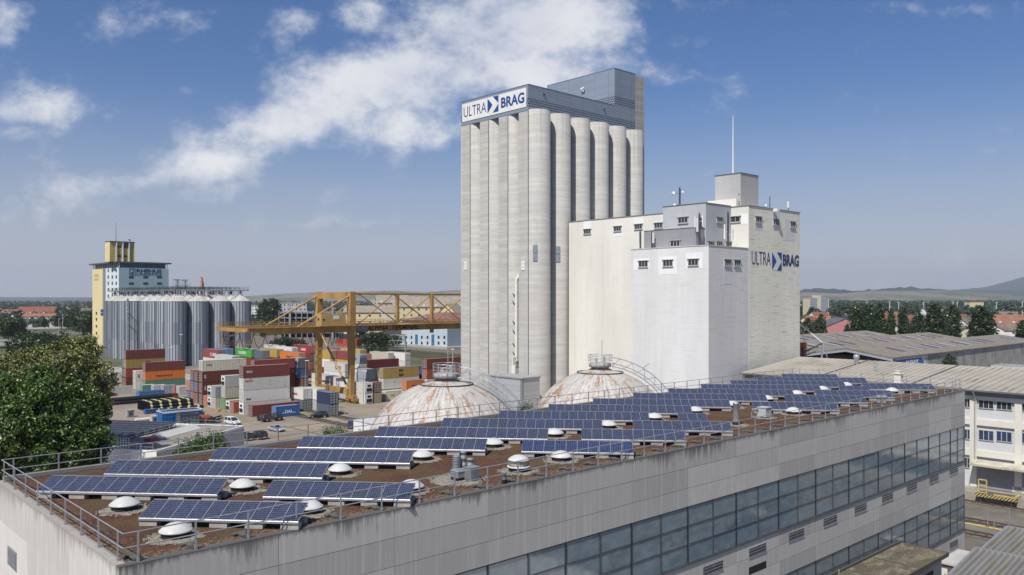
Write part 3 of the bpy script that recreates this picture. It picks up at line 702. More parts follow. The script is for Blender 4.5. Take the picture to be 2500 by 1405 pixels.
ORD = ['first', 'second', 'third', 'fourth', 'fifth', 'sixth', 'seventh', 'eighth', 'ninth', 'tenth', 'eleventh', 'twelfth', 'thirteenth', 'fourteenth', 'fifteenth', 'sixteenth', 'seventeenth', 'eighteenth', 'nineteenth', 'twentieth']
def solar_row(xl, yl, xr, label, cm_='cell', pw=.717):
    p = gnd(xl, yl, ZR + .34)
    u = ray(xr); L_ = (u * p.y - p.x) / (ru.x - u * ru.y); n = max(2, round(L_ / pw)); w_ = L_ / n
    o = empty('solar_panel_row', (p.x, p.y, ZR), RD, label, 'solar panels', 'rows of solar panels on the planted roof')
    me = panel_mesh(round(w_, 2), cm_)
    for k in range(n):
        c = link('panel', me, o); c.location = (k * w_, 0, .34); c.rotation_euler = (TILT, 0, 0)
        c.scale = (w_ / round(w_, 2), 1, 1)
    ct, st = math.cos(TILT) * PL, math.sin(TILT) * PL
    f = MB(); f.box(-.02, L_ + .02, -.04, .05, .255, .335)
    f.box(0, L_, ct - .12, ct - .06, .28 + st - .1, .28 + st - .04)
    nb = max(2, int(L_ / 1.75))
    for k in range(nb + 1):
        x = .4 + (L_ - .8) * k / nb
        f.bar((x, .1, .29), (x, ct - .08, .28 + st - .08), .05); f.bar((x, ct - .09, .02), (x, ct - .09, .28 + st - .1), .05); f.bar((x, .2, .05), (x, ct - .1, .05), .05)
    f.build('support_frame', M['frame'], o)
    for k in range(nb + 1):
        b = link('ballast_block', _blk, o); b.location = ((L_ - .8) * k / nb, 0, 0)
        b2 = link('ballast_block', _blk, o); b2.location = ((L_ - .8) * k / nb, ct - .5, 0)
    return o
main_rows = [(88, 1200, 530, 0), (254, 1158, 786, 0), (510, 1124, 1000, 0), (725, 1093, 1184, 0), (914, 1067, 1337, 0), (1076, 1044, 1471, 0), (1216, 1024, 1586, 0),
             (1338, 1007, 1691, 1), (1448, 991.5, 1785, 1), (1547, 977, 1875, 1), (1634, 965, 1941, 1), (1714, 953.5, 2007, 1), (1787, 943.5, 2067, 1), (1852, 934.5, 2120, 1), (1913, 926.5, 2050, 1)]
for k, (xl, yl, xr, c_) in enumerate(main_rows):
    solar_row(xl, yl, xr, f'{ORD[k]} row of solar panels from the near left roof corner, in the long rear series', 'cell_blue' if c_ == 2 else 'cell')
fr_rows = [(339, 1266, 728, 0), (642, 1214, 1001, 0), (1273, 1103.5, 1547, 2), (1420, 1073.5, 1676, 1), (1547, 1050.5, 1789, 1), (1658, 1031, 1729, 1), (1842, 1000, 2050, 1),
           (1921, 982, 2119, 1), (1996, 969, 2185, 1), (2054, 958, 2127, 1), (2112, 951, 2286, 1)]
fl = ['row of ten dark solar panels nearest the camera, just behind the front skylight', 'row of solar panels ending left of the roof ventilation unit, nearest the railing but one',
      'bright blue row of solar panels right behind the half open skylight', 'row of solar panels directly behind the bright blue row', 'row of solar panels behind the slim steel flue',
      'short row of five solar panels standing between two longer rows', 'row of solar panels right behind the small grey roof cabinet', 'second row of solar panels behind the grey roof cabinet',
      'third row of solar panels behind the grey roof cabinet', 'short row of solar panels near the far end of the roof', 'last row of solar panels beside the railing at the far roof corner']
for (xl, yl, xr, c_), lb in zip(fr_rows, fl):
    solar_row(xl, yl, xr, lb, 'cell_blue' if c_ == 2 else 'cell')

# ------------------------------------------------------------------ skylights
M['acrylic'] = pm('opal_acrylic', (.57, .57, .54), .28, .06, 1.2, spec=.5)
def skylight(px, py, label, r_=.63, opened=False):
    p = gnd(px, py, ZR + .02)
    o = empty('domed_skylight', p, random.uniform(0, 6), label, 'skylight', 'domed skylights on the planted roof')
    mb = MB(); mb.lathe([(r_ * .93, 0), (r_ * .93, .22), (r_ * .88, .24)], 28); mb.build('upstand', M['rubber'], o)
    mb = MB(); mb.lathe([(r_ * .9, .225), (r_ * 1.06, .23), (r_ * 1.08, .28), (r_ * 1.02, .31), (r_ * .9, .31)], 28); mb.build('rim', M['acrylic'], o)
    dz_ = .34 if opened else .0
    mb = MB(); mb.lathe([(r_ * 1.0, .315 + dz_), (r_ * .95, .35 + dz_), (r_ * .78, .44 + dz_), (r_ * .5, .54 + dz_), (r_ * .25, .585 + dz_), (.001, .60 + dz_)], 28); dm = mb.build('dome', M['acrylic'], o)
    if opened:
        mb = MB()
        for k in range(18):
            a = k * math.pi / 9; mb.bar((r_ * .9 * math.cos(a), r_ * .9 * math.sin(a), .3), (r_ * .95 * math.cos(a), r_ * .95 * math.sin(a), .66), .02)
        mb.build('opening_stay', M['steel'], o)
        mb = MB(); mb.lathe([(r_ * .8, .3), (r_ * .8, .62)], 20); mb.build('inner_shade', flat('beige_lining', (.42, .38, .28), .8), o)
    # loose pale gravel strewn around
    return p
def gravel(p, r_, seed, parent=None):
    rn = random.Random(seed); pts = []; n = 26
    for k in range(n):
        a = 2 * math.pi * k / n; q = r_ * rn.uniform(.8, 1.18); pts.append((q * math.cos(a), q * math.sin(a)))
    mb = MB(); 
    vs = [(0, 0, .045)] + [(x * .75, y * .75, .045) for x, y in pts] + [(x, y, .012) for x, y in pts]
    fs = [(0, 1 + k, 1 + (k + 1) % n) for k in range(n)] + [(1 + k, n + 1 + k, n + 1 + (k + 1) % n, 1 + (k + 1) % n) for k in range(n)]
    mb.add(vs, fs)
    for k in range(int(120 * r_ * r_)):   # stones standing up out of the bed
        a = rn.uniform(0, 6.28); q = r_ * 1.15 * math.sqrt(rn.uniform(.05, 1)); s_ = rn.uniform(.02, .05)
        x, y = q * math.cos(a), q * math.sin(a); mb.box(x - s_, x + s_, y - s_ * .8, y + s_ * .8, .01, .03 + s_)
    o = mb.build('gravel_bed', M['pebble']); o.location = (p.x, p.y, ZR - .02)
    return tag(o, kind='stuff')
sk = [(429, 1310, 'white domed skylight nearest the camera, in front of the nearest solar row'), (304, 1244, 'white domed skylight on gravel at the left, between the two nearest solar rows'),
      (592, 1197, 'white domed skylight at the right end of the first rear solar row'), (753, 1251, 'white domed skylight half hidden behind the right end of the nearest row'),
      (830, 1157, 'white domed skylight at the right end of the second rear solar row'), (1031, 1122, 'white domed skylight at the right end of the third rear solar row'),
      (1205, 1091, 'white domed skylight at the right end of the fourth rear solar row'), (1354, 1066, 'white domed skylight at the right end of the fifth rear solar row'),
      (1485, 1045, 'white domed skylight at the right end of the sixth rear solar row'), (1598, 1026, 'white domed skylight at the right end of the seventh rear solar row'),
      (1698, 1009, 'white domed skylight at the right end of the eighth rear solar row'), (1789, 995, 'white domed skylight at the right end of the ninth rear solar row'),
      (1872, 980, 'white domed skylight at the right end of the tenth rear solar row'), (1945, 967, 'white domed skylight at the right end of the eleventh rear solar row'),
      (2008, 956, 'white domed skylight at the right end of the twelfth rear solar row'), (2066, 946, 'white domed skylight at the right end of the thirteenth rear solar row'),
      (1004, 1199, 'white domed skylight behind the right end of the row left of the ventilation unit'), (1370, 1124, 'white domed skylight in front of the bright blue solar row'),
      (1937, 1011, 'white domed skylight between the grey cabinet row and the near railing'), (2178, 960, 'farthest white domed skylight near the railing')]
for k, (px, py, lb) in enumerate(sk):
    p = skylight(px, py, lb); gravel(p, 1.08 if k < 12 else 1.0, k)
p = skylight(1266, 1150, 'half open domed skylight beside the near railing', opened=True); gravel(p, 1.1, 77)

# ------------------------------------------------------------------ roof plant
ZG = ZR
p = gnd(1119, 1172, ZG); gravel(p, 1.5, 55)
hv = empty('ventilation_unit', p, TH, 'grey roof ventilation unit with three round cowls on gravel', 'ventilation unit')
mt = flat('grey_fan_plastic', (.20, .225, .235), .55)
mb = MB(); mb.box(-.5, .35, -.55, .35, .0, .28); mb.build('base', M['rubber'], hv)
mb = MB(); mb.box(-.52, .38, -.60, .38, .28, .78); mb.add([(-.56, -.64, .78), (.42, -.64, .78), (.42, .42, .78), (-.56, .42, .78), (-.4, -.4, .92), (.3, -.4, .92), (.3, .2, .92), (-.4, .2, .92)], [(4, 5, 6, 7), (0, 1, 5, 4), (1, 2, 6, 5), (2, 3, 7, 6), (3, 0, 4, 7)]); mb.build('fan_box', mt, hv)
mb = MB(); mb.box(.15, 1.1, -1.35, -.62, .12, 1.08); mb.box(.1, 1.15, -1.4, -.57, 1.08, 1.14); mb.build('louvre_box', mt, hv)
mb = MB()
for k in range(9): mb.box(.2, 1.05, -1.39, -1.352, .22 + k * .09, .26 + k * .09); mb.box(.11, .148, -1.3, -.7, .22 + k * .09, .26 + k * .09)
mb.build('louvre', M['steel'], hv)
def cowl(x, y, z0, z1, rr, ribs, cap):
    mb = MB(); pr = [(rr * .85, z0)]
    for k in range(ribs):
        a = z0 + (z1 - z0) * k / ribs; b = z0 + (z1 - z0) * (k + 1) / ribs; pr += [(rr, a + .01), (rr, (a + b) / 2), (rr * .88, (a + b) / 2 + .01), (rr * .88, b)]
    pr += [(rr * cap, z1), (rr * cap * .95, z1 + .14), (rr * .3, z1 + .2), (.001, z1 + .2)]
    mb.lathe(pr, 18, (x, y, 0)); mb.build('cowl', mt, hv)
mb = MB(); mb.box(-.1, 1.0, -.5, .7, .78, .9); mb.build('deck', mt, hv)
hv.scale = (.68, .68, .68)
cowl(0.1, .35, .88, 1.75, .34, 7, .9); cowl(.75, .25, .9, 2.05, .24, 2, 1.15); cowl(1.05, -.25, .9, 1.5, .26, 1, 1.2)
p = gnd(1231, 1180, ZG); fp = empty('vent_pipe', p, 0, 'short grey vent pipe standing near the railing beside the half open skylight', 'vent pipe')
mb = MB(); mb.lathe([(.13, 0), (.13, .2)], 12); mb.build('base', M['rubber'], fp)
mb = MB(); mb.lathe([(.11, .2), (.11, .55), (.14, .56), (.14, .62), (.01, .64)], 12); mb.build('pipe', mt, fp)
p = gnd(1797, 1038, ZG); fp = empty('steel_flue', p, 0, 'slim cylindrical steel flue standing behind the railing', 'flue'); gravel(p, .9, 91)
mb = MB(); mb.lathe([(.30, 0), (.30, .25)], 14); mb.build('base', M['rubber'], fp)
mb = MB(); mb.lathe([(.26, .25), (.26, 1.7), (.28, 1.72), (.01, 1.74)], 14); mb.build('pipe', M['steel'], fp)
p = gnd(1866, 1020, ZG); fp = empty('roof_cabinet', p, TH, 'small grey roof cabinet with a cable elbow in front of a solar row', 'cabinet'); gravel(p, .9, 92)
mb = MB(); mb.box(-.45, .45, -.4, .4, .1, .85); mb.box(-.5, .5, -.45, .45, .85, .9); mb.build('housing', flat('cabinet_grey', (.42, .45, .46), .5), fp)
mb = MB(); mb.tube([(-.5, .3, .7), (-.9, .4, .8), (-1.1, .5, .5), (-1.1, .5, .0)], .06, 6); mb.build('cable_elbow', M['steel'], fp)
for k, (px, py) in enumerate(((2145, 984), (2159, 984))):
    p = gnd(px, py, ZG); fp = empty('vent_pipe', p, 0, ('left', 'right')[k] + ' one of two small mushroom vents near the far railing', 'vent pipe')
    mb = MB(); mb.lathe([(.2, 0), (.2, .5)], 10); mb.build('pipe', M['steel'], fp)
    mb = MB(); mb.lathe([(.3, .5), (.32, .62), (.2, .72), (.01, .76)], 10); mb.build('cap', mt, fp)
p = gnd(262, 1251, ZG); sl_ = MB(); sl_.box(-.35, .35, -.3, .3, 0, .06); o = sl_.build('paving_slab', M['pebble']); o.location = (p.x, p.y, ZR); o.rotation_euler = (0, 0, .5)
tag(o, 'square pale paving slab lying left of the second skylight', 'paving slab')
# ================================================================== ground
def sheet(name, pts, z, mat):
    mb = MB(); mb.add([(p[0], p[1], z) for p in pts], [tuple(range(len(pts)))]); return structure(name, mb, mat)
sheet('ground', [(-16000, -500), (16000, -500), (16000, 17000), (-16000, 17000)], -.06, M['field'])
def ab(a, b, o=Vector((0, 0, 0))): return o + A * a + B * b      # building-grid coordinates about the camera foot
sheet('port_ground', [ab(-60, -260), ab(520, -260), ab(520, 60), ab(420, 420), ab(-60, 330)], -.03, M['asphalt'])
sheet('container_yard', [ab(18, 98), ab(240, 98), ab(240, 330), ab(18, 330)], 0.0, M['yard'])

# parking bay lines
mb = MB()
def gline(p, q, w_, z=.012):
    d = (q - p); d.z = 0; d.normalize(); n = Vector((-d.y, d.x, 0)) * w_ / 2
    mb.add([(p - n)[:2] + (z,), (p + n)[:2] + (z,), (q + n)[:2] + (z,), (q - n)[:2] + (z,)], [(0, 3, 2, 1)])
for k in range(9):
    p = gnd(560 + 0, 1062) + A * (2.6 * k + 2); gline(p, p - B * 5.0, .14)
for k in range(11):
    p = gnd(600, 1020) + A * (2.7 * k); gline(p, p - B * 5.2, .14)
for k in range(8):
    p = gnd(470, 1019) + A * (0) - B * (2.6 * k) ; gline(p, p + A * 4.6, .12)
p = gnd(610, 1080); gline(p, p + A * 26, .14)
structure('parking_lines', mb, M['yellowline'])
mb = MB(); p = gnd(690, 1040); gline(p, p + (-B) * 34, .35, .013); structure('drain_channel', mb, M['darksteel'])
mb = MB(); p = gnd(585, 1098); gline(p, p + A * 60, 9.0, .008); structure('access_road', mb, M['asphalt'])
mb = MB(); gline(p + B * 4.6, p + B * 4.6 + A * 60, .14, .014); structure('road_edge_line', mb, M['whiteline'])

def rail_track(o, d, length, label_):
    """ballast + two rails + sleepers: part of the setting"""
    mb = MB(); n = Vector((-d.y, d.x, 0))
    a = o - n * 1.7; b = o + n * 1.7
    mb.add([(a.x, a.y, .015), (b.x, b.y, .015), (b.x + d.x * length, b.y + d.y * length, .015), (a.x + d.x * length, a.y + d.y * length, .015)], [(0, 3, 2, 1)])
    structure('rail_bed', mb, M['ballast'])
    mb = MB()
    for s_ in (-.72, .72):
        p = o + n * s_; mb.bar((p.x, p.y, .12), (p.x + d.x * length, p.y + d.y * length, .12), .12, .16)
    k = 0
    while k < length:
        p = o + d * k; mb.bar((p.x - n.x * 1.2, p.y - n.y * 1.2, .03), (p.x + n.x * 1.2, p.y + n.y * 1.2, .03), .24, .05); k += 1.2
    structure('rail_track', mb, M['rail'])
o_ = gnd(925, 1056); rail_track(o_ - A * 0, B, 130, ''); rail_track(o_ + A * 6, B, 150, '')
o_ = gnd(2500, 1327) - B * 8; rail_track(o_, B, 40, ''); o_ = gnd(2500, 1300) - B * 8; rail_track(o_ + A * 1.0, B, 44, '')
mb = MB(); o_ = gnd(2352, 1277); mb.bar(o_ - B * 30 + Vector((0, 0, .02)), o_ + B * 20 + Vector((0, 0, .02)), .5, .05); structure('platform_edge_line', mb, M['yellowline'])
for k_, (px, py) in enumerate(((2430, 1240), (2458, 1255), (2480, 1245))):
    pass
o_ = gnd(2430, 1232); rail_track(o_ - B * 30, B, 60, '')

# ================================================================== containers
def corr_mesh(L_, h_, smooth=False):
    """steel box with folded long walls; slots: 0 paint, 1 roof"""
    mb = MB(); w_ = 2.44; dpt = .045 if not smooth else .012; pitch = .42 if not smooth else .6
    n = int((L_ - .4) / pitch); pitch = (L_ - .4) / n
    def wall(y0, sgn):
        prof = [(0, 0), (.2, 0)]
        for k in range(n):
            x = .2 + k * pitch; prof += [(x + pitch * .12, dpt), (x + pitch * .42, dpt), (x + pitch * .55, 0), (x + pitch, 0)]
        prof += [(L_, 0)]
        vs = [(x, y0 + sgn * d, .16) for x, d in prof] + [(x, y0 + sgn * d, h_ - .1) for x, d in prof]; m_ = len(prof)
        fs = [(i, i + 1, m_ + i + 1, m_ + i) if sgn > 0 else (i + 1, i, m_ + i, m_ + i + 1) for i in range(m_ - 1)]
        mb.add(vs, fs)
    wall(0, 1); wall(w_, -1)
    mb.box(0, L_, 0, .09, .0, .16); mb.box(0, L_, w_ - .09, w_, 0, .16); mb.box(0, L_, -.004, .08, h_ - .1, h_); mb.box(0, L_, w_ - .08, w_ + .004, h_ - .1, h_)
    mb.box(.01, .05, .1, w_ - .1, .02, h_ - .02); mb.box(L_ - .05, L_ - .01, .1, w_ - .1, .02, h_ - .02)
    mb.box(.05, L_ - .05, .08, w_ - .08, h_ - .06, h_ - .02, 1)
    mb.box(.05, L_ - .05, .09, w_ - .09, .04, .14)
    for x in (0, L_ - .16):
        for y in (-.008, w_ - .152): mb.box(x - .004 if x == 0 else x, x + (.16 if x == 0 else .164), y, y + .16, .0, h_ + .055)
    return mb
_cm = {}
def cmesh(L_, h_, sm, mat, roof):
    k = (L_, h_, sm, mat, roof)
    if k not in _cm: _cm[k] = corr_mesh(L_, h_, sm).mesh('body', [CMAT[mat], CMAT[roof]])
    return _cm[k]
def cpaint(name, col, dirt=.42, rust=(.12, .05, .03)):
    m, n, bs = base_mat(name); tc = n.n('ShaderNodeTexCoord').outputs['Object']; oi = n.n('ShaderNodeObjectInfo').outputs['Random']
    tcs = n.n('ShaderNodeVectorMath', operation='ADD'); n.l(tc, tcs.inputs[0]); n.l(n.comb(n.m('MULTIPLY', oi, 50), 0.0, 0.0), tcs.inputs[1]); v = tcs.outputs[0]
    c = n.mix(oi, tuple(x * .82 for x in col), tuple(min(1, x * 1.12) for x in col))
    c = n.mix(n.m('MULTIPLY', n.ramp(n.noise(n.mapv(v, (1.5, 1.5, .25)), 1.0, 6, .65), .45, .75), dirt), c, tuple(x * .55 + .03 for x in col))
    c = n.mix(n.m('MULTIPLY', n.ramp(n.noise(n.mapv(v, (1, 1, .6), (4, 4, 4)), 1.3, 7, .75), .60, .67), .75), c, rust)
    n.l(c, bs.inputs['Base Color']); bs.inputs['Roughness'].default_value = .55
    return m
CMAT = {k: cpaint(k + '_container_paint', *v) for k, v in {
    'brown': ((.155, .042, .030),), 'maroon': ((.13, .022, .026),), 'red': ((.42, .035, .035),), 'rose': ((.26, .06, .06),), 'orange': ((.62, .17, .02),), 'rust': ((.33, .075, .035),), 'ochre': ((.42, .29, .08),), 'yellow': ((.52, .34, .07),),
    'cream': ((.58, .55, .44), .3), 'white': ((.68, .67, .62), .25), 'grey': ((.33, .37, .40),), 'silver': ((.48, .49, .48),), 'slate': ((.10, .12, .15),), 'blue': ((.025, .115, .32),), 'lightblue': ((.10, .25, .48),),
    'navy': ((.03, .045, .11),), 'green': ((.055, .33, .045),), 'darkgreen': ((.03, .13, .075),), 'teal': ((.09, .24, .17),), 'brightblue': ((.01, .16, .42),)}.items()}
for k, v in {'roof_pale': (.50, .48, .44), 'roof_brown': (.30, .14, .11), 'roof_grey': (.28, .28, .28), 'roof_blue': (.16, .20, .30)}.items(): CMAT[k] = cpaint(k, v, .5)
ROOF = dict(brown='roof_brown', maroon='roof_brown', red='roof_brown', rose='roof_brown', rust='roof_brown', orange='roof_blue', ochre='roof_grey', yellow='roof_grey', cream='roof_pale', white='roof_pale', grey='roof_grey', silver='roof_pale',
            slate='roof_grey', blue='roof_blue', lightblue='roof_blue', navy='roof_blue', green='roof_grey', darkgreen='roof_grey', teal='roof_pale', brightblue='roof_blue')
_bars = MB()
for y in (.3, .62, 1.12, 1.32, 1.82, 2.14): _bars.box(-.075, -.03, y - .035, y + .035, .12, 2.6, 0)
for z in (.35, 1.0, 1.7, 2.35): _bars.box(-.06, -.02, .12, 2.32, z - .03, z + .03, 0)
_door = MB(); _door.box(-.03, .0, .16, 1.2, .14, 2.62); _door.box(-.03, .0, 1.24, 2.28, .14, 2.62)
_reef = MB(); _reef.box(-.06, .0, .25, 2.19, .5, 2.5, 0); _reef.box(-.14, -.06, .4, 2.04, .55, 1.35, 1); _reef.box(-.10, -.06, .7, 1.75, 1.7, 2.25, 1)
_reef.lathe([(.34, 0), (.34, .02)], 14)
_barm = _bars.mesh('locking_bar', flat('locking_bar_zinc', (.50, .50, .48), .5, .4)); _reefm = _reef.mesh('cooling_unit', [M['white'], M['rubber']])
_doorm = {}
def door_mesh(c):
    if c not in _doorm: _doorm[c] = _door.mesh('door', CMAT[c])
    return _doorm[c]
NAMES = dict(brown='brown', maroon='dark maroon', red='bright red', rose='faded red', orange='orange', rust='rust red', ochre='mustard yellow', yellow='yellow', cream='cream', white='white', grey='blue-grey', silver='pale grey', slate='dark slate',
             blue='blue', lightblue='light blue', navy='navy', green='bright green', darkgreen='dark green', teal='pale green', brightblue='vivid blue')
LVL = {1: ['standing alone'], 2: ['bottom of two', 'top of two'], 3: ['bottom of three', 'middle of three', 'top of three'], 4: ['lowest of four', 'second from the ground of four', 'third from the ground of four', 'topmost of four'],
       5: ['lowest of five', 'second of five', 'third of five', 'fourth of five', 'topmost of five']}
used_labels = set()
_k = gnd(858, 985); _ka, _kb = _k.x * CA + _k.y * SA, -_k.x * SA + _k.y * CA
placed = [(_ka - 1.0, _ka + 1.0, _kb - 3, _kb + 20.2)]
def container(org, typ, L_, h_, col, label, text=None, reefer=False, tcol=None, sm=None):
    """org near ground corner; typ A: long wall to the right along A, typ B: long wall to the left along B"""
    if sm is None: sm = reefer
    if typ == 'A': o = empty('shipping_container', org, TH, label, 'container', 'shipping containers in the yard')
    else: o = empty('shipping_container', org + A * 2.44, TH + math.pi / 2, label, 'container', 'shipping containers in the yard')
    link('body', cmesh(L_, h_, sm, col, ROOF[col]), o)
    if reefer: c = link('cooling_unit', _reefm, o); c.scale = (1, 1, h_ / 2.75)
    else:
        c = link('door', door_mesh(col), o); c.scale = (1, 1, h_ / 2.75); c = link('locking_bar', _barm, c)
    if text:
        body, px_, pz, tw, th_ = text[:5]; bold = text[5] if len(text) > 5 else .02
        if typ == 'A': fit_text('lettering', body, o, (px_, -.006, pz), (1, 0, 0), tw, th_, (0, -1, 0), tcol, bold, 0, .02)
        else: fit_text('lettering', body, o, (L_ - px_, 2.446, pz), (-1, 0, 0), tw, th_, (0, 1, 0), tcol, bold, 0, .02)
    return o
TW = flat('white_lettering', (.75, .75, .75), .7); TB = flat('black_lettering', (.02, .02, .025), .7); TR = flat('red_lettering', (.40, .03, .03), .7); TN = flat('navy_lettering', (.02, .04, .14), .7)
def stack(x, y, typ, L_, cols, where, h_=2.75, n=None, top=None, d=None, texts={}, skip=()):
    """x: photo column of the near corner; y: base row, or top row when top=True"""
    n = len(cols)
    if top: d = (H - n * h_) * F / (y - HZ); p = Vector((ray(x) * d, d, 0))
    elif d: p = Vector((ray(x) * d, d, 0))
    else: p = gnd(x, y)
    la, lb_ = (L_, 2.44) if typ == 'A' else (2.44, L_)
    for q in (0, .005, -.005, .01, -.01, .015, -.015, .02, -.02, .03, -.03, .04, -.04, .05, -.05, .065, -.065, .08, -.08, .1, -.1, .12, .15):
        f_ = 1 + q; a_ = p.x * f_ * CA + p.y * f_ * SA; b_ = -p.x * f_ * SA + p.y * f_ * CA
        if all(a_ > t[1] + .06 or a_ + la < t[0] - .06 or b_ > t[3] + .06 or b_ + lb_ < t[2] - .06 for t in placed): break
    else: print('CROWDED', x, y)
    p = p * f_; placed.append((a_, a_ + la, b_, b_ + lb_))
    for k, c in enumerate(cols):
        rf = c.endswith('*'); c = c.rstrip('*'); lv = LVL[n][k]
        sz = 'long' if L_ > 8 else 'short'
        lab = f'{sz} {NAMES[c]} {"refrigerated " if rf else ""}container, {lv}, {where}'
        lab = ' '.join(lab.split()[:16]); assert lab not in used_labels, lab; used_labels.add(lab)
        t = texts.get(k); tc_ = None
        if t: tc_ = t[-1]; t = t[:-1]
        container(p + Vector((0, 0, k * (h_ + .06))), typ, L_, h_, c, lab, t, rf, tc_, sm=True if c in ('white',) and L_ > 8 and typ == 'A' else None)
    return p
LG, SH = 12.19, 6.06
# front of the yard
stack(594.6, 1013, 'A', LG, ['white*', 'white', 'white', 'brown'], 'behind the blue parked one', 2.86, texts={3: ('TRITON', .7, 1.2, 1.5, .55, TW), 2: ('SEACO', .4, 2.0, 2.0, .4, TR), 1: ('TRITON', .6, .5, 1.3, .45, TB)})
stack(617, 1018.5, 'A', LG, ['brown'], 'behind the blue one by the cars', 2.65)
stack(675, 1020.8, 'A', SH, ['blue'], 'right behind the black parked cars', 2.6, texts={0: ('...DAL...', 1.5, .85, 3.4, .75, .03, TW)})
stack(550, 1001, 'A', LG, ['green', 'cream', 'silver*'], 'beside the front white pile', 2.8)
stack(561.5, 1006, 'A', 4.0, ['silver*'], 'between green and rust red ones', 2.75)
stack(571.5, 1008, 'A', 3.0, ['rust'], 'at the foot of the white pile', 2.65)
stack(516, 995.5, 'A', SH, ['cream*', 'cream*'], 'left of the green bottomed pile', 2.7)
stack(526, 997.5, 'A', SH, ['cream', 'grey'], 'with a blue-grey door, near the black pipes', 2.7)
stack(537.5, 999.5, 'A', 3.0, ['brightblue'], 'between white and green end doors', 2.65)
stack(494.5, 988, 'A', LG, ['brown', 'brown', 'brown', 'cream'], 'in the pile topped by a cream one', 2.85, texts={3: ('OOCL', 1.0, 1.4, 1.6, .55, TR), 2: ('TEX', .5, 1.0, .5, .9, TW), 1: ('TEX', .5, .8, .5, 1.0, TW)})
stack(505.5, 993, 'A', 3.0, ['orange'], 'at the right foot of the brown pile', 2.75)
stack(483.3, 986.5, 'A', SH, ['brown', 'brown', 'maroon'], 'left of the tall brown pile', 2.8)
stack(473.5, 984.5, 'A', SH, ['rust', 'blue', 'maroon'], 'second column left of the tall brown pile', 2.8)
stack(463.5, 979, 'A', SH, ['blue', 'orange'], 'at the left end of the brown piles', 2.7)
stack(355.5, 952, 'A', LG, ['teal', 'orange', 'brown'], 'beside the corrugated grain bins', 2.75, texts={1: ('Hapag-Lloyd', 3.0, .9, 5.0, .7, TN)})
stack(308, 945, 'A', LG, ['brown', 'rust', 'ochre', 'brown'], 'leftmost long pile under the grain bins', 2.85, texts={2: ('msc', 6.0, .6, 1.5, 1.6, .03, TB)})
stack(303.5, 944, 'A', 3.0, ['maroon', 'navy', 'navy'], 'at the left end of the leftmost pile', 2.8)
stack(331, 951, 'A', SH, ['white', 'white'], 'in front of the leftmost pile', 2.8, texts={1: ('KM', .6, .6, .6, 1.2, TR)})
for k, (x, c) in enumerate(((349, 'teal'), (376, 'silver'), (400, 'grey'), (428, 'rust'), (438, 'silver'))):
    stack(x, 962 + k * .6, 'A', 3.6, [c], ['beside the blue open skip', 'right behind the blue skip', 'among small boxes behind the pipes', 'with white panels, behind the pipes', 'last of the small boxes behind the pipes'][k], 2.5)
# second line, long walls turned to the left
stack(533, 857, 'B', LG, ['white', 'rust', 'white', 'rose'], 'at the far left under the crane tip', 2.75, True, True, texts={3: ('K LINE', 6.0, .6, 4.5, 1.1, TW)})
stack(553, 853.4, 'B', 7.2, ['white', 'brown', 'white', 'lightblue'], 'left of the bright green one', 2.75, True, True, texts={3: ('DAL', 1.6, .7, 3.6, 1.0, .03, TW)})
stack(567, 872, 'B', 12.19, ['rust', 'white', 'silver', 'silver'], 'below the light blue one', 2.75, True, True)
stack(614, 854.5, 'B', LG, ['brown', 'rust', 'brown', 'green'], 'in the pile with a green top', 2.78, True, True, texts={3: ('EVERGREEN', 2.4, .85, 5.6, .95, .02, TW)})
stack(641, 858, 'B', SH, ['brown', 'white', 'navy', 'slate'], 'right behind the green topped pile', 2.75, True, True)
stack(676, 855, 'B', LG, ['rust', 'navy', 'brown', 'yellow'], 'yellow topped pile under the crane', 2.75, True, True)
stack(680, 871, 'B', SH, ['brown', 'rust', 'darkgreen'], 'dark green topped pile left of the orange one', 2.75, True, True, texts={2: ('CAI', .6, .9, 1.8, .8, TW)})
stack(683, 846, 'B', LG, ['white', 'brown', 'white', 'silver'], 'farthest pale pile under the crane', 2.75, True, True)
stack(713, 850.5, 'B', LG, ['cream', 'rust', 'white', 'white'], 'farthest white pile behind the orange one', 2.75, True, True, texts={3: ('MAERSK', 6.0, .7, 4.6, .9, TN)})
stack(757, 846, 'B', LG, ['brown', 'rust', 'brown', 'red'], 'bright red topped pile by the crane leg', 2.75, True, True, texts={3: ('HAMBURG', 5.5, .8, 3.6, .9, TW)})
stack(729.5, 863.5, 'B', LG, ['rust', 'brown', 'white', 'orange'], 'orange topped pile left of the crane legs', 2.75, True, True, texts={3: ('Hapag-Lloyd', 4.2, .7, 6.5, 1.0, TN)})
stack(622, 882, 'A', LG, ['rust', 'brown', 'brown', 'rose'], 'behind the front brown topped pile', 2.75, True, True)
stack(664, 884, 'A', LG, ['silver', 'brown', 'cream'], 'cream topped pile behind the brown pile', 2.75, True, True)
stack(733.6, 878, 'B', SH, ['lightblue', 'brown', 'lightblue', 'grey'], 'short pile facing the crane legs', 2.75, True, True, texts={3: ('MAERSK', 1.4, .9, 3.8, .85, TN), 2: ('DAL', 1.4, .8, 3.2, .9, .03, TW)})
stack(806, 858, 'B', SH, ['navy', 'brown', 'white', 'yellow'], 'yellow topped pile between the crane legs', 2.75, True, True)
stack(828.6, 859, 'B', LG, ['brown', 'rust', 'yellow', 'rose'], 'faded red pile between the crane legs', 2.75, True, True, texts={2: ('msc', 2.5, .7, 1.4, 1.4, .03, TB)})
stack(850, 859.5, 'B', SH, ['white', 'navy', 'yellow', 'rose'], 'faded red pile behind the front crane leg', 2.75, True, True)
stack(842, 889.5, 'B', LG, ['silver', 'white', 'white'], 'white pile seen through the crane portal', 2.75, True, True, texts={2: ('CSAV', 6.6, .8, 3.4, 1.1, TB)})
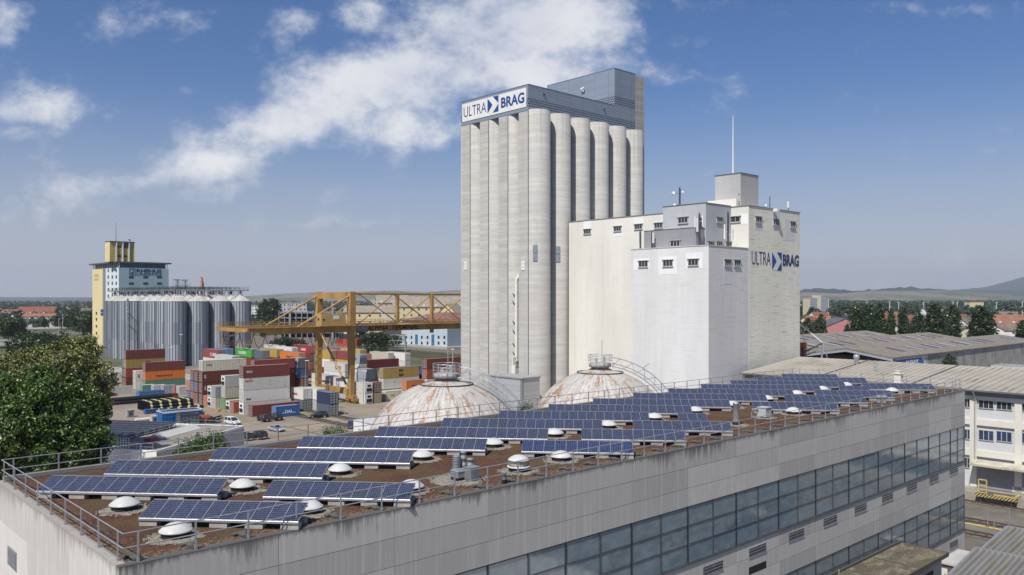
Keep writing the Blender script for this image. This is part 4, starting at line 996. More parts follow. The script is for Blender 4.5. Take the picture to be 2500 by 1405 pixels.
stack(831.6, 923, 'B', LG, ['slate', 'white'], 'low white pair behind the crane sill', 2.75, True, True, texts={1: ('HAMBURG SUD', 1.6, .8, 5.0, .6, TB)})
stack(848, 926, 'B', SH, ['silver', 'white'], 'low white pair beside the front crane leg', 2.75, True, True)
stack(790, 868, 'B', SH, ['rust', 'cream', 'cream'], 'cream topped pile by the rear crane leg', 2.75, True, True)
stack(786, 915, 'B', SH, ['cream', 'white'], 'white pair beside the rear crane leg', 2.75, True, True)
stack(740, 950.6, 'B', SH, ['slate', 'white'], 'left of the pair by the crane sill', 2.75, True, True, texts={1: ('HAMBURG', .6, .9, 2.6, .6, TR)})
stack(774, 1007, 'B', SH, ['silver', 'white'], 'left of the navy container', 2.75)
stack(804.7, 1017, 'B', SH, ['slate', 'navy'], 'navy topped pair beside the black estate car', 2.75)
stack(879, 868.5, 'B', SH, ['silver', 'silver', 'white', 'grey'], 'pile right of the front crane leg', 2.75, True, True, texts={3: ('MSK', 1.0, .9, 3.4, .9, TN), 2: ('hung', 1.6, .9, 3.0, .7, TN)})
stack(893, 866, 'B', LG, ['white', 'navy', 'orange'], 'orange topped pile under the girder', 2.75, True, True)
stack(879, 855.5, 'B', LG, ['rust', 'white', 'brown', 'yellow'], 'yellow topped pile under the girder lettering', 2.75, True, True)
stack(891.4, 988, 'B', 5.0, ['white*', 'white*'], 'nearest pile behind the bogie', 2.8)
stack(913, 985.5, 'B', 2.8, ['ochre', 'maroon'], 'beside the nearest pair behind the bogie', 2.75)
stack(897, 881, 'A', LG, ['slate', 'grey', 'maroon'], 'long maroon topped pile above the grey ones', 2.75, True, True)
stack(887.5, 912, 'B', 4.5, ['silver', 'silver'], 'low pale pair below the maroon pile', 2.75, True, True)
stack(903, 904, 'B', SH, ['grey', 'grey', 'grey'], 'left of the mustard yellow one', 2.75, True, True)
stack(936, 900.7, 'A', LG, ['slate', 'white', 'ochre'], 'mustard topped pile left of the rusty dome', 2.9, True, True, texts={2: ('m\nsc', 5.2, .4, 1.6, 1.9, .03, TB)})
stack(943, 979, 'A', LG, ['cream'], 'on the ground left of the rusty dome', 2.7, texts={0: ('CRXU', 1.4, 1.3, 1.4, .4, TR)})
stack(993, 931, 'A', SH, ['silver', 'orange'], 'just left of the rusty dome', 2.75, True, True, texts={1: ('Hapag', 1.8, .9, 2.8, .8, TN)})
stack(948, 863, 'B', LG, ['white', 'silver', 'cream'], 'cream topped pile near the grassy bank', 2.75, True, True)
stack(988.6, 864.5, 'B', LG, ['silver', 'white', 'white'], 'white topped pile near the grassy bank', 2.75, True, True)
stack(1024, 896, 'B', 2.8, ['silver', 'white', 'slate'], 'narrow pile left of the last blue one', 2.75, True, True)
stack(1037, 897, 'B', 2.8, ['rust', 'navy', 'blue'], 'narrow blue topped pile behind the dome', 2.75, True, True)
stack(1048, 899, 'A', LG, ['brown', 'cream', 'orange'], 'orange pile behind the dome railing', 2.75, True, True)
stack(1043, 876, 'A', LG, ['brown', 'white', 'rust', 'brown'], 'long brown topped pile touching the tall silo', 2.75, True, True)

# ================================================================== gantry crane
CY = pm('crane_yellow', (.37, .225, .072), .6, .22, .35, stretch=(1, 1, .5), col2=(.30, .15, .05), c2=(.58, .74))
K0 = gnd(858, 985)
crane = empty('gantry_crane', K0, TH, 'huge yellow steel gantry crane with a long latticed girder bridging the container yard', 'crane')
KW = 17.1; zb, zt = 19.15, 20.75; ZTOP = 29.9
def leg(mb, x, y, r0=.55, r1=.88):
    vs = []
    for z, a, b in ((2.2, r0, r0 * .9), (18.9, r1, r1 * .95), (ZTOP, r1 * .95, r1 * .95)):
        vs += [(x - a, y - b, z), (x + a, y - b, z), (x + a, y + b, z), (x - a, y + b, z)]
    fs = [(3, 2, 1, 0), (8, 9, 10, 11)]
    for k in (0, 4): fs += [(k + i, k + (i + 1) % 4, k + 4 + (i + 1) % 4, k + 4 + i) for i in range(4)]
    mb.add(vs, fs)
for x in (0, 62):
    for y in (0, KW):
        mb = MB(); leg(mb, x, y); mb.build('leg', CY, crane)
        bg_ = MB(); bg_.box(x - .6, x + .6, y - 1.9, y + 1.9, 1.2, 2.2)
        for k in (-1.4, 1.4):
            bg_.box(x - .5, x + .5, y + k - .9, y + k + .9, .7, 1.25)
            for q in (-.45, .45): bg_.tube([(x - .25, y + k + q, .42), (x + .25, y + k + q, .42)], .36, 10)
        bg_.build('bogie', pm('bogie_yellow', (.33, .19, .06), .7, .3, 1.5), crane)
    mb = MB(); mb.box(x - .65, x + .65, .9, KW - .9, 2.3, 3.9); mb.build('sill_beam', CY, crane)
    mb = MB(); mb.box(x - .9, x + .9, 1.1, KW - 1.1, ZTOP - 1.9, ZTOP - .1); mb.build('portal_beam', CY, crane)
    mb = MB(); mb.tube([(x, KW - .4, 19), (x, 1.3, 3.4)], .28, 8); mb.tube([(x, KW - 1, ZTOP - 3), (x, 2.2, ZTOP - 3)], .12, 6); mb.build('brace', CY, crane)
X0c, X1c = -29.7, 68.0
for y in (0, KW):
    mb = MB()
    vs = [(X0c, y - .6, zt), (X0c, y + .6, zt), (X0c, y - .6, zt - .8), (X0c, y + .6, zt - .8), (X0c + 8, y - .6, zb), (X0c + 8, y + .6, zb), (X1c, y - .6, zb), (X1c, y + .6, zb), (X1c, y - .6, zt), (X1c, y + .6, zt)]
    mb.add(vs, [(0, 1, 9, 8), (0, 2, 3, 1), (2, 4, 5, 3), (4, 6, 7, 5), (6, 8, 9, 7), (0, 8, 6, 4, 2), (1, 3, 5, 7, 9)])
    for k in range(0, 52): mb.box(X0c + 2 + k * 2.02, X0c + 2.06 + k * 2.02, y - .66, y + .66, zb + .02, zt - .02) if k % 3 == 0 else None
    g_ = mb.build('girder', CY, crane)
    mb = MB()
    sy = y - 1.25 if y == 0 else y + 1.25
    for yy in (sy,):
        mb.box(X0c, X1c, min(yy, y), max(yy, y), zt, zt + .08)
        for zz in (.6, 1.1): mb.bar((X0c, yy, zt + zz), (X1c, yy, zt + zz), .07)
        k = X0c
        while k < X1c: mb.bar((k, yy, zt), (k, yy, zt + 1.1), .07); k += 1.5
        for zz in (.6, 1.1): mb.bar((X0c, y, zt + zz), (X1c, y, zt + zz), .05)
    mb.build('walkway', CY, crane)
    mb = MB(); mb.tube([(.9, y, ZTOP - .45), (61.2, y, ZTOP - .45)], .22, 8); mb.build('top_chord', CY, crane)
    mb = MB(); nodes = [(1.5, zt), (13.5, ZTOP - .6), (27, zt), (40, ZTOP - .6), (52, zt), (60.5, ZTOP - .6)]
    for (a, za_), (b, zb_) in zip(nodes[:-1], nodes[1:]): mb.tube([(a, y, za_), (b, y, zb_)], .18, 8)
    mb.tube([(-16.0, y, zt), (-.6, y, ZTOP - 1.1)], .27, 8)
    mb.build('diagonal_brace', CY, crane)
    mb = MB(); mb.box(26.6, 27.4, y - .45, y + .45, zt - 2.6, ZTOP - .4); mb.build('upright', CY, crane)
for x in (X0c + .4, X1c - .4, 27): mb = MB(); mb.box(x - .4, x + .4, .6, KW - .6, zt - 1.0, zt - .1); mb.build('cross_beam', CY, crane)
sa, za = onR(Vector((K0.x, K0.y, 0)), 895, 809, -.6); sb, zb2 = onR(Vector((K0.x, K0.y, 0)), 1022, 806, -.6)
fit_text('lettering', 'ALPINA  TERMINAL', crane, (sa, -.61, zb + .22), (1, 0, 0), sb - sa, 1.3, (0, -1, 0), TB, .02, .25)
mb = MB(); s, z = onR(Vector((K0.x, K0.y, 0)), 868, 806, -.6); mb.box(s, s + 3.6, -.66, -.602, zb + .2, zb + 1.6); mb.build('name_plate', flat('faded_blue_plate', (.16, .17, .27), .6, var=.4), crane)
# machine house on the near girder
hx0, _ = onR(Vector((K0.x, K0.y, 0)), 781, 780, -1.9); hx1, _ = onR(Vector((K0.x, K0.y, 0)), 841, 780, -1.9)
mb = MB(); mb.box(hx0 - .8, hx1 + 1.8, -3.2, 1.2, zt + .1, zt + .3); mb.bar((hx0 + 2, -2.8, zt), (hx0 + 4, -.6, zb - .5), .15); mb.build('platform', CY, crane)
mb = MB(); mb.box(hx0, hx1, -2.6, .8, zt + .32, zt + 3.3); mh = mb.build('machine_house', cladding('machine_house_yellow', (.50, .34, .13), 99, .95), crane)
mb = MB(); mb.box(hx0 + 3.6, hx0 + 5.3, -2.66, -2.602, zt + 1.9, zt + 2.9); mb.build('name_plate', M['white'], mh)
mb = MB(); mb.box(hx0 - .05, hx0 - .002, -1.6, -.9, zt + 1.6, zt + 2.3); mb.box(hx0 + .5, hx0 + 1.0, -2.65, -2.602, zt + 1.6, zt + 2.1); mb.build('window', M['darkglass'], mh)
mb = MB()
for q in (hx0 - .7, hx1 + 1.7): mb.bar((q, -3.1, zt + .3), (q, -3.1, zt + 1.4), .08)
mb.bar((hx0 - .7, -3.1, zt + 1.4), (hx1 + 1.7, -3.1, zt + 1.4), .07); mb.bar((hx0 - .7, -3.1, zt + .9), (hx1 + 1.7, -3.1, zt + .9), .05); mb.build('handrail', CY, mh)
# hanging festoon cable
mb = MB()
segs = [-28.6, -24.0, -20.3, -16.9, -13.9, -10.9, -8.2, -5.7, -3.4, -1.2, 1.0, 2.9, 4.2, 5.2, 6.2, 7.1]
for a, b in zip(segs[:-1], segs[1:]):
    sag = 4.1 + random.uniform(-.5, .5); pts = []
    for k in range(11):
        t = k / 10; pts.append((a + (b - a) * t, KW - 1.3, zb - .2 - sag * (1 - (2 * t - 1) ** 2) ** .6))
    mb.tube(pts, .085, 5, 0, False)
mb.build('festoon_cable', M['rubber'], crane)
mb = MB(); yb = KW - 1.9; mb.box(X0c + 1, X0c + 9, yb + .2, yb + 1.6, zb - 3.4, zb - 3.3)
for k in range(5):
    q = X0c + 1 + 2 * k; mb.bar((q, yb + .2, zb - 3.3), (q, yb + .2, zb - 2.2), .07); mb.bar((q, yb + 1.6, zb - 3.3), (q, yb + 1.6, zb - 2.2), .07)
for y_ in (yb + .2, yb + 1.6):
    for z_ in (-2.2, -2.75): mb.bar((X0c + 1, y_, zb + z_), (X0c + 9, y_, zb + z_), .06)
mb.bar((X0c + 1, yb + .9, zb - 3.3), (X0c + 1.6, yb + .9, zt - .8), .12); mb.bar((X0c + 9, yb + .9, zb - 3.3), (X0c + 9, yb + .9, zb), .12)
for y_ in (yb + .2, yb + 1.6): mb.bar((X0c + 1, y_, zb - 1.2), (X0c + 8, y_, zb + .2), .12)
mb.build('service_basket', CY, crane)
# trolley with its latticed mast between the girders
mb = MB(); tx = -4.2
mb.box(tx - 2.5, tx + 2.5, 6.5, 11, zb - .2, zb + .8); mb.build('trolley', CY, crane)
mb = MB(); ty = 10.0; z0 = 4.2; nseg = 14
for cx, cy in ((-.6, -.6), (.6, -.6), (.6, .6), (-.6, .6)): mb.bar((tx + cx, ty + cy, z0), (tx + cx, ty + cy, zb), .13)
for k in range(nseg):
    a = z0 + (zb - z0) * k / nseg; b = z0 + (zb - z0) * (k + 1) / nseg
    for (c0, c1) in (((-.6, -.6), (.6, -.6)), ((.6, -.6), (.6, .6)), ((-.6, .6), (-.6, -.6)), ((.6, .6), (-.6, .6))):
        mb.bar((tx + c0[0], ty + c0[1], a if k % 2 else b), (tx + c1[0], ty + c1[1], b if k % 2 else a), .08)
mb.tube([(tx, ty, z0 - .2), (tx, ty, z0 - 1.2)], .9, 10); mb.build('lifting_mast', CY, crane)

# ================================================================== rusty domes
def dome_mat():
    m, n, bs = base_mat('rusty_white_sheet'); tc = n.n('ShaderNodeTexCoord').outputs['Object']; x, y, z = n.sep(tc)
    ang = n.m('ARCTAN2', y, x); 
    av = n.comb(n.m('MULTIPLY', ang, 7.0), n.m('MULTIPLY', z, .42), 0.0)
    st = n.noise(n.mapv(av, (2.6, .8, 1)), 1.0, 9, .75); patch = n.noise(n.mapv(av, (1.0, .75, 1), (3, 1, 0)), 1.0, 8, .74); small = n.noise(tc, 2.2, 7, .75)
    c = n.mix(n.ramp(st, .35, .7), (.56, .54, .50), (.33, .32, .30))
    c = n.mix(n.m('MULTIPLY', n.ramp(small, .46, .62), .5), c, (.30, .28, .25))
    big = n.ramp(n.m('ADD', n.m('MULTIPLY', n.noise(n.mapv(tc, (.22, .22, .3)), 1.0, 8, .72), .8), n.m('MULTIPLY', st, .22)), .55, .60)
    rust = n.m('MULTIPLY', n.ramp(n.m('ADD', n.m('MULTIPLY', patch, .75), n.m('MULTIPLY', st, .35)), .555, .62), n.ramp(small, .34, .52))
    c = n.mix(n.m('MAXIMUM', n.m('MULTIPLY', rust, .9), n.m('MULTIPLY', big, n.ramp(small, .36, .56))), c, n.mix(small, (.17, .07, .02), (.38, .20, .075)))
    fr = n.m('ABSOLUTE', n.m('SUBTRACT', n.m('FRACT', n.m('MULTIPLY', ang, 36 / 6.2832)), .5)); ln = n.m('GREATER_THAN', fr, .485)
    c = n.mix(n.m('MULTIPLY', ln, .5), c, (.20, .18, .16))
    n.l(c, bs.inputs['Base Color']); bs.inputs['Roughness'].default_value = .6
    b = n.n('ShaderNodeBump'); b.inputs['Strength'].default_value = .4; b.inputs['Distance'].default_value = .08
    n.l(n.m('ADD', st, small), b.inputs['Height']); n.l(b.outputs[0], bs.inputs['Normal'])
    return m
M['dome'] = dome_mat()
def storage_dome(px, d, zc, Rd, label, rz):
    o = empty('storage_dome', (ray(px) * d, d, 0), rz, label, 'dome'); ctop = Rd * .985
    prof = [(Rd, 0), (Rd, zc)] + [(Rd * math.cos(R(a)), zc + ctop * math.sin(R(a))) for a in range(3, 82, 3)] + [(1.9, zc + ctop * .99), (1.9, zc + ctop * 1.0)]
    mb = MB(); mb.lathe(prof, 72); mb.build('shell', M['dome'], o)
    zt_ = zc + ctop
    mb = MB(); mb.lathe([(1.5, -.1), (1.5, .35), (1.85, .4), (1.85, 1.0), (1.75, 1.05), (.01, 1.15)], 20, (0, 0, zt_)); mb.build('crown', pm('weathered_zinc', (.36, .36, .34), .7, .3, 2.0), o)
    mb = MB(); rr = 3.85; zz = zc + math.sqrt(Rd * Rd - rr * rr) * .985 + .12
    mb.tube([(rr * math.cos(k * math.pi / 18), rr * math.sin(k * math.pi / 18), zz) for k in range(37)], .09, 5, 0, False)
    mb.build('ring_pipe', M['darksteel'], o)
    mb = MB(); rr = 2.0
    for z in (1.5, 1.95, 2.4): mb.tube([(rr * math.cos(k * math.pi / 10), rr * math.sin(k * math.pi / 10), zt_ + z) for k in range(21)], .045, 5, 0, False)
    for k in range(10): a = k * math.pi / 5; mb.bar((rr * math.cos(a), rr * math.sin(a), zt_ + .5), (rr * math.cos(a), rr * math.sin(a), zt_ + 2.4), .06)
    mb.tube([(.3, -.3, zt_ + 1), (.3, -.3, zt_ + 4.8 )], .06, 6); mb.box(-.8, -.4, -.4, 0, zt_ + 1.1, zt_ + 1.8); mb.box(.5, .9, -.3, .1, zt_ + 1.1, zt_ + 2.1)
    mb.build('railing', M['steel'], o)
    mb = MB(); n = 16
    def P(rad, a, y): return (rad * math.sin(a), y, zc + rad * math.cos(a))
    aa = [R(9) + R(72) * k / n for k in range(n + 1)]
    for y in (-.5, .5):
        mb.tube([P(Rd + .45, a, y) for a in aa], .06, 5, 0, False); mb.tube([P(Rd + 1.95, a, y) for a in aa], .06, 5, 0, False)
        mb.tube([P(Rd + .95, a, y) for a in aa], .035, 4, 0, False)
        for k in range(0, n, 2):
            mb.bar(P(Rd + .45, aa[k], y), P(Rd + 1.95, aa[k + 1], y), .05); mb.bar(P(Rd + 1.95, aa[k + 1], y), P(Rd + .45, aa[k + 2], y), .05)
    for k in range(n + 1): mb.bar(P(Rd + .45, aa[k], -.5), P(Rd + .45, aa[k], .5), .06); mb.bar(P(Rd + 1.95, aa[k], -.5), P(Rd + 1.95, aa[k], .5), .04)
    for k in range(3 * n):
        a = aa[0] + (aa[-1] - aa[0]) * k / (3 * n); mb.bar(P(Rd + .5, a, -.5), P(Rd + .5, a, .5), .05)
    for a in (R(30), R(50)):
        for y in (-.6, .6): mb.bar(P(Rd + 1.9, a, y), P(Rd + 3.1, a + .04, y), .06)
        mb.bar(P(Rd + 3.1, a + .04, -.6), P(Rd + 3.1, a + .04, .6), .06)
    mb.bar((1.9, -.5, zt_ + 2.4), P(Rd + 1.95, aa[0], -.5), .05); mb.build('curved_ladder', M['steel'], o)
    return o
storage_dome(1090, 120, 4.3, 12.1, 'left rusty white storage dome with a railed crown and curved ladder', R(-12))
storage_dome(1465, 139, 4.3, 12.1, 'right rusty white storage dome, in front of the white storehouse', R(-6))
# ================================================================== trees
def leaf_mat(name, c1, c2, trans=.15):
    m, n, bs = base_mat(name); g = n.n('ShaderNodeNewGeometry').outputs['Random Per Island']; oi = n.n('ShaderNodeObjectInfo').outputs['Random']
    c = n.mix(n.m('POWER', g, 1.8), c1, c2); c = n.mix(n.m('MULTIPLY', oi, .35), c, tuple(v * .65 for v in c1))  # skewed spread paints bright highlight flecks over dark leaves
    n.l(c, bs.inputs['Base Color']); bs.inputs['Roughness'].default_value = .38; bs.inputs['Specular IOR Level'].default_value = .5
    tr = n.n('ShaderNodeBsdfTranslucent'); n.l(n.mix(1.0, c, (1.2, 1.4, .6), 'MULTIPLY'), tr.inputs[0]); mx = n.n('ShaderNodeMixShader'); mx.inputs[0].default_value = trans
    n.l(bs.outputs[0], mx.inputs[1]); n.l(tr.outputs[0], mx.inputs[2]); n.l(mx.outputs[0], m.node_tree.nodes['Material Output'].inputs[0])
    return m
LEAF = {'bright': leaf_mat('bright_leaves', (.022, .052, .010), (.20, .29, .06)), 'chestnut': leaf_mat('chestnut_leaves', (.025, .036, .009), (.42, .43, .13)),
        'dark': leaf_mat('dark_leaves', (.022, .045, .014), (.075, .115, .035)), 'mid': leaf_mat('mid_leaves', (.040, .065, .022), (.085, .11, .04)), 'far': leaf_mat('far_leaves', (.030, .050, .026), (.055, .080, .038), .1)}
def leaves(lobes, n_per_m2, size, seed, clump=.8, fill=.25, squash=1.0, up=.35):
    """lobes: (x,y,z,r[,rz]) -> mesh arrays of separate leaf quads gathered into clumps"""
    rg = np.random.RandomState(seed); VV = []
    for lb in lobes:
        x, y, z, r_ = lb[:4]; rz = lb[4] if len(lb) > 4 else r_ * squash
        nc = max(5, int(4 * math.pi * r_ * max(r_, rz) / (clump * clump * 1.25)))
        v = rg.normal(size=(nc, 3)); v /= np.linalg.norm(v, axis=1)[:, None]
        rad = rg.uniform(.72, 1.1, nc); rad[rg.rand(nc) < fill] *= rg.uniform(.3, .75)
        cen = np.array([x, y, z]) + v * rad[:, None] * np.array([r_, r_, rz])
        nl = max(4, int(n_per_m2 * clump * clump * 3))
        off = rg.normal(size=(nc, nl, 3)) * clump * .34 * rg.uniform(.6, 1.2, (nc, 1, 1))
        P = (cen[:, None, :] + off).reshape(-1, 3); out = np.repeat(v, nl, 0)
        N = out * .7 + rg.normal(size=P.shape) * .75 + np.array([0, 0, up]); N /= np.linalg.norm(N, axis=1)[:, None]
        T = np.cross(N, rg.normal(size=P.shape)); T /= np.linalg.norm(T, axis=1)[:, None]; Bn = np.cross(N, T)
        s = (size * rg.uniform(.55, 1.25, len(P)))[:, None] / 2
        q = np.stack([P - T * s, P - Bn * s * .6 + T * s * .1, P + T * s, P + Bn * s * .6 + T * s * .1], 1)
        VV.append(q.reshape(-1, 3))
    V = np.concatenate(VV).astype(np.float32); nq = len(V) // 4
    return V, nq
def quads_mesh(name, V, nq, mat):
    me = bpy.data.meshes.new(name); me.vertices.add(len(V)); me.vertices.foreach_set('co', V.ravel())
    me.loops.add(nq * 4); me.loops.foreach_set('vertex_index', np.arange(nq * 4, dtype=np.int32))
    me.polygons.add(nq); me.polygons.foreach_set('loop_start', np.arange(nq, dtype=np.int32) * 4)
    me.materials.append(mat); me.update(calc_edges=True); me.validate(); return me
def trunk_mesh(h_, r0, lobes, seed, base=(0, 0, 0)):
    rn = random.Random(seed); mb = MB(); bx, by, bz = base
    pts = [(bx, by, bz), (bx + rn.uniform(-.2, .2), by, bz + h_ * .35), (bx + rn.uniform(-.4, .4), by + rn.uniform(-.3, .3), bz + h_ * .7), (bx, by, bz + h_)]
    mb.tube(pts, [r0, r0 * .75, r0 * .5, r0 * .15], 8)
    for lb in lobes:
        k = rn.uniform(.35, .75); p0 = Vector(pts[1]).lerp(Vector(pts[3]), k - .2); q = Vector(lb[:3]); mid = p0.lerp(q, .5) + Vector((0, 0, -.3))
        mb.tube([p0, mid, q], [r0 * .35, r0 * .22, r0 * .06], 6)
    return mb
def big_tree(name, lobes, mat, label, size, dens, seed, base, h_, r0, clump=.8, group=None):
    rq = random.Random(seed * 3); fine = []
    for (a, b, c, q) in lobes:
        if q > 1.4:
            fine.append((a, b, c, q * .68))
            for k in range(11):
                v = Vector((rq.gauss(0, 1), rq.gauss(0, 1) - .35, rq.gauss(0, 1) + .25)).normalized(); fine.append((a + v.x * q * .72, b + v.y * q * .72, c + v.z * q * .72, q * rq.uniform(.22, .40)))
        else: fine.append((a, b, c, q))
    lobes = fine
    o = empty(name, base, 0, label, 'tree', group)
    ls = [(a - base[0], b - base[1], c - base[2], *rest) for (a, b, c, *rest) in lobes]
    V, nq = leaves(ls, dens, size, seed, clump)
    link('crown', quads_mesh('crown', V, nq, LEAF[mat]), o)
    trunk_mesh(h_, r0, ls, seed).build('trunk', M['bark'], o)
    return o
def L_(px, py, d, r_): p = W(px, py, d); return (p.x, p.y, p.z, r_)
lob1 = [L_(45, 968, 76, 3.0), L_(110, 962, 77, 2.6), L_(20, 1010, 74, 3.2), L_(120, 1020, 74, 3.6), L_(200, 1020, 76, 2.8), L_(235, 1000, 77, 1.5), L_(60, 1080, 73, 3.6), L_(160, 1090, 74, 3.6), L_(245, 1075, 75, 1.7), L_(90, 922, 77, 1.5), L_(-30, 968, 76, 2.8),
        L_(-60, 1030, 75, 3.4), L_(100, 1150, 75, 3.6), L_(0, 1150, 76, 3.6), L_(215, 1125, 76, 2.2), L_(185, 955, 77, 1.7), L_(180, 1170, 77, 2.5)]
big_tree('broadleaf_tree', lob1, 'bright', 'large bright green tree at the left, right behind the planted roof', .30, 17, 11, Vector((ray(90) * 77, 77, 0)), 20, .45, .62)
lob2 = [L_(185, 895, 118, 4.2), L_(115, 892, 120, 3.0), L_(245, 915, 116, 2.8), L_(50, 915, 119, 3.4), L_(-10, 940, 118, 4.0), L_(210, 860, 120, 2.4), L_(150, 862, 120, 2.2), L_(95, 940, 115, 4.5), L_(220, 960, 115, 3.4), L_(160, 930, 114, 4.2), L_(200, 845, 121, 1.6), L_(262, 935, 116, 1.4), L_(60, 885, 120, 2.0), L_(90, 862, 121, 1.0)]
big_tree('broadleaf_tree', lob2, 'chestnut', 'wide yellowish green flowering tree behind the bright green one, below the grain bins', .36, 12, 12, Vector((ray(150) * 118, 118, 0)), 19, .5, .72)
lob3 = [L_(487, 1100, 108, 2.3), L_(455, 1120, 107, 2.0), L_(520, 1092, 109, 1.9), L_(535, 1100, 109, 1.5), L_(465, 1092, 109, 1.4), L_(500, 1130, 106, 2.4), L_(440, 1135, 106, 1.6)]
big_tree('broadleaf_tree', lob3, 'bright', 'smaller green tree between the planted roof and the low white building', .26, 20, 13, Vector((ray(490) * 108, 108, 0)), 8, .25, .7)
lob4 = [L_(812, 1066, 100, 1.3), L_(795, 1068, 100, .9), L_(832, 1066, 100, 1.0)]
big_tree('shrub', lob4, 'bright', 'small treetop peeking over the rear roof edge beside the parking area', .24, 20, 14, Vector((ray(812) * 100, 100, 0)), 10, .2, .6)
lob5 = [L_(1276, 1003, 116, .9), L_(1292, 998, 117, .8), L_(1284, 1012, 116, 1.1)]
big_tree('shrub', lob5, 'mid', 'small shrub top between the two rusty domes', .2, 20, 15, Vector((ray(1283) * 116, 116, 0)), 10, .15, .5)

# reusable tree kinds for the middle distance
def kind_mesh(kind, seed):
    rn = random.Random(seed); lb = []
    if kind == 'poplar':
        for k in range(16):
            t = k / 15; rr = 1.9 * math.sin(math.pi * min(1, .18 + t * .82)) ** .7 + .5; lb.append((rn.uniform(-.8, .8), rn.uniform(-.8, .8), 3.0 + 13.5 * t, rr * rn.uniform(.8, 1.15), rr * 1.2))
        return leaves(lb, 5, .62, seed, 1.0, .3), 17, .35, lb[::3]
    if kind == 'cypress':
        for k in range(9): t = k / 8; lb.append((rn.uniform(-.5, .5), rn.uniform(-.5, .5), 2 + 15 * t, 2.6 * (1 - .55 * t) * rn.uniform(.85, 1.1), 2.6))
        return leaves(lb, 6, .6, seed, 1.0, .2), 16, .35, lb[::3]
    for k in range(11):
        a = rn.uniform(0, 6.28); q = rn.uniform(0, 3.4); lb.append((q * math.cos(a), q * math.sin(a), rn.uniform(4, 10.5) - q * .35, rn.uniform(1.7, 3.0)))
    return leaves(lb, 3.2, .75, seed, 1.3, .2), 9, .35, lb[::3]
_kinds = {}
def place_tree(kind, mat, p, h_, label, group=None, seed=0, width=1.0, rz=0.0, name=None):
    key = (kind, mat, seed)
    if key not in _kinds:
        (V, nq), th, tr, lb = kind_mesh(kind, 100 + seed * 7 + len(kind))
        _kinds[key] = (quads_mesh('crown', V, nq, LEAF[mat]), trunk_mesh(th, tr, lb, seed).mesh('trunk', M['bark']), float(V[:, 2].max()))
    cm_, tm_, top = _kinds[key]; s = h_ / top
    o = empty(name or {'poplar': 'poplar_tree', 'cypress': 'conical_tree'}.get(kind, 'broadleaf_tree'), p, rz, label, 'tree', group); o.scale = (s * width, s * width, s)
    link('crown', cm_, o); link('trunk', tm_, o); return o

# ================================================================== low white neighbour with solar roof
N0 = Vector((ray(382) * 118.8, 118.8, 0)); NR = R(78)
nb = empty('low_building', N0, NR, 'low white building with a gravel roof and dark solar panels below the big tree', 'building')
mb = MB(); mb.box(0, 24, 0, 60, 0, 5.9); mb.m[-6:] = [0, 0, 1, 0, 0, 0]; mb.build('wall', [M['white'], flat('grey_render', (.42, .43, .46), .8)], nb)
mb = MB(); mb.box(.25, 23.75, .25, 59.7, 5.9, 6.0); mb.build('roof', M['roof_gravel'], nb)
mb = MB(); mb.box(0, .25, 0, 60, 5.9, 6.25); mb.box(.25, 24, 0, .25, 5.9, 6.25); mb.box(23.75, 24, .25, 60, 5.9, 6.25); mb.build('parapet', M['white'], nb)
mb = MB()
for k in range(5): mb.add([(10 + 2.2 * k, 6.2, 6.05), (12.1 + 2.2 * k, 6.2, 6.05), (12.1 + 2.2 * k, 8.9, 6.05), (10 + 2.2 * k, 8.9, 6.05), (10 + 2.2 * k, 7.5, 6.75), (12.1 + 2.2 * k, 7.5, 6.75)], [(0, 1, 5, 4), (3, 4, 5, 2), (0, 4, 3), (1, 2, 5)])
mb.build('ridge_skylight', M['acrylic'], nb)
mb = MB()
for (x, y) in ((4, 3), (5.5, 5.5), (8, 2.5), (11, 4), (14, 3), (17, 4.5), (19, 2.4), (3, 9), (6, 12), (2, 14), (21, 5)):
    for q in range(7): a = q * .9; mb.add([(x + .5 * math.cos(a), y + .5 * math.sin(a), 6.01), (x + .25 * math.cos(a + .5), y + .25 * math.sin(a + .5), 6.06), (x, y, 6.08)], [(0, 1, 2)])
mb.build('vent_patch', M['rubber'], nb)
dk = pm('dark_solar_sheet', (.035, .038, .048), .35, .2, .5)
for k in range(6):
    x = 9.0 + k * 2.1
    sr = empty('solar_panel_row', N0 + Matrix.Rotation(NR, 3, 'Z') @ Vector((x, 11 + (k % 2) * .2, 6.0)), NR, f'{ORD[k]} dark solar row from the front on the low white building', 'solar panels', 'dark solar rows on the low building')
    for j in range(14):
        pmk = MB(); pmk.add([(0, j * 2.5, .25), (1.9, j * 2.5, .85), (1.9, j * 2.5 + 2.42, .85), (0, j * 2.5 + 2.42, .25), (0, j * 2.5, .2), (1.9, j * 2.5, .8), (1.9, j * 2.5 + 2.42, .8), (0, j * 2.5 + 2.42, .2)], [(0, 3, 2, 1)[::-1], (4, 5, 6, 7)[::-1], (0, 4, 5, 1)[::-1], (3, 2, 6, 7)[::-1], (0, 3, 7, 4)[::-1], (1, 5, 6, 2)[::-1]])
        pmk.build('panel', dk, sr)
    fm = MB(); fm.bar((-.03, 0, .22), (-.03, 35, .22), .08); fm.bar((1.95, 0, .84), (1.95, 35, .84), .06)
    for j in range(8): fm.bar((1.8, j * 5 + .1, 0), (1.8, j * 5 + .1, .8), .08)
    fm.build('support_frame', M['frame'], sr)
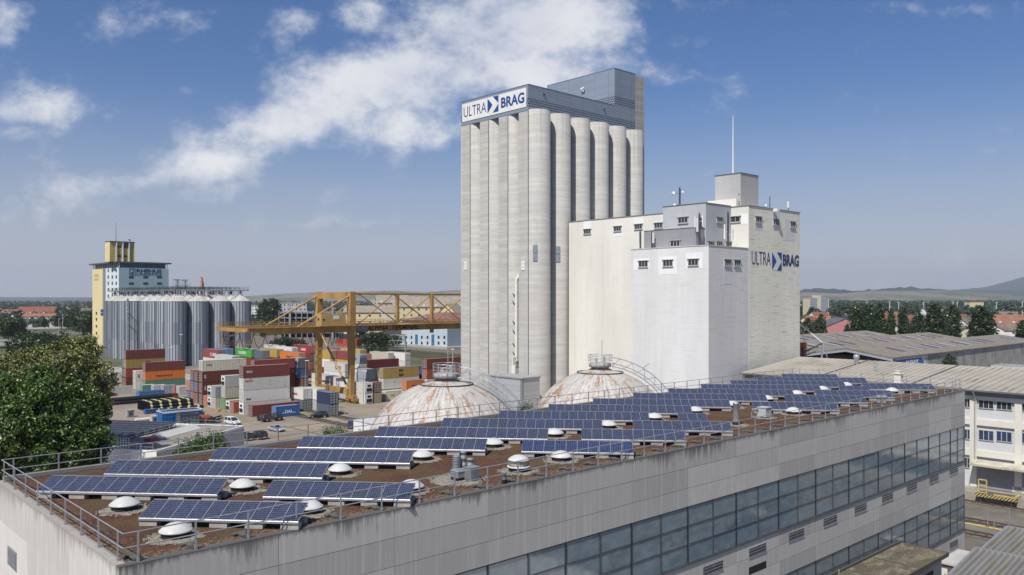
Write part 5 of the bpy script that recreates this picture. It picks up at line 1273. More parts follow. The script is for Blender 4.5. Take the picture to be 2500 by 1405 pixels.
def lrail(name, pts, label, h_=1.0, sp=2.5):
    o = empty(name, pts[0], 0, label, 'railing'); mb = MB(); P0 = Vector(pts[0])
    for a, b in zip(pts[:-1], pts[1:]):
        a = Vector(a) - P0; b = Vector(b) - P0; n = max(1, int((b - a).length / sp))
        for z in (.5 * h_, h_): mb.bar(a + Vector((0, 0, z)), b + Vector((0, 0, z)), .05)
        for k in range(n + 1): q = a.lerp(b, k / n); mb.bar(q, q + Vector((0, 0, h_)), .05)
    mb.build('rail', M['steel'], o); return o
def np_(x, y, z=6.1): return N0 + Matrix.Rotation(NR, 3, 'Z') @ Vector((x, y, z))
lrail('roof_railing', [np_(6, 9.8), np_(23, 9.8), np_(23, .6), np_(18, .6)], 'thin steel railing around the gravel roof of the low white building')
lrail('roof_railing', [np_(.6, 1), np_(.6, 30)], 'thin steel railing along the front edge of the low white building')
o = empty('access_ladder', np_(-.5, 5.0, 0), NR, 'caged steel ladder on the front wall of the low white building', 'ladder'); mb = MB()
for y in (-.9, -.45, 0, .45, .9, 1.4): mb.bar((0, y, 2), (0, y, 8.0), .06)
for k in range(10): mb.bar((0, -.45, 2.2 + k * .6), (0, .45, 2.2 + k * .6), .05)
mb.build('rungs', M['steel'], o)
rb_ = MB(); rb_.box(0, 1.6, 0, 1.2, 0, .5); o = rb_.build('roof_box', flat('red_box', (.35, .04, .05), .6)); o.location = np_(7.5, 6.2, 6.0); o.rotation_euler = (0, 0, NR); tag(o, 'small red box on the gravel roof of the low building', 'box')

# ================================================================== cars
GLS = M['darkglass']
def car(px, py, heading, paint, label, kind='suv', d=None):
    p = gnd(px, py) if d is None else W(px, py, d)
    o = empty('parked_car', (p.x, p.y, 0), heading, label, 'car', 'parked cars')
    hh = {'suv': 1.62, 'wagon': 1.48, 'coupe': 1.32}[kind]; Lc, Wc = {'suv': (4.6, 1.86), 'wagon': (4.7, 1.8), 'coupe': (4.3, 1.78)}[kind]; b = .92 if kind == 'suv' else .82
    # body: cross sections along x (front = +x); each: half width, z bottom, z top
    secs = [(-Lc / 2, .72, .45, b * .72), (-Lc / 2 + .08, .84, .28, b), (-Lc * .3, .93, .2, b + .03), (0, .93, .2, b), (Lc * .22, .93, .2, b - .02), (Lc * .40, .88, .22, b * .84), (Lc / 2 - .1, .78, .28, b * .70), (Lc / 2, .62, .38, b * .55)]
    sc_ = Wc / 1.86; mb = MB(); vs = []; fs = []
    for x, hw, z0, z1 in secs:
        hw *= sc_; vs += [(x, -hw * .9, z0), (x, -hw, z0 + .15), (x, -hw, z1 - .14), (x, -hw * .86, z1), (x, hw * .86, z1), (x, hw, z1 - .14), (x, hw, z0 + .15), (x, hw * .9, z0)]
    for i in range(len(secs) - 1):
        for k in range(8): k2 = (k + 1) % 8; fs.append((i * 8 + k, i * 8 + k2, (i + 1) * 8 + k2, (i + 1) * 8 + k)[::-1])
    fs += [tuple(range(8)), tuple(range(len(vs) - 1, len(vs) - 9, -1))]
    mb.add(vs, fs, 0, False); body = mb.build('body', paint, o)
    xr = {'suv': (-Lc / 2 + .12, -Lc / 2 + .42, Lc * .02, Lc * .24), 'wagon': (-Lc / 2 + .15, -Lc / 2 + .55, 0, Lc * .22), 'coupe': (-Lc / 2 + .7, -Lc / 2 + 1.5, -.1, Lc * .18)}[kind]
    g = MB(); w0, w1 = .84 * sc_, .66 * sc_
    vs = [(xr[0], -w0, b - .02), (xr[3], -w0, b - .05), (xr[3], w0, b - .05), (xr[0], w0, b - .02), (xr[1], -w1, hh - .06), (xr[2], -w1, hh - .06), (xr[2], w1, hh - .06), (xr[1], w1, hh - .06)]
    g.add(vs, [(0, 1, 5, 4), (1, 2, 6, 5), (2, 3, 7, 6), (3, 0, 4, 7)]); g.build('window', GLS, o)
    rf = MB(); rf.add([(xr[1] - .04, -w1 - .02, hh - .07), (xr[2] + .04, -w1 - .02, hh - .07), (xr[2] + .04, w1 + .02, hh - .07), (xr[1] - .04, w1 + .02, hh - .07), (xr[1] + .1, -w1 + .1, hh), (xr[2] - .15, -w1 + .1, hh), (xr[2] - .15, w1 - .1, hh), (xr[1] + .1, w1 - .1, hh)],
                  [(4, 5, 6, 7), (0, 1, 5, 4), (1, 2, 6, 5), (2, 3, 7, 6), (3, 0, 4, 7), (3, 2, 1, 0)])
    for s in (-1, 1):
        for (a, c_) in (((xr[0], b), (xr[1], hh - .05)), ((xr[3], b - .04), (xr[2], hh - .05)), (((xr[0] + xr[3]) / 2 - .1, b), ((xr[1] + xr[2]) / 2, hh - .05))): rf.bar((a[0], s * (w0 + .01), a[1]), (c_[0], s * (w1 + .01), c_[1]), .07)
    rf.build('roof', paint, o)
    for sx in (-Lc * .29, Lc * .31):
        for s in (-1, 1):
            w_ = MB(); y = s * (Wc / 2 - .04); w_.tube([(sx, y - s * .2, .33), (sx, y + s * .03, .33)], .33, 14); wo_ = w_.build('wheel', M['rubber'], o)
            w_ = MB(); w_.tube([(sx, y + s * .031, .33), (sx, y + s * .045, .33)], .21, 10); w_.build('rim', M['steel'], wo_)
    for s in (-1, 1):
        h_ = MB(); h_.box(Lc / 2 - .16, Lc / 2 - .03, s * .45, s * .7, b * .52, b * .68); h_.build('headlight', M['white'], o)
        h_ = MB(); h_.box(-Lc / 2 - .01, -Lc / 2 + .08, s * .55, s * .78, b * .72, b * .95); h_.build('tail_light', flat('red_lens', (.35, .01, .01), .3), o)
        h_ = MB(); h_.box(xr[3] - .35, xr[3] - .12, s * (Wc / 2 - .02), s * (Wc / 2 + .16), b, b + .14); h_.build('mirror', paint, o)
    h_ = MB(); h_.box(-Lc / 2 - .015, -Lc / 2, -.26, .26, b * .5, b * .5 + .11); h_.build('number_plate', M['white'], o)
    return o
def cp(n_, c): 
    m = flat(n_, c, .3, .0, var=.02); return m
white_c, black_c, silver_c, blue_c = cp('white_car_paint', (.70, .70, .70)), cp('black_car_paint', (.012, .013, .016)), cp('silver_car_paint', (.38, .40, .43)), cp('blue_car_paint', (.01, .03, .16))
car(568, 1036, TH + math.pi - .5 + math.pi * 0 + 2.2, white_c, 'white estate car parked alone, seen from behind', 'suv')
car(643, 1028.5, R(128), black_c, 'large black off-road car parked before the blue container', 'suv')
car(673, 1025.5, R(128), black_c, 'smaller black car hidden behind the big black one', 'suv')
car(777, 1020, R(200), black_c, 'black estate car beside the navy topped container pair', 'wagon')
car(675, 1053, R(-38), silver_c, 'silver sports car crossing the parking area', 'coupe')
car(597, 1074, R(140), black_c, 'nearest black car left of another dark car by the low building', 'wagon')
car(630, 1071, R(140), cp('dark_car_paint', (.02, .02, .028)), 'dark car right beside the nearest black car by the low building', 'suv')
car(858, 1044, R(100), blue_c, 'blue car half hidden by the white kiosk', 'wagon')
car(266, 968, R(60), cp('dark_red_paint', (.12, .01, .015)), 'dark red car under the tree by the concrete wall', 'wagon')

# ================================================================== pipes, skips and loose goods in the yard
band = flat('pale_yellow_band', (.48, .46, .22), .7); blackp = flat('black_pipe_plastic', (.012, .012, .013), .5)
def pipe(org, length, rad, label, bands=True):
    o = empty('plastic_pipe', org, TH, label, 'pipe', 'black plastic pipes stacked in the yard')
    mb = MB(); n = 14
    mb.tube([(0, 0, rad), (length, 0, rad)], rad, n, 0, False)
    mb.tube([(0.0, 0, rad), (.35, 0, rad)], rad * .82, n, 0, False); mb.tube([(.3, 0, rad), (.34, 0, rad)], rad * .8, n, 0, True)
    mb.build('tube', blackp, o)
    if bands:
        mb = MB()
        for k in range(5):
            x = length * (k + .35) / 5; mb.tube([(x, 0, rad), (x + .55, 0, rad)], rad + .012, n, 0, False)
        mb.build('band', band, o)
    return o
P0 = gnd(374, 1007.5)
pipe(P0, 12.5, .42, 'black yellow banded pipe lying alone in front of the stack')
for row in range(3):
    for k in range(9 - row):
        off = B * (1.7 + (k + row * .5) * .9) + Vector((0, 0, row * .76)) + A * (-.8 + .1 * (k % 3))
        pipe(P0 + off, 11.6, .43, f'black banded pipe, {ORD[k]} from the front in the {["bottom", "middle", "top"][row]} layer of the stack')
P1 = gnd(272, 990)
for k in range(4): pipe(P1 + B * (.95 * k) - A * 1.0, 15, .45, f'plain black pipe, {ORD[k]} from the front in the lower layer beside the banded stack', False)
for k in range(3): pipe(P1 + B * (.5 + .95 * k) + Vector((0, 0, .8)), 16, .45, f'plain black pipe, {ORD[k]} from the front in the upper layer beside the banded stack', False)
def skip_bin(p, Ls, Ws, Hs, mat, label, wavy=False, rim=None):
    o = empty('open_skip', p, TH, label, 'skip')
    mb = MB(); mb.box(0, Ls, 0, .08, 0, Hs); mb.box(0, Ls, Ws - .08, Ws, 0, Hs); mb.box(0, .08, .08, Ws - .08, 0, Hs); mb.box(Ls - .08, Ls, .08, Ws - .08, 0, Hs); mb.box(.08, Ls - .08, .08, Ws - .08, .1, .2)
    n = int(Ls / .75)
    for k in range(n + 1): x = Ls * k / n; mb.box(x - .05, x + .05, -.09, 0, 0, Hs); 
    for k in range(4): y = Ws * k / 3; mb.box(-.09, 0, y - .05, y + .05, 0, Hs)
    mb.box(-.08, Ls, -.07, -.0, Hs * .55, Hs * .62)
    mb.build('body', mat, o)
    mb = MB(); mb.box(-.12, Ls + .12, -.12, .1, Hs, Hs + .1); mb.box(-.12, Ls + .12, Ws - .1, Ws + .12, Hs, Hs + .1); mb.box(-.12, .1, .1, Ws - .1, Hs, Hs + .1); mb.box(Ls - .1, Ls + .12, .1, Ws - .1, Hs, Hs + .1)
    if wavy:
        for k in range(int(Ls / .55)):
            x = k * .55 + .27; mb.add([(x - .27, -.14, Hs + .02), (x + .27, -.14, Hs + .02), (x + .2, -.15, Hs - .3), (x - .2, -.15, Hs - .3)], [(3, 2, 1, 0)])
    mb.build('rim', rim or mat, o); return o
skip_bin(gnd(396, 1040), 9.0, 3.2, 2.9, CMAT['brightblue'], 'tall bright blue open skip with a white scalloped cover edge', True, M['white'])
skip_bin(gnd(340, 971), 7.0, 2.4, 1.5, CMAT['lightblue'], 'low blue open skip behind the black pipes')
skip_bin(gnd(440, 1041), 4.2, 2.0, 2.4, CMAT['slate'], 'dark grey skip next to the tall bright blue skip')
skip_bin(gnd(413, 971), 2.5, 1.8, .9, CMAT['rust'], 'small rust red skip beside the stacked small boxes')
o = empty('site_tank', gnd(462, 1036), TH, 'rust red steel tank beside the dark grey skip', 'tank'); mb = MB(); mb.tube([(0, 0, 1), (4.5, 0, 1)], .8, 14); mb.build('barrel', CMAT['rust'], o); mb = MB(); mb.box(.5, .8, -.8, .8, 0, .6); mb.box(3.6, 3.9, -.8, .8, 0, .6); mb.build('saddle', M['darksteel'], o)
for k, (px, py, w_, h_, c, lb) in enumerate(((311, 1020, 1.6, 1.6, 'grey', 'grey site cabinet left of the tall blue skip'), (371, 1038, 1.3, 1.8, 'silver', 'pale grey site cabinet right beside the tall blue skip'), (355, 1012, 3.0, 1.0, 'blue', 'blue machine frame behind the tall blue skip'), (484, 1028, 1.5, 2.0, 'ochre', 'wooden crate pile right of the tall blue skip'), (395, 1012, 2.5, 1.0, 'blue', 'second blue machine frame behind the tall blue skip'))):
    o = empty('site_cabinet' if 'cabinet' in lb else 'machine_frame' if 'frame' in lb else 'wooden_crate', gnd(px, py), TH, lb, 'cabinet' if 'cabinet' in lb else 'equipment'); mb = MB(); mb.box(0, w_, 0, 1.4, .15, h_); mb.box(-.06, w_ + .06, -.06, 1.46, h_, h_ + .08); mb.build('housing', CMAT[c], o); mb = MB(); mb.box(.1, .2, .1, 1.3, 0, .15); mb.box(w_ - .2, w_ - .1, .1, 1.3, 0, .15); mb.box(w_ * .2, w_ * .8, -.03, 0, .4, h_ * .85); mb.build('base', M['darksteel'], o)
o = empty('steel_pipe', gnd(330, 1032), TH, 'cream coated pipe lying behind the solar roof', 'pipe'); mb = MB(); mb.tube([(0, 0, .5), (9, 0, .5)], .4, 12); mb.build('tube', CMAT['cream'], o)
rn = random.Random(5); mb = MB()
for k in range(34):
    p = gnd(500 + rn.uniform(-14, 30), 1030 + rn.uniform(-8, 6)); l_ = rn.uniform(.8, 2.5); a = rn.uniform(-.6, 1.6); mb.tube([(p.x, p.y, .3), (p.x + l_ * math.cos(a), p.y + l_ * math.sin(a), .3 + rn.uniform(0, .5))], rn.uniform(.12, .3), 8)
tag(mb.build('scrap_heap', blackp), 'untidy heap of short black pipe offcuts near the white car', 'scrap', kind='stuff')
mb = MB()
for k in range(24): p = gnd(535 + rn.uniform(-12, 14), 1003 + rn.uniform(-2, 3)); mb.box(p.x - .4, p.x + .4, p.y - .3, p.y + .3, 0, rn.uniform(.15, .4))
tag(mb.build('timber_scraps', flat('yellow_timber', (.35, .24, .08), .8)), 'scattered yellow timber pieces in front of the container doors', 'timber', kind='stuff')
# retaining wall by the trees
o = empty('retaining_wall', gnd(255, 945), TH - .5, 'weathered concrete retaining wall between the tree and the containers', 'wall'); mb = MB(); mb.box(0, 1.0, -26, 12, 0, 3.6); mb.build('wall', M['facade_left'], o)
o = empty('retaining_wall', gnd(335, 964) + B * 4, TH, 'dark low wall behind the small boxes', 'wall'); mb = MB(); mb.box(-22, 0, 0, .5, 0, 2.4); mb.build('wall', M['facade'], o)
# kiosk beside the left dome
kp = Vector((ray(863) * 150, 150, 0)); o = empty('white_kiosk', kp - B * 0, TH, 'plain white block building left of the rusty dome', 'building')
mb = MB(); mb.box(0, 4, -7, 0, 0, 6.0); mb.build('wall', M['white'], o); mb = MB(); mb.box(-.1, 4.1, -7.1, .1, 6.0, 6.12); mb.build('roof', flat('kiosk_roof', (.5, .5, .48), .7), o); mb = MB(); mb.box(-.03, 0, -2.4, -1.6, 3.6, 4.7); mb.box(-.05, -.03, -2.25, -1.75, 3.8, 4.5, 1); mb.build('sign_plate', [M['steel'], M['white']], o)
# yard fence along the tracks
def fence(p, q, label, h_=1.6, sp=2.5, name='mesh_fence'):
    o = empty(name, p, 0, label, 'fence'); d = q - p; n = int(d.length / sp); mb = MB()
    for z in (.1, h_ * .5, h_): mb.bar((0, 0, z), d + Vector((0, 0, z)), .05)
    k = 0
    while k < d.length: u = d * (k / d.length); mb.bar(u, u + Vector((0, 0, h_)), .025); k += .45
    mb.build('wire_panel', M['steel'], o); pm2 = MB(); pm2.bar((0, 0, 0), (0, 0, h_ + .15), .09); me = pm2.mesh('post', M['steel'])
    for k in range(n + 1): c = link('post', me, o); c.location = d * (k / n)
    return o
fence(gnd(832, 1010), gnd(918, 1036), 'low wire fence between the yard and the tracks')
# lamp posts in the yard
def lamp_post(px, py, d, h_, label, arm=True, r_=.09):
    p = Vector((ray(px) * d, d, 0)); o = empty('street_lamp', p, 0, label, 'street lamp'); mb = MB(); mb.tube([(0, 0, 0), (0, 0, h_)], [r_, r_ * .6], 8); mb.build('pole', M['steel'], o)
    mb = MB(); mb.box(-.25, .9 if arm else .25, -.15, .15, h_ - .02, h_ + .14); mb.build('lamp_head', M['white'], o); return o
lamp_post(887, 0, 212, 9.5, 'slim grey lamp post in front of the white refrigerated pair')
lamp_post(1105, 0, 172, 17.5, 'pale slim pole between the left dome and the tall silo', False, .16)
lamp_post(746, 0, 214, 12, 'slim grey lamp post beside the crane legs'); lamp_post(440, 0, 300, 15, 'slim white lamp post in front of the grain bins')
lamp_post(414, 0, 290, 11, 'short lamp post in front of the grain bins')
# ================================================================== grain bins and the yellow-blue tower
def bin_mat():
    m, n, bs = base_mat('corrugated_bin_steel'); tc = n.n('ShaderNodeTexCoord').outputs['Object']; x, y, z = n.sep(tc); oi = n.n('ShaderNodeObjectInfo').outputs['Random']
    ang = n.m('ARCTAN2', y, x); col_ = n.m('FLOOR', n.m('MULTIPLY', n.m('ADD', ang, 3.1416), 24 / 6.2832))
    wn = n.n('ShaderNodeTexWhiteNoise'); wn.noise_dimensions = '3D'; n.l(n.comb(col_, n.m('MULTIPLY', oi, 31), n.m('FLOOR', n.m('MULTIPLY', z, .11))), wn.inputs['Vector'])
    c = n.mix(wn.outputs['Value'], (.24, .275, .32), (.50, .53, .56))
    c = n.mix(n.m('MULTIPLY', n.ramp(n.noise(n.mapv(tc, (1, 1, .15)), .8, 5, .6), .45, .7), .35), c, (.50, .51, .50))
    rz = n.m('LESS_THAN', n.m('FRACT', n.m('MULTIPLY', z, 1 / 1.1)), .08); c = n.mix(n.m('MULTIPLY', rz, .25), c, (.16, .17, .19))
    n.l(c, bs.inputs['Base Color']); bs.inputs['Roughness'].default_value = .5; bs.inputs['Metallic'].default_value = .35
    return m
M['bin'] = bin_mat(); M['binroof'] = pm('bin_roof_sheet', (.55, .54, .50), .5, .12, .6, metal=.2)
bz, br = 27.0, 4.45
body = MB(); body.lathe([(br, 0), (br, bz)], 48)
for k in range(24):
    a = 2 * math.pi * (k + .5) / 24; body.bar((br * math.cos(a) * 1.012, br * math.sin(a) * 1.012, 0), (br * math.cos(a) * 1.012, br * math.sin(a) * 1.012, bz), .2, None, 1)
body = body.mesh('bin_wall', [M['bin'], flat('bin_rib_steel', (.13, .145, .17), .5, .3)])
roof = MB(); roof.lathe([(br + .12, bz - .1), (br + .12, bz), (.7, bz + 2.6), (.7, bz + 3.0), (.01, bz + 3.0)], 24, smooth=False)
for k in range(24): a = 2 * math.pi * k / 24; roof.bar((br * math.cos(a), br * math.sin(a), bz + .08), (.7 * math.cos(a), .7 * math.sin(a), bz + 2.65), .12)
roof = roof.mesh('bin_roof', M['binroof'])
spoutm = MB(); spoutm.bar((0, 0, bz + 2.8), (0, 0, bz + 4.6), .5); spoutm.bar((-1.6, 0, bz + 3.9), (0, 0, bz + 3.0), .3); spoutm.bar((1.4, .4, bz + 4.4), (0, 0, bz + 2.9), .28)
for a in range(4): q = a * math.pi / 2 + .4; spoutm.bar((1.1 * math.cos(q), 1.1 * math.sin(q), bz + 2.2), (1.5 * math.cos(q), 1.5 * math.sin(q), bz + 4.8), .14)
spoutm = spoutm.mesh('inlet', M['darksteel'])
b0 = Vector((ray(428) * 345, 345, 0))
ks = [(i, j) for j in (0, 1, 2, 3) for i in range(4)] + [(i, j) for j in (5.1, 6.1, 7.1, 8.1) for i in range(2)]
for i, j in ks:
    p = b0 + A * (9.4 * i) + B * (9.3 * j)
    lab = f'ribbed steel grain bin, {ORD[i]} along its row, in the {ORD[int(j)]} row from the right'
    o = empty('grain_bin', p, (i * 1.7 + j * 2.3) % 6.28, lab, 'silo', 'ribbed steel grain bins')
    link('wall', body, o); link('roof', roof, o); link('inlet', spoutm, o)
cw = empty('conveyor_walkway', b0, TH, 'steel conveyor walkways running across the tops of the grain bins', 'walkway'); zc_ = bz + 4.7
def walkway(x0, y0, x1, y1):
    mb = MB(); mb.bar((x0, y0, zc_), (x1, y1, zc_), 1.1, .5)
    mb.build('deck', M['steel'], cw); mb = MB(); d = Vector((x1 - x0, y1 - y0, 0)); n_ = Vector((-d.y, d.x, 0)).normalized() * .6
    for s in (-1, 1):
        for z in (.8, 1.4): mb.bar((x0 + n_.x * s, y0 + n_.y * s, zc_ + z), (x1 + n_.x * s, y1 + n_.y * s, zc_ + z), .08)
        for k in range(int(d.length / 2) + 1): q = Vector((x0, y0, 0)) + d * (k * 2 / d.length); mb.bar((q.x + n_.x * s, q.y + n_.y * s, zc_), (q.x + n_.x * s, q.y + n_.y * s, zc_ + 1.4), .07)
    mb.build('handrail', M['darksteel'], cw)
for j in range(4): walkway(-2, j * 9.3, 32, j * 9.3)
for j in (5.1, 6.1, 7.1, 8.1): walkway(-3, j * 9.3, 12, j * 9.3)
walkway(16, 0, 16, 78)
mb = MB()
for (x, y) in ((14, 34), (20, 40)):
    mb.box(x - 1.6, x + 1.6, y - 1.6, y + 1.6, zc_ + 2.4, zc_ + 2.6); mb.box(x - .35, x + .35, y - .35, y + .35, zc_ + .5, zc_ + 5.2); mb.box(x - 1.8, x + .9, y - .5, y + .5, zc_ + 4.7, zc_ + 5.3)
    for a, b in ((-1.5, -1.5), (1.5, -1.5), (1.5, 1.5), (-1.5, 1.5)): mb.bar((x + a, y + b, zc_), (x + a, y + b, zc_ + 5.2), .14)
mb.build('elevator_head', M['steel'], cw)
mb = MB()
for y in (44.2, 45.4): mb.bar((-4.2, y, 0), (-4.2, y, bz + 1), .3)
for k in range(14): mb.bar((-4.2, 44.2, 1 + k * 2), (-4.2, 45.4, 2.5 + k * 2), .12)
mb.bar((-4.2, 42, 17), (-4.2, 47, 17), .25); mb.bar((-4.2, 42, 22), (-4.2, 47, 22), .25)
mb.build('service_riser', M['steel'], cw)
mb = MB()
for k in range(30): mb.bar((-4.7, 72.5, k * .9), (-4.7, 73.3, k * .9), .1)
for y in (72.5, 73.3): mb.bar((-4.7, y, 0), (-4.7, y, bz), .12)
mb.build('ladder', M['darksteel'], cw)
o = empty('wall_sign', b0 + B * 82 - A * 0, TH, 'blue lettered plate high on the leftmost grain bin', 'sign'); 
mb = MB(); pts = []
mb.box(-4.62, -4.52, -3.6, -.2, bz - 5.4, bz - 4.1); mb.box(-4.62, -4.52, -3.6, -.2, bz - 7.2, bz - 5.9); mb.build('plate', M['blue_sign'], o)
mb = MB(); mb.box(-4.6, -4.2, -3.4, -.4, bz - 7.2, bz - 4.1); mb.build('bracket', M['steel'], o)

T0 = Vector((ray(290) * 430, 430, 0)); zr = H + 88 / F * 430
tw = empty('storehouse_tower', T0, TH, 'tall pale blue and yellow port storehouse behind the grain bins', 'building')
wl = pm('pale_white_render', (.66, .70, .72), .8, .05, .1); bl = pm('shaded_blue_render', (.33, .44, .48), .8, .05, .1); yl = pm('pale_yellow_render', (.72, .60, .33), .8, .05, .1); dgb = flat('dark_teal_render', (.09, .15, .18), .7)  # right wall's bluish shade painted in, darker than the lit left wall
zk = zr - 2.5
mb = MB(); mb.box(0, 25.5, 0, 21, 0, zk); mb.m[-6:] = [0, 0, 1, 0, 0, 0]; mb.build('wall', [wl, bl], tw)
mb = MB(); mb.box(-.4, 25.5, 21, 24.6, 0, zk); mb.build('stair_strip', flat('grey_glass_strip', (.22, .25, .26), .5), tw)
mb = MB(); mb.box(-.2, 25.5, 24.6, 43, 0, zk); mb.build('wall', yl, tw)
mb = MB(); mb.box(1.2, 24.3, 1.2, 42, zk, zr); mb.build('top_storey', dgb, tw)
mb = MB(); mb.box(-1.5, 27, -.5, 45, zr, zr + .7); mb.build('roof_slab', flat('dark_slab', (.10, .10, .11), .7), tw)
mb = MB()
for y in np.arange(0, 43, 3.0): mb.bar((.2, y, zk), (.2, y, zr), .35)
for x in (.3, 24.8): mb.bar((x, .2, zk), (x, .2, zr), .3)
mb.build('column', wl, tw)
for px in (255.5, 264.5, 274.5, 284):
    for py in (661, 676.5, 692, 708, 723):
        t, z = onL(T0, px, py); mb = MB(); mb.box(-.12, 0, t - .95, t + .95, z - .85, z + .85); mb.build('window', M['darkglass'], tw)
for px in (320.5, 355.5, 389):
    for py in (676.5, 692): s, z = onR(T0, px, py); mb = MB(); mb.box(s - 1.2, s + 1.2, -.12, 0, z - .6, z + .45); mb.build('window', M['darkglass'], tw)
for px in (318, 353, 387):
    s, z = onR(T0, px, 648, 1.2); mb = MB(); mb.box(s - 1.1, s + 1.1, 1.05, 1.2, zr - 1.9, zr - .9); mb.build('window', M['darkglass'], tw)
for py in (765, 780, 797, 814): t, z = onL(T0, 241, py); mb = MB(); mb.box(-.5, -.2, t + 2, t + 3.5, z - .7, z + .7); mb.build('window', M['darkglass'], tw)
s0_, z0_ = onR(T0, 333, 665); s1_, _ = onR(T0, 394, 665)
fit_text('lettering', 'RHENUS', tw, (s0_, -.02, z0_), (1, 0, 0), s1_ - s0_, 1.75, (0, -1, 0), M['navy_sign'], .03, 0, .1)
_, z1_ = onR(T0, 333, 672); fit_text('lettering', 'LOGISTICS', tw, (s0_, -.02, z1_), (1, 0, 0), s1_ - s0_, 1.1, (0, -1, 0), M['navy_sign'], .0, 0, .1)
sA, _ = onR(T0, 315.5, 665); mb = MB(); 
for (a, b, c, d) in ((0, 3.0, 0, .25), (0, 3.0, 3.1, 3.35), (0, .22, .25, 3.1), (2.78, 3.0, .25, 3.1)): mb.box(sA + a, sA + b, -.12, -.02, z1_ + c, z1_ + d)
mb.add([(sA + .6, -.1, z1_ + .7), (sA + 1.9, -.1, z1_ + .7), (sA + 2.3, -.1, z1_ + 1.5), (sA + 1.2, -.1, z1_ + 1.5)], [(0, 1, 2, 3)]); mb.add([(sA + 1.3, -.1, z1_ + 1.8), (sA + 2.2, -.1, z1_ + 1.8), (sA + 2.4, -.1, z1_ + 2.6)], [(0, 1, 2)])
mb.build('logo_plate', M['navy_sign'], tw)
ta_, za_ = onL(T0, 226.5, 679, -.2); tb_, _ = onL(T0, 243.5, 679, -.2)
fl_ = flat('faded_lettering', (.50, .42, .24), .8)
fit_text('lettering', 'RHENUS', tw, (-.21, ta_ - 3.0, za_ + .4), (0, -1, 0), (ta_ - tb_) - 4.5, 1.6, (-1, 0, 0), fl_, .02, 0, .1); fit_text('lettering', 'LOGISTICS', tw, (-.21, ta_ - 3.0, za_ - 1.6), (0, -1, 0), (ta_ - tb_) - 4.5, 1.3, (-1, 0, 0), fl_, 0, 0, .1)
ym = pm('mustard_render', (.46, .35, .11), .8, .08, .2)
def on_tower(px): s, z = onR(T0, px, 600, 3); return s
xa, xb = on_tower(268), on_tower(328); zz1 = H + (730 - 592) / F * 436
mb = MB(); mb.box(xa, xb, 3, 10.5, zr + .7, zz1); mb.m[-6:] = [0, 0, 1, 0, 0, 0]; mb.build('lift_tower', [yl, ym], tw)
for f_ in (.26, .52, .78): mb = MB(); mb.box(xa + (xb - xa) * f_ - .25, xa + (xb - xa) * f_ + .25, 2.4, 3, zr + .7, zz1); mb.build('fin', wl, tw)
for f_ in (.38, .62):
    for zz in (3, 8): mb = MB(); mb.box(xa + (xb - xa) * f_ - .9, xa + (xb - xa) * f_ + .9, 2.9, 3, zr + zz, zr + zz + 1.2); mb.build('window', M['darkglass'], tw)
mb = MB(); mb.box(xa + (xb - xa) * .54, xa + (xb - xa) * .76, 2.9, 3, zz1 - 3.2, zz1 - .4); mb.build('window', M['darkglass'], tw)
mb = MB(); mb.box(xa - .2, xb + .2, 2.3, 10.7, zz1, zz1 + .3); mb.build('roof_slab', flat('dark_slab', (.10, .10, .11), .7), tw)
mb = MB(); mb.tube([(xa + 4, 6, zz1), (xa + 4, 6, zz1 + 10.5)], [.14, .06], 6); mb.build('mast', M['darksteel'], tw)
mb = MB(); mb.bar((xb - 1.6, 5, zz1), (xb - 1.6, 5, zz1 + 1.6), .2); mb.bar((xb - 2.2, 5, zz1 + 1.6), (xb - 1.2, 5, zz1 + 1.2), .5); mb.build('camera', M['darksteel'], tw)
# distant red harbour crane jib
o = empty('harbour_crane', Vector((ray(491) * 420, 420, 0)), 0, 'salmon red harbour crane jib rising behind the grain bins', 'crane'); zj = H + 52 / F * 420
mb = MB(); mb.bar((-1.0, 0, 0), (.4, 0, zj), .8, .9); mb.bar((-.3, .3, 20), (.9, 0, zj), .3); mb.bar((.9, 0, zj - 1), (-.4, 0, zj + .3), .6); mb.build('jib', flat('salmon_steel', (.50, .17, .12), .6), o); mb = MB(); mb.bar((3, 0, 20), (1, 0, zj - 2), .4); mb.bar((1.6, 0, 20), (.6, 0, zj - 1), .25); mb.build('stay', M['darksteel'], o)

# ================================================================== right: long white warehouse with ribbed roof
W0 = Vector((ray(2400) * 117.5, 117.5, 0)); EZ = 15.1
def rib_roof_mat(name, col, pitch, axis='y', c2=(.13, .12, .10), amt=.7):
    m, n, bs = base_mat(name); tc = n.n('ShaderNodeTexCoord').outputs['Object']; x, y, z = n.sep(tc)
    cc = y if axis == 'y' else x; al = x if axis == 'y' else y
    fr = n.m('ABSOLUTE', n.m('SUBTRACT', n.m('FRACT', n.m('MULTIPLY', cc, 1 / pitch)), .5))
    big = n.noise(n.mapv(tc, (.25, .25, 1)), .5, 5, .6); sm = n.noise(tc, 1.3, 6, .7)
    c = n.mix(n.ramp(big, .3, .7), tuple(v * .86 for v in col), tuple(v * 1.1 for v in col)); c = n.mix(n.m('MULTIPLY', n.ramp(sm, .45, .7), .3), c, tuple(v * .62 for v in col))
    wn = n.n('ShaderNodeTexWhiteNoise'); wn.noise_dimensions = '2D'; n.l(n.comb(n.m('FLOOR', n.m('MULTIPLY', cc, 1 / pitch)), n.m('FLOOR', n.m('MULTIPLY', al, .35))), wn.inputs['Vector'])
    dash = n.m('MULTIPLY', n.m('GREATER_THAN', wn.outputs['Value'], .93), n.m('GREATER_THAN', fr, .3)); c = n.mix(n.m('MULTIPLY', dash, .8), c, (.10, .08, .06))
    c = n.mix(n.m('MULTIPLY', n.m('GREATER_THAN', fr, .42), amt), c, c2)
    n.l(c, bs.inputs['Base Color']); bs.inputs['Roughness'].default_value = .85
    return m
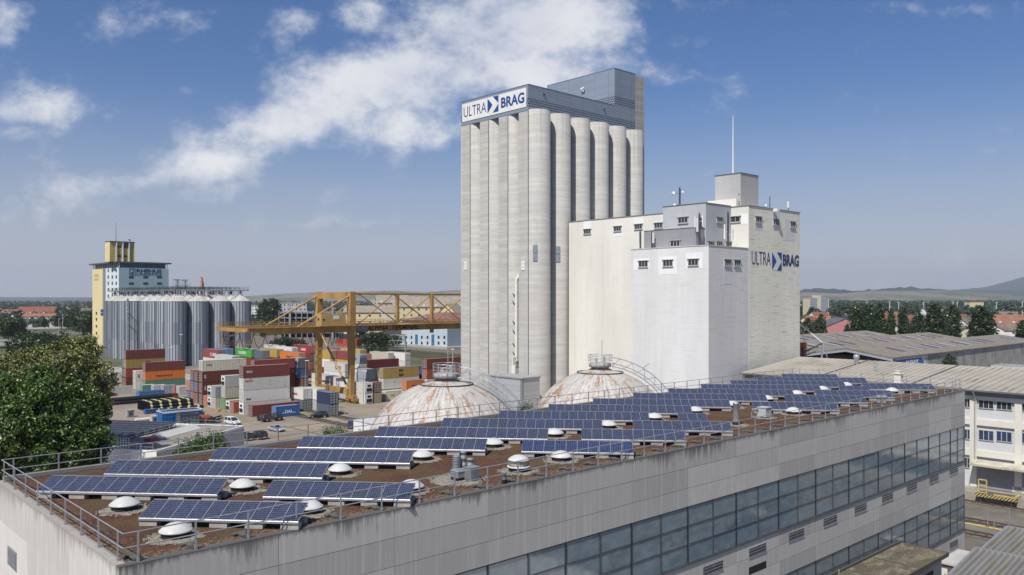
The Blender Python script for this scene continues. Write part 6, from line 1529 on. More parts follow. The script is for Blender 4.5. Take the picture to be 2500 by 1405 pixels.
rm = rib_roof_mat('fibre_cement_roof', (.36, .33, .275), 1.1, amt=.75)
wh = empty('white_warehouse', W0, TH, 'long white warehouse with grey infill panels, a ribbed roof and a loading dock', 'warehouse')
b0_, b1_ = -60.0, 38.5; RW, RH = 20.0, 16.9
iv = pm('ivory_frame_paint', (.66, .64, .56), .8, .06, .3); inf = pm('pale_grey_infill', (.55, .56, .57), .85, .05, .4)
mb = MB(); mb.box(.25, 40, b0_, b1_, 0, EZ - .9); mb.build('infill', inf, wh)
mb = MB(); mb.box(.05, .26, b0_, b1_, EZ - .92, EZ - .2); mb.build('eave_band', flat('grey_eave', (.22, .24, .27), .7), wh)
mb = MB()
px_cols = [(2376, 1.2), (2486, 1.3)]
cols_t = [onL(W0, px, 1100)[0] for px, _ in px_cols]; bay = cols_t[0] - cols_t[1]
tt = cols_t[0] + bay * 0
k = -10
while True:
    t = cols_t[0] - bay * k
    if t < b0_: break
    if t < b1_ - .6: mb.box(-.06, .25, t - .45, t + .45, 1.2, EZ - .92)
    k += 1
bands = [onL(W0, 2430, py)[1] for py in (1035, 1112)]
for z in bands: mb.box(-.059, .24, b0_, b1_, z - .45, z + .45)
mb.box(-.058, .23, b0_, b1_, EZ - 1.5, EZ - .93); mb.build('concrete_frame', iv, wh)
f_ = MB(); 
vs = [(-.9, b0_, EZ - .05), (-.9, b1_, EZ - .05), (RW, b1_, RH), (RW, b0_, RH), (2 * RW, b1_, EZ), (2 * RW, b0_, EZ)]
lo = [(x, y, z - .16) for x, y, z in vs]
f_.add(vs + lo, [(0, 3, 2, 1), (3, 5, 4, 2), (0, 1, 7, 6), (6, 7, 8, 9), (9, 8, 10, 11), (1, 2, 8, 7), (2, 4, 10, 8), (0, 6, 9, 3), (3, 9, 11, 5), (4, 5, 11, 10)])
f_.build('roof', rm, wh)
mb = MB(); mb.bar((-.95, b0_, EZ - .12), (-.95, b1_, EZ - .12), .22)
for k in range(7):
    px_j = None
for (px, py) in ((2341, 893),):
    pass
for t in (9.9, -6.5, 25.0, -22, -38): 
    mb.bar((-.9, t, EZ + .0), (RW, t, RH + .06), .28, .14)
mb.build('gutter', flat('lead_grey', (.14, .13, .12), .7), wh)
mb = MB(); tD, _ = onL(W0, 2381, 1000); mb.tube([(-.95, tD, EZ - .3), (-.3, tD - .1, EZ - 1.2), (-.22, tD, EZ - 2), (-.22, tD, 5.2)], .1, 8); mb.build('downpipe', flat('downpipe_grey', (.35, .36, .37), .5), wh)
def wwin(px, py, w_=2.0, n_=3, glass='darkglass'):
    t, z = onL(W0, px, py, .25); wall_window(wh, 'L', t, z, w_, 1.5, n_, .25, None, glass, False)
for py, g_ in ((985, 'darkglass'), (1063, 'blueglass')):
    for px in (2362, 2408, 2452, 2497): wwin(px, py + (px - 2400) * .065, 2.0 if px > 2370 else 1.9, 3 if px > 2370 else 2, g_)
wwin(2362, 1130, 1.9, 2)
for t in (-12, -17, -24, -29):
    for py in (985, 1063): _, z = onL(W0, 2400, py, .25); wall_window(wh, 'L', t, z, 2.0, 1.5, 3, .25, None, 'darkglass', False)
# dock
_, zc1 = onL(W0, 2385, 1127); tcn, _ = onL(W0, 2379, 1127)
mb = MB(); mb.add([(.0, tcn, zc1 + .35), (.0, b0_, zc1 + .35), (-2.2, b0_, zc1), (-2.2, tcn, zc1)], [(0, 3, 2, 1)]); mb.add([(.0, tcn, zc1 + .2), (.0, b0_, zc1 + .2), (-2.2, b0_, zc1 - .25), (-2.2, tcn, zc1 - .25)], [(0, 1, 2, 3)])
mb.add([(-2.21, b0_, zc1 + .02), (-2.21, tcn, zc1 + .02), (-2.21, tcn, zc1 - .27), (-2.21, b0_, zc1 - .27)], [(0, 1, 2, 3)][::-1]); mb.build('canopy', pm('canopy_concrete', (.45, .42, .34), .9, .2, .8), wh)
mb = MB(); td0, zd0 = onL(W0, 2410, 1187, .2); td1, _ = onL(W0, 2457, 1187, .2); mb.box(.1, .24, td1, td0, 1.25, zc1 - .6); mb.build('dock_door', flat('dark_dock_door', (.045, .048, .055), .6), wh)
mb = MB(); mb.box(-.03, .24, b0_, tcn - .2, 1.25, zc1 + .1); mb.build('dock_wall', flat('grey_dock_wall', (.26, .27, .29), .8), wh)
mb = MB(); mb.box(-.06, -.031, td1 - .8, b0_, 1.25, 2.1); mb.build('skirting', inf, wh)
mb = MB(); mb.box(-3.6, .25, b0_, b1_, 0, 1.15); mb.build('loading_dock', pm('dock_concrete', (.30, .27, .22), .9, .15, .5), wh)
# dock leveller with hazard stripes
stripe_m, n_, bs_ = base_mat('hazard_stripes'); x_, y_, z_ = n_.sep(n_.n('ShaderNodeTexCoord').outputs['Object'])
n_.l(n_.mix(n_.m('GREATER_THAN', n_.m('FRACT', n_.m('MULTIPLY', n_.m('ADD', y_, z_), 2.4)), .55), (.48, .37, .13), (.03, .03, .03)), bs_.inputs['Base Color'])
dl = empty('dock_ramp', W0 + Vector((0, 0, 0)), TH, 'yellow and black striped loading ramp at the white warehouse dock', 'loading ramp')
t0r, _ = onL(W0, 2381, 1205, -4.4); t1r, _ = onL(W0, 2480, 1222, -4.4); Yp = M['yellowline']
mb = MB(); mb.box(-4.35, -2.0, t1r, t0r, 1.17, 1.25); mb.build('deck', flat('dark_deck', (.10, .09, .08), .8), dl)
mb = MB(); mb.box(-4.42, -4.36, t1r, t0r, .85, 1.28); mb.box(-4.36, -2.6, t1r - .06, t1r, .85, 1.28); mb.build('striped_edge', stripe_m, dl)
mb = MB(); mb.box(-4.2, -3.9, t1r, t0r - 2.2, 1.26, 1.4); mb.box(-4.2, -2.4, t1r, t1r + .25, 1.26, 1.5); mb.build('curb', Yp, dl)
for q in (t0r - .6, t1r + .6): mb = MB(); mb.bar((-4.1, q, 0), (-4.1, q, 1.1), .15); mb.bar((-4.1, q, .1), (-3.1, q, 1.1), .12); mb.build('leg', M['darksteel'], dl)
mb = MB()
for q in (t0r - .3, t0r - 1.3): mb.bar((-4.0, q, 1.26), (-4.0, q, 3.2), .14)
for z in (1.4, 2.4, 3.15): mb.bar((-4.0, t0r - .3, z), (-4.0, t0r - 1.3, z), .14)
mb.build('guard_frame', Yp, dl)
# roof furniture on the ribbed roof
def on_roof(px, py):
    # ray meets the front roof slope
    d = Vector((ray(px), 1, -(py - HZ) / F)); sl = (RH - EZ) / RW
    # point = (0,0,H)+d*k ; height over slope: z = EZ + sl*a, a = (p-W0).A
    k = (EZ - H + sl * (-(W0.x * CA + W0.y * SA))) / (d.z - sl * (d.x * CA + d.y * SA)); return Vector((0, 0, H)) + d * k
p = on_roof(2194, 934); o = empty('roof_chimney', p, TH, 'small capped chimney on the ribbed roof of the white warehouse', 'chimney'); mb = MB(); mb.box(-.5, .5, -.5, .5, -.2, 1.3); mb.box(-.65, .65, -.65, .65, 1.3, 1.42); mb.box(-.3, .3, -.3, .3, 1.42, 1.7); mb.box(-.4, .4, -.4, .4, 1.7, 1.8); mb.build('stack', iv, o)
p = on_roof(2136, 908); o = empty('vent_pipe', p, 0, 'thin forked vent pipe on the ribbed roof', 'vent pipe'); mb = MB(); mb.tube([(0, 0, -.2), (0, 0, 1.5)], .12, 8); mb.tube([(.4, 0, .6), (.4, 0, 1.4)], .08, 6); mb.bar((0, 0, .6), (.4, 0, .6), .1); mb.build('pipe', M['steel'], o)
p = on_roof(2091, 890); o = empty('roof_ventilator', p, 0, 'stout grey cylindrical roof ventilator near the blue arrow sign', 'ventilator'); mb = MB(); mb.lathe([(.36, -.5), (.36, .9), (.52, 1.1), (.52, 1.5), (.4, 1.7), (.01, 1.7)], 16); mb.build('cowl', M['steel'], o)
# flat decks and boards between the storehouse and the hall
q0 = M0 + A * 6 - B * .3
o = empty('flat_roof_shed', Vector((M0.x, M0.y, 0)) + A * 7 + B * -10, TH, 'low shed roof with loose boards beside the storehouse wall', 'shed'); 
mb = MB(); mb.box(0, 16, -6, 9.6, 0, 14.6); mb.build('wall', inf, o); mb = MB(); mb.box(-.6, 16.5, -6.5, 9.8, 14.6, 15.0); mb.build('roof', rib_roof_mat('shed_board_roof', (.40, .35, .28), 1.1), o)
rn = random.Random(9)
for k in range(9): mb = MB(); x = rn.uniform(1, 13); y = rn.uniform(-5, 4); mb.box(x, x + rn.uniform(1.5, 2.5), y, y + rn.uniform(3, 6), 15.02 + k * .04, 15.12 + k * .05); mb.build('board', pm('old_boards', (.38, .30, .22), .9, .2, .8) if k == 0 else bpy.data.materials['old_boards'], o)

# white tilting derrick arm and orange cabin at the storehouse corner
dp = W(2009, 868, 176); dp.z = 15.0
o = empty('roof_derrick', dp, 0, 'pale steel derrick arm leaning over the roofs beside the storehouse', 'derrick')
topp = W(1946, 786, 176) - dp; knee = W(2009, 838, 176) - dp
mb = MB(); mb.bar(knee, topp, .26); mb.build('arm', M['white'], o)
mb = MB(); mb.bar((-.3, 0, 0), knee, .28); mb.bar((1.0, 0, .2), knee, .16); mb.bar(knee + Vector((0, 0, -2)), knee, .45); mb.build('post', M['steel'], o)
mb = MB(); a_ = W(1940, 872, 176) - dp; mb.bar(a_, knee, .3); mb.bar(a_ + Vector((0, 0, -.6)), knee + Vector((-1.5, 0, -1.8)), .2); mb.bar(topp, a_ + Vector((1.2, 0, 1.2)), .05); mb.bar(topp, knee + Vector((-3, 0, -2)), .05); mb.build('strut', M['darksteel'], o)
cbp = W(1961, 864, 178); cbp.z = 14; o = empty('orange_cabin', cbp, TH, 'bright orange narrow cabin standing at the foot of the storehouse wall', 'cabin'); mb = MB(); hcb = H + (730 - 838) / F * 178 - 14; mb.box(-.4, .5, -.5, .5, 0, hcb); mb.box(-.45, .55, -.55, .55, hcb, hcb + .1); mb.build('housing', flat('orange_paint', (.75, .14, .04), .5), o); mb = MB(); mb.box(-.43, -.4, -.2, .25, hcb * .3, hcb * .85); mb.build('door', M['darksteel'], o)
o = empty('lattice_post', cbp + Vector((-2.6, -1, 0)), 0, 'dark latticed post left of the orange cabin', 'post'); mb = MB()
for a in (-.25, .25): mb.bar((a, 0, 0), (a, 0, 6), .1)
for k in range(8): mb.bar((-.25, 0, k * .7), (.25, 0, k * .7 + .6), .06)
mb.build('lattice', M['darksteel'], o)

# ================================================================== brown gabled hall with the arrow sign
HB = Vector((ray(2183) * 228, 228, 0)); hl = empty('gabled_hall', HB, TH, 'long low hall with three brown gravel gables and rows of rooflights', 'hall')
gw, gl, ze, zr_ = 26.4, 132.0, 11.9, 14.0
hr = pm('brown_hall_roof', (.26, .225, .18), .95, .15, .25, stretch=(1, 1, 1), bump=.5, col2=(.33, .30, .25), fine=.5)
for g in range(3):
    y0 = g * gw; mb = MB(); vs = [(-1, y0 - .4, ze), (gl, y0 - .4, ze), (gl, y0 + gw / 2, zr_), (-1, y0 + gw / 2, zr_), (-1, y0 + gw + .4 - (.42 if g < 2 else 0), ze), (gl, y0 + gw + .4 - (.42 if g < 2 else 0), ze)]
    lo = [(x, y, z - .35) for x, y, z in vs]
    mb.add(vs + lo, [(0, 1, 2, 3), (3, 2, 5, 4), (0, 3, 9, 6), (3, 4, 10, 9), (0, 6, 7, 1), (6, 9, 8, 7), (9, 10, 11, 8), (4, 5, 11, 10), (1, 7, 8, 2), (2, 8, 11, 5)]); mb.build('roof', hr, hl)
    mb = MB(); sl = (zr_ - ze) / (gw / 2)
    for side in (0, 1):
        for k in range(9):
            x = 16 + k * 13 + side * 3; ya, yb = (y0 + 4, y0 + 9.5) if side == 0 else (y0 + gw - 9.5, y0 + gw - 4)
            za, zb_ = (ze + (ya - y0) * sl + .06, ze + (yb - y0) * sl + .06) if side == 0 else (ze + (y0 + gw - ya) * sl + .06, ze + (y0 + gw - yb) * sl + .06)
            mb = MB(); nq_ = 2 + (k * 7 + side + g) % 3
            for q in range(nq_): mb.add([(x + q * 1.9, ya, za), (x + q * 1.9 + 1.9, ya, za), (x + q * 1.9 + 1.9, yb, zb_), (x + q * 1.9, yb, zb_)], [(0, 1, 2, 3)], (k * k + q + side) % 4 % 3)
            mb.build('rooflight', [flat('blue_rooflight', (.05, .06, .10), .9), flat('grey_rooflight', (.12, .13, .15), .9), flat('pale_rooflight', (.36, .36, .36), .9)], hl)
mb = MB(); mb.box(.2, gl - .4, 0, .4, 0, ze - .4); mb.build('wall', pm('old_concrete_wall', (.36, .35, .31), .9, .18, .25, col2=(.20, .19, .17), c2=(.55, .7)), hl)
mb = MB(); mb.box(6, gl, 3 * gw - .5, 3 * gw, 0, ze - .4); mb.box(gl - .6, gl - .2, .4, 3 * gw - .5, 0, ze - .4); mb.build('wall', flat('hall_dark', (.05, .05, .055), .8), hl)
mb = MB(); mb.box(4, 4.4, .4, 3 * gw - .5, 0, ze - .4); mb.build('inner_wall', flat('hall_dark', (.05, .05, .055), .8), hl)
mb = MB()
for g in range(3):
    y0 = g * gw; mb.bar((-.8, y0, ze - .7), (-.8, y0 + gw / 2, zr_ - .7), .25, .8); mb.bar((-.8, y0 + gw / 2, zr_ - .7), (-.8, y0 + gw, ze - .7), .25, .8)
for y in (0.2, gw, 2 * gw): mb.bar((-.8, y, 0), (-.8, y, ze - .5), .5)
mb.build('gable_frame', flat('blue_grey_steel', (.28, .33, .38), .6), hl)
mb = MB(); 
for k in range(11): x = 22 + k * 10; mb.bar((x, -.5, ze - 3.8), (x + .6, -.1, ze - 1.2), .12); mb.bar((x, -.5, ze - 1.1), (x + .6, -.1, ze - 1.2), .12)
mb.build('wall_lamp', M['darksteel'], hl)
sx0, sz0 = onR(HB, 2192, 884); sx1, sz1 = onR(HB, 2255, 876)
sgn = MB(); sgn.add([(.6, -.12, ze - 3.9), (sx1 - 2, -.12, ze - 3.9), (sx1, -.12, ze - 2.4), (sx1 - 2, -.12, ze - .9), (.6, -.12, ze - .9), (.6, -.01, ze - 3.9), (sx1 - 2, -.01, ze - 3.9), (sx1, -.01, ze - 2.4), (sx1 - 2, -.01, ze - .9), (.6, -.01, ze - .9)],
                     [(0, 1, 2, 3, 4), (9, 8, 7, 6, 5), (0, 5, 6, 1), (1, 6, 7, 2), (2, 7, 8, 3), (3, 8, 9, 4), (4, 9, 5, 0)])
mb = MB(); mb.box(.5, sx1 + 3, -.008, 0, ze - 4.4, ze - .5); mb.build('sign_board', M['white'], hl)
sg2 = sgn.build('arrow_sign', flat('arrow_blue', (.04, .16, .40), .5), hl)
fit_text('lettering', 'RHENUS', sg2, (sx1 * .38, -.13, ze - 3.0), (1, 0, 0), sx1 * .42, 1.7, (0, -1, 0), TW, .01)
place_tree('broad', 'dark', HB + A * 27 - B * 5.0, 12.6, 'small dark tree in front of the concrete wall with the arrow sign', seed=5, width=.55)

# ================================================================== bottom right: lean-to, cabinet and ribbed roofs
def gpos(a, b, z=0.0): return G0 + A * a + B * b + Vector((0, 0, z))
o = empty('lean_to', gpos(48, -4.3), TH, 'concrete lean-to with a mossy flat roof against the foreground warehouse', 'shed')
mb = MB(); mb.box(0, 22.2, .4, 4.25, 0, 4.45); mb.build('wall', M['facade_left'], o); moss = pm('mossy_roof', (.135, .115, .08), .95, .3, .5, stretch=(.4, 1, 1), bump=.8, col2=(.24, .21, .14), c2=(.48, .60), fine=.5)
mb = MB(); mb.box(-.3, 22.6, -.02, 4.26, 4.45, 4.76); mb.build('roof', moss, o); mb = MB(); mb.box(-.35, 22.65, -.07, -.021, 4.42, 4.8); mb.box(22.601, 22.68, -.07, 4.26, 4.42, 4.8); mb.box(-.3, 22.6, 4.15, 4.3, 4.761, 5.0); mb.build('roof_edge', flat('dark_edge', (.09, .085, .07), .9), o)
mb = MB(); mb.bar((6.5, 2.6, 4.76), (6.5, 2.6, 6.2), .09); mb.bar((6.5, 2.6, 5.4), (7.2, 2.6, 5.4), .08); mb.build('stub_pole', M['steel'], o)
for x in (12, 18.5): mb = MB(); mb.box(x, x + 1.6, .35, .4, 0, 3.6); mb.build('door', M['rubber'], o)
rn = random.Random(4)
for k in range(3): mb = MB(); mb.box(6 + k * 5, 6.25 + k * 5, .1 + k * .1, 4.0, 4.77, 4.80); mb.build('roof_seam', flat('dark_edge', (.09, .085, .07), .9), o)
cb0 = Vector((ray(2290) * 78.9, 78.9, 0)); o = empty('switch_cabinet', cb0, TH, 'dark grey switchgear cabinet with a pale sheet roof and a warning sign', 'cabinet')
mb = MB(); mb.box(0, 5.4, -1.4, 0, 0, 2.9); cbx = mb.build('housing', flat('dark_cabinet', (.12, .115, .10), .6), o); mb = MB(); mb.box(-.15, 5.6, -1.6, .1, 2.9, 3.02); mb.build('roof', pm('pale_roof_sheet', (.46, .45, .43), .6, .12, .8), o)
mb = MB(); mb.box(-.03, 0, -.85, -.15, 1.7, 2.5); sp = mb.build('warning_sign', M['white'], cbx)
mb = MB(); mb.add([(-.035, -.80, 1.8), (-.035, -.50, 1.8), (-.035, -.65, 2.15)], [(0, 1, 2)]); mb.build('triangle', Yp, cbx)
mb = MB()
for k in range(8): mb.box(.3 + k * .62, .7 + k * .62, -1.43, -1.4, .9, 2.5)
mb.build('grille', M['rubber'], o)
def ribbed(px, py, z, dpx, slope_px, label, length, wdt, name='ribbed_roof_shed'):
    d = (H - z) * F / (py - HZ); p = Vector((ray(px) * d, d, 0)); o = empty(name, p, TH, label, 'shed')
    mb = MB(); pitch = .42; n = int(wdt / pitch); dz_ = .17; drop = slope_px
    xs = [0, -length]
    vs = []; 
    for k in range(n + 1):
        for (f_, h_) in ((0, 0), (.2, dz_), (.5, dz_), (.7, 0)):
            y = -(k + f_) * pitch
            vs.append((0, y, z + h_)); vs.append((-length, y, z - drop * length + h_))
    m_ = len(vs) // 2
    mb.add(vs, [(2 * i, 2 * i + 1, 2 * i + 3, 2 * i + 2) for i in range(m_ - 1)])
    r_o = mb.build('roof', pm('weathered_rib_sheet', (.20, .195, .185), .75, .2, .4, stretch=(.15, 2, 1), col2=(.17, .16, .11), c2=(.5, .65), metal=.1), o)
    mb = MB(); mb.box(0, .12, -wdt, 0, z - .1, z + .16); mb.bar((0, .0, z + .02), (-length, .0, z - drop * length + .02), .22, .2); mb.build('verge', M['steel'], o)
    mb = MB(); mb.box(-length + .3, -.1, -wdt, -.2, 0, z - drop * length - .15); mb.build('wall', M['facade_left'], o)
    return o
ribbed(2383, 1341, 8.0, 0, .133, 'nearest ribbed sheet roof at the lower right corner', 20, 26)
ribbed(2459, 1288, 8.4, 0, .10, 'second ribbed sheet roof just behind the nearest one', 6.4, 24)
o = empty('canopy_roof', W(2455, 893, 150), TH, 'small ribbed canopy roof above the warehouse at the right edge', 'canopy'); p = o.location.copy()
mb = MB(); mb.box(-3, 3, -16, 1.5, -.3, 0)
for k in range(24): mb.box(-3, 3, 1.2 - k * .72, 1.45 - k * .72, 0, .14)
mb.build('roof', pm('pale_rib_sheet', (.44, .43, .40), .7, .1, .5), o); mb = MB()
for y in (1, -14):
    for x in (-2.5, 2.5): mb.bar((x, y, -p.z), (x, y, -.3), .3)
mb.build('column', M['steel'], o)
# thin fence posts in the right-hand track area
for k, (px, py) in enumerate(((2411, 1288), (2464, 1297), (2427, 1324))):
    p = gnd(px, py); o = empty('marker_post', p, 0, f'{ORD[k]} thin grey post from the left beside the right-hand tracks' if k < 2 else 'thin grey post nearest the ribbed roofs beside the tracks', 'post'); mb = MB(); mb.tube([(0, 0, 0), (0, 0, 2.6)], .05, 6); mb.build('pole', M['steel'], o); mb = MB(); mb.box(-.1, .1, -.1, .1, 0, .12); mb.build('foot', M['darksteel'], o)
HAZE = 5.5e-5
# ================================================================== background town
RT = {'tan': pm('tan_roof', (.27, .235, .18), .9, .15, .3), 'red': pm('red_tile_roof', (.20, .08, .052), .9, .2, .3), 'orange': pm('orange_tile_roof', (.25, .12, .072), .9, .2, .3), 'brown': pm('brown_tile_roof', (.17, .125, .10), .9, .2, .3), 'slate': pm('slate_roof', (.10, .11, .12), .8, .2, .3), 'grey': pm('grey_flat_roof', (.30, .30, .29), .9, .2, .3)}
WM = {'white': pm('white_house_wall', (.68, .67, .63), .9, .05, .3), 'cream': pm('cream_house_wall', (.60, .53, .38), .9, .05, .3), 'pink': pm('pink_house_wall', (.46, .19, .18), .9, .05, .3), 'grey': pm('grey_house_wall', (.42, .41, .42), .9, .05, .3), 'beige': pm('beige_house_wall', (.62, .52, .32), .9, .05, .3), 'ice': pm('ice_blue_wall', (.46, .53, .58), .9, .08, .3)}
def house(px, d, w_, l_, h_, rh, roof, wall, rz, label, cat='house', group=None, name='house', win=True, storeys=2, z0=0.0, ncol=4, flat_=False, dorm=0):
    p = Vector((ray(px) * d, d, z0)); o = empty(name, p, rz, label, cat, group)
    mb = MB(); mb.box(-w_ / 2, w_ / 2, -l_ / 2, l_ / 2, 0, h_)
    if not flat_: mb.add([(-w_ / 2, -l_ / 2, h_), (-w_ / 2, l_ / 2, h_), (-w_ / 2, 0, h_ + rh), (w_ / 2, -l_ / 2, h_), (w_ / 2, l_ / 2, h_), (w_ / 2, 0, h_ + rh)], [(0, 2, 1), (3, 4, 5)])
    mb.build('wall', WM[wall], o)
    mb = MB()
    if flat_: mb.box(-w_ / 2 - .3, w_ / 2 + .3, -l_ / 2 - .3, l_ / 2 + .3, h_, h_ + .5)
    else:
        a, b, e = w_ / 2 + .5, l_ / 2 + .6, rh * .6 / (l_ / 2)
        vs = [(-a, -b, h_ - e), (a, -b, h_ - e), (a, 0, h_ + rh + .1), (-a, 0, h_ + rh + .1), (a, b, h_ - e), (-a, b, h_ - e)]; vs += [(x, y, z + .3) for x, y, z in vs]
        mb.add(vs, [(6, 7, 8, 9), (9, 8, 10, 11), (0, 3, 2, 1), (3, 5, 4, 2), (0, 1, 7, 6), (4, 5, 11, 10), (0, 6, 9, 3), (3, 9, 11, 5), (1, 2, 8, 7), (2, 4, 10, 8)])
    r_o = mb.build('roof', RT[roof], o)
    if not flat_: mb = MB(); mb.box(w_ * .2, w_ * .2 + .8, -.4, .4, h_ + rh * .6, h_ + rh + 1.2); mb.build('chimney', RT['brown'], r_o)
    for k in range(dorm):
        x = -w_ / 2 + w_ * (k + .5) / dorm; mb = MB(); mb.box(x - .9, x + .9, -l_ / 2 + .5, -l_ / 2 + 3.5, h_ - .1, h_ + 1.7); mb.build('dormer', WM['white'], o)
    if win:
        for s_ in range(storeys):
            z = h_ * (s_ + .55) / storeys; wm = MB()
            for k in range(ncol): x = -w_ / 2 + w_ * (k + .5) / ncol; wm.box(x - .6, x + .6, -l_ / 2 - .06, -l_ / 2, z - .7, z + .7)
            for k in range(max(2, ncol // 2)):
                y = -l_ / 2 + l_ * (k + .5) / max(2, ncol // 2)
                for sx in (-1, 1): wm.box(sx * w_ / 2 - .06, sx * w_ / 2 + .06, y - .6, y + .6, z - .7, z + .7)
            wm.build('window', M['darkglass'], o)
    return o
GR = 'houses of the town beyond the port'
# right side, named houses
house(2050, 600, 34, 26, 8.5, 5.5, 'slate', 'pink', TH - .9 + math.pi / 2, 'large pink gabled hall with a dark roof between the poplars', win=False, cat='hall', name='gabled_hall')
house(2040, 470, 30, 10, 6.0, 1, 'grey', 'white', 0.1, 'low white flat building in front of the pink hall', flat_=True, win=False, cat='building', name='low_building')
house(2415, 520, 14, 16, 8.6, 4.6, 'orange', 'white', TH + .3, 'white gabled house with an orange roof at the right, behind the hall', ncol=2)
house(2222, 480, 14, 18, 6.0, 4.5, 'slate', 'white', TH - .2, 'white gabled house half hidden by the middle poplars', ncol=2)
house(2345, 470, 13, 18, 7.5, 5.0, 'brown', 'cream', TH + .9, 'cream house with a steep brown roof left of the rightmost big tree', ncol=2)
house(2355, 560, 14, 14, 10, 5.0, 'brown', 'white', TH - .1, 'tall white gabled house behind the cream one', ncol=2)
house(2480, 640, 60, 14, 9, 6.5, 'orange', 'white', -.05, 'long house with orange roof and white dormers at the right edge', dorm=6)
house(2480, 560, 40, 12, 7, 4.5, 'brown', 'white', -.05, 'long brown roofed house in front of the orange roofed one at the right edge')
house(2195, 700, 30, 12, 10, 4, 'red', 'pink', .1, 'red roofed apartment house behind the middle poplars')
house(2215, 560, 22, 14, 8, 4, 'orange', 'white', .3, 'house with a bright orange roof between the middle poplars', ncol=2)
house(2255, 800, 16, 12, 14, 5, 'slate', 'white', 1.0, 'small white gable peeping above the poplars')
house(2378, 1500, 26, 16, 22, 6, 'orange', 'beige', .1, 'terraced brick coloured block among the far woods at the right', flat_=True, win=False, cat='building')
o = house(1992, 1100, 30, 14, 29, 1, 'grey', 'cream', .25, 'cream high-rise apartment block near the horizon right of the storehouse', flat_=True, win=False, cat='apartment block', name='apartment_block')
mb = MB()
for k in range(9):
    for (a, b) in ((-13.5, -3), (2.5, 13.5)): mb.box(a, b, -7.3, -7.0, 2 + k * 3.0, 4.0 + k * 3.0)
mb.build('balcony_band', flat('blue_balcony', (.22, .27, .36), .5), o)
mb = MB(); mb.box(-3, 2.5, -7.4, 4, 0, 32.5); mb.build('stair_tower', WM['cream'], o)
# left side, named buildings
o = house(100, 834, 30, 14, 10.5, 2.5, 'orange', 'grey', .12, 'long grey three storey building with a thin orange roof at the left', storeys=3, ncol=3, name='long_building')
house(160, 850, 22, 12, 6.0, 1.5, 'brown', 'grey', .1, 'low ruined looking stone building right of the long grey one', name='low_building')
house(94, 1080, 45, 26, 9, 8.5, 'red', 'white', .15, 'big hipped red roof with a row of white dormers at the left', dorm=9, storeys=3, ncol=9, name='large_house')
house(28, 1150, 26, 14, 8, 5, 'red', 'white', -.2, 'red roofed house left of the big dormered roof')
house(127, 1000, 18, 16, 8, 5, 'red', 'white', .9, 'red roofed house right of the big dormered roof', ncol=2)
rn = random.Random(21); hs = {'left': [], 'right': [], 'centre': []}
for k in range(34): hs['left'].append((rn.uniform(-40, 222), rn.uniform(980, 1900)))
for k in range(26): hs['right'].append((rn.uniform(1960, 2520), rn.uniform(620, 1050)))
for k in range(14): hs['centre'].append((rn.uniform(600, 900), rn.uniform(900, 1500)))
for reg, lst in hs.items():
    lst.sort(); cnt = {}
    for (px, d) in lst:
        rc = rn.choice(['red', 'orange', 'brown', 'slate', 'red']); cnt[rc] = cnt.get(rc, 0) + 1
        house(px, d, rn.uniform(11, 22), rn.uniform(9, 12), rn.uniform(5.5, 8.5), rn.uniform(3, 4.5), rc, rn.choice(['white', 'white', 'cream', 'grey']), rn.uniform(-.8, .8),
              f'{ORD[cnt[rc] - 1]} from the left of the far {dict(slate="grey").get(rc, rc)} roofed houses in the {reg} background', group=GR, ncol=2, storeys=2)
# centre: white block, garage, beige buildings, quay warehouse
house(627, 945, 9, 14, 20.5, 1, 'grey', 'white', .1, 'white apartment block beside the pair of dark poplars', flat_=True, storeys=6, ncol=3, cat='apartment block', name='apartment_block')
house(672, 760, 26, 10, 7, 3, 'brown', 'grey', 0, 'low hipped building with blue glazed roof panels below the car park', name='low_building')
gp_ = Vector((ray(785) * 600, 600, 0)); o = empty('parking_garage', gp_, .12, 'dark open multi-storey car park with grey steel posts behind the crane', 'car park')
mb = MB(); 
for k in range(5): mb.box(-30, 30, 0, 30, 3 + k * 3.6, 3.9 + k * 3.6)
mb.build('floor_slab', flat('garage_slab', (.20, .21, .23), .8), o); mb = MB()
for k in range(16): x = -30 + 4 * k; mb.bar((x, -.3, 0), (x, -.3, 19.6), .5); 
for x in (-22, 8): mb.bar((x, -2, 0), (x, -2, 26), 1.4)
mb.build('post', M['steel'], o); mb = MB(); mb.box(-29.5, 29.5, 8, 29, 0, 18); mb.build('inner_wall', flat('garage_dark', (.03, .035, .05), .8), o)
house(715, 780, 30, 16, 24, 1, 'grey', 'grey', 0, 'pale grey office block behind the multi-storey car park', flat_=True, storeys=6, ncol=8, cat='office block', name='office_block')
house(905, 560, 34, 22, 19, 4, 'tan', 'beige', .12, 'beige building with a pitched roof seen through the crane girder on the left', storeys=4, ncol=5, cat='building', name='beige_building')
house(957, 520, 9, 16, 19, 1, 'tan', 'beige', .12, 'narrow beige tower house with a flat roof behind the crane girder', flat_=True, storeys=5, ncol=2, cat='building', name='beige_building')
house(957, 640, 24, 18, 25, 5.5, 'tan', 'beige', .2, 'beige building with a mansard roof and chimney tower behind the narrow one', storeys=5, ncol=5, dorm=3, cat='building', name='beige_building')
house(1050, 640, 56, 24, 22, 7.5, 'tan', 'beige', .1, 'large beige building with a high brown mansard roof left of the tall silo', storeys=5, ncol=10, dorm=6, cat='building', name='beige_building')
o = house(1105, 600, 18, 16, 17, 7, 'tan', 'beige', 1.2, 'beige gabled wing nearest to the tall silo', storeys=4, ncol=3, cat='building', name='beige_building')
Q0 = Vector((ray(1092) * 465, 465, 0)); qw = empty('quay_warehouse', Q0, TH, 'ice blue quayside warehouse with a rusty red hipped roof left of the tall silo', 'warehouse')
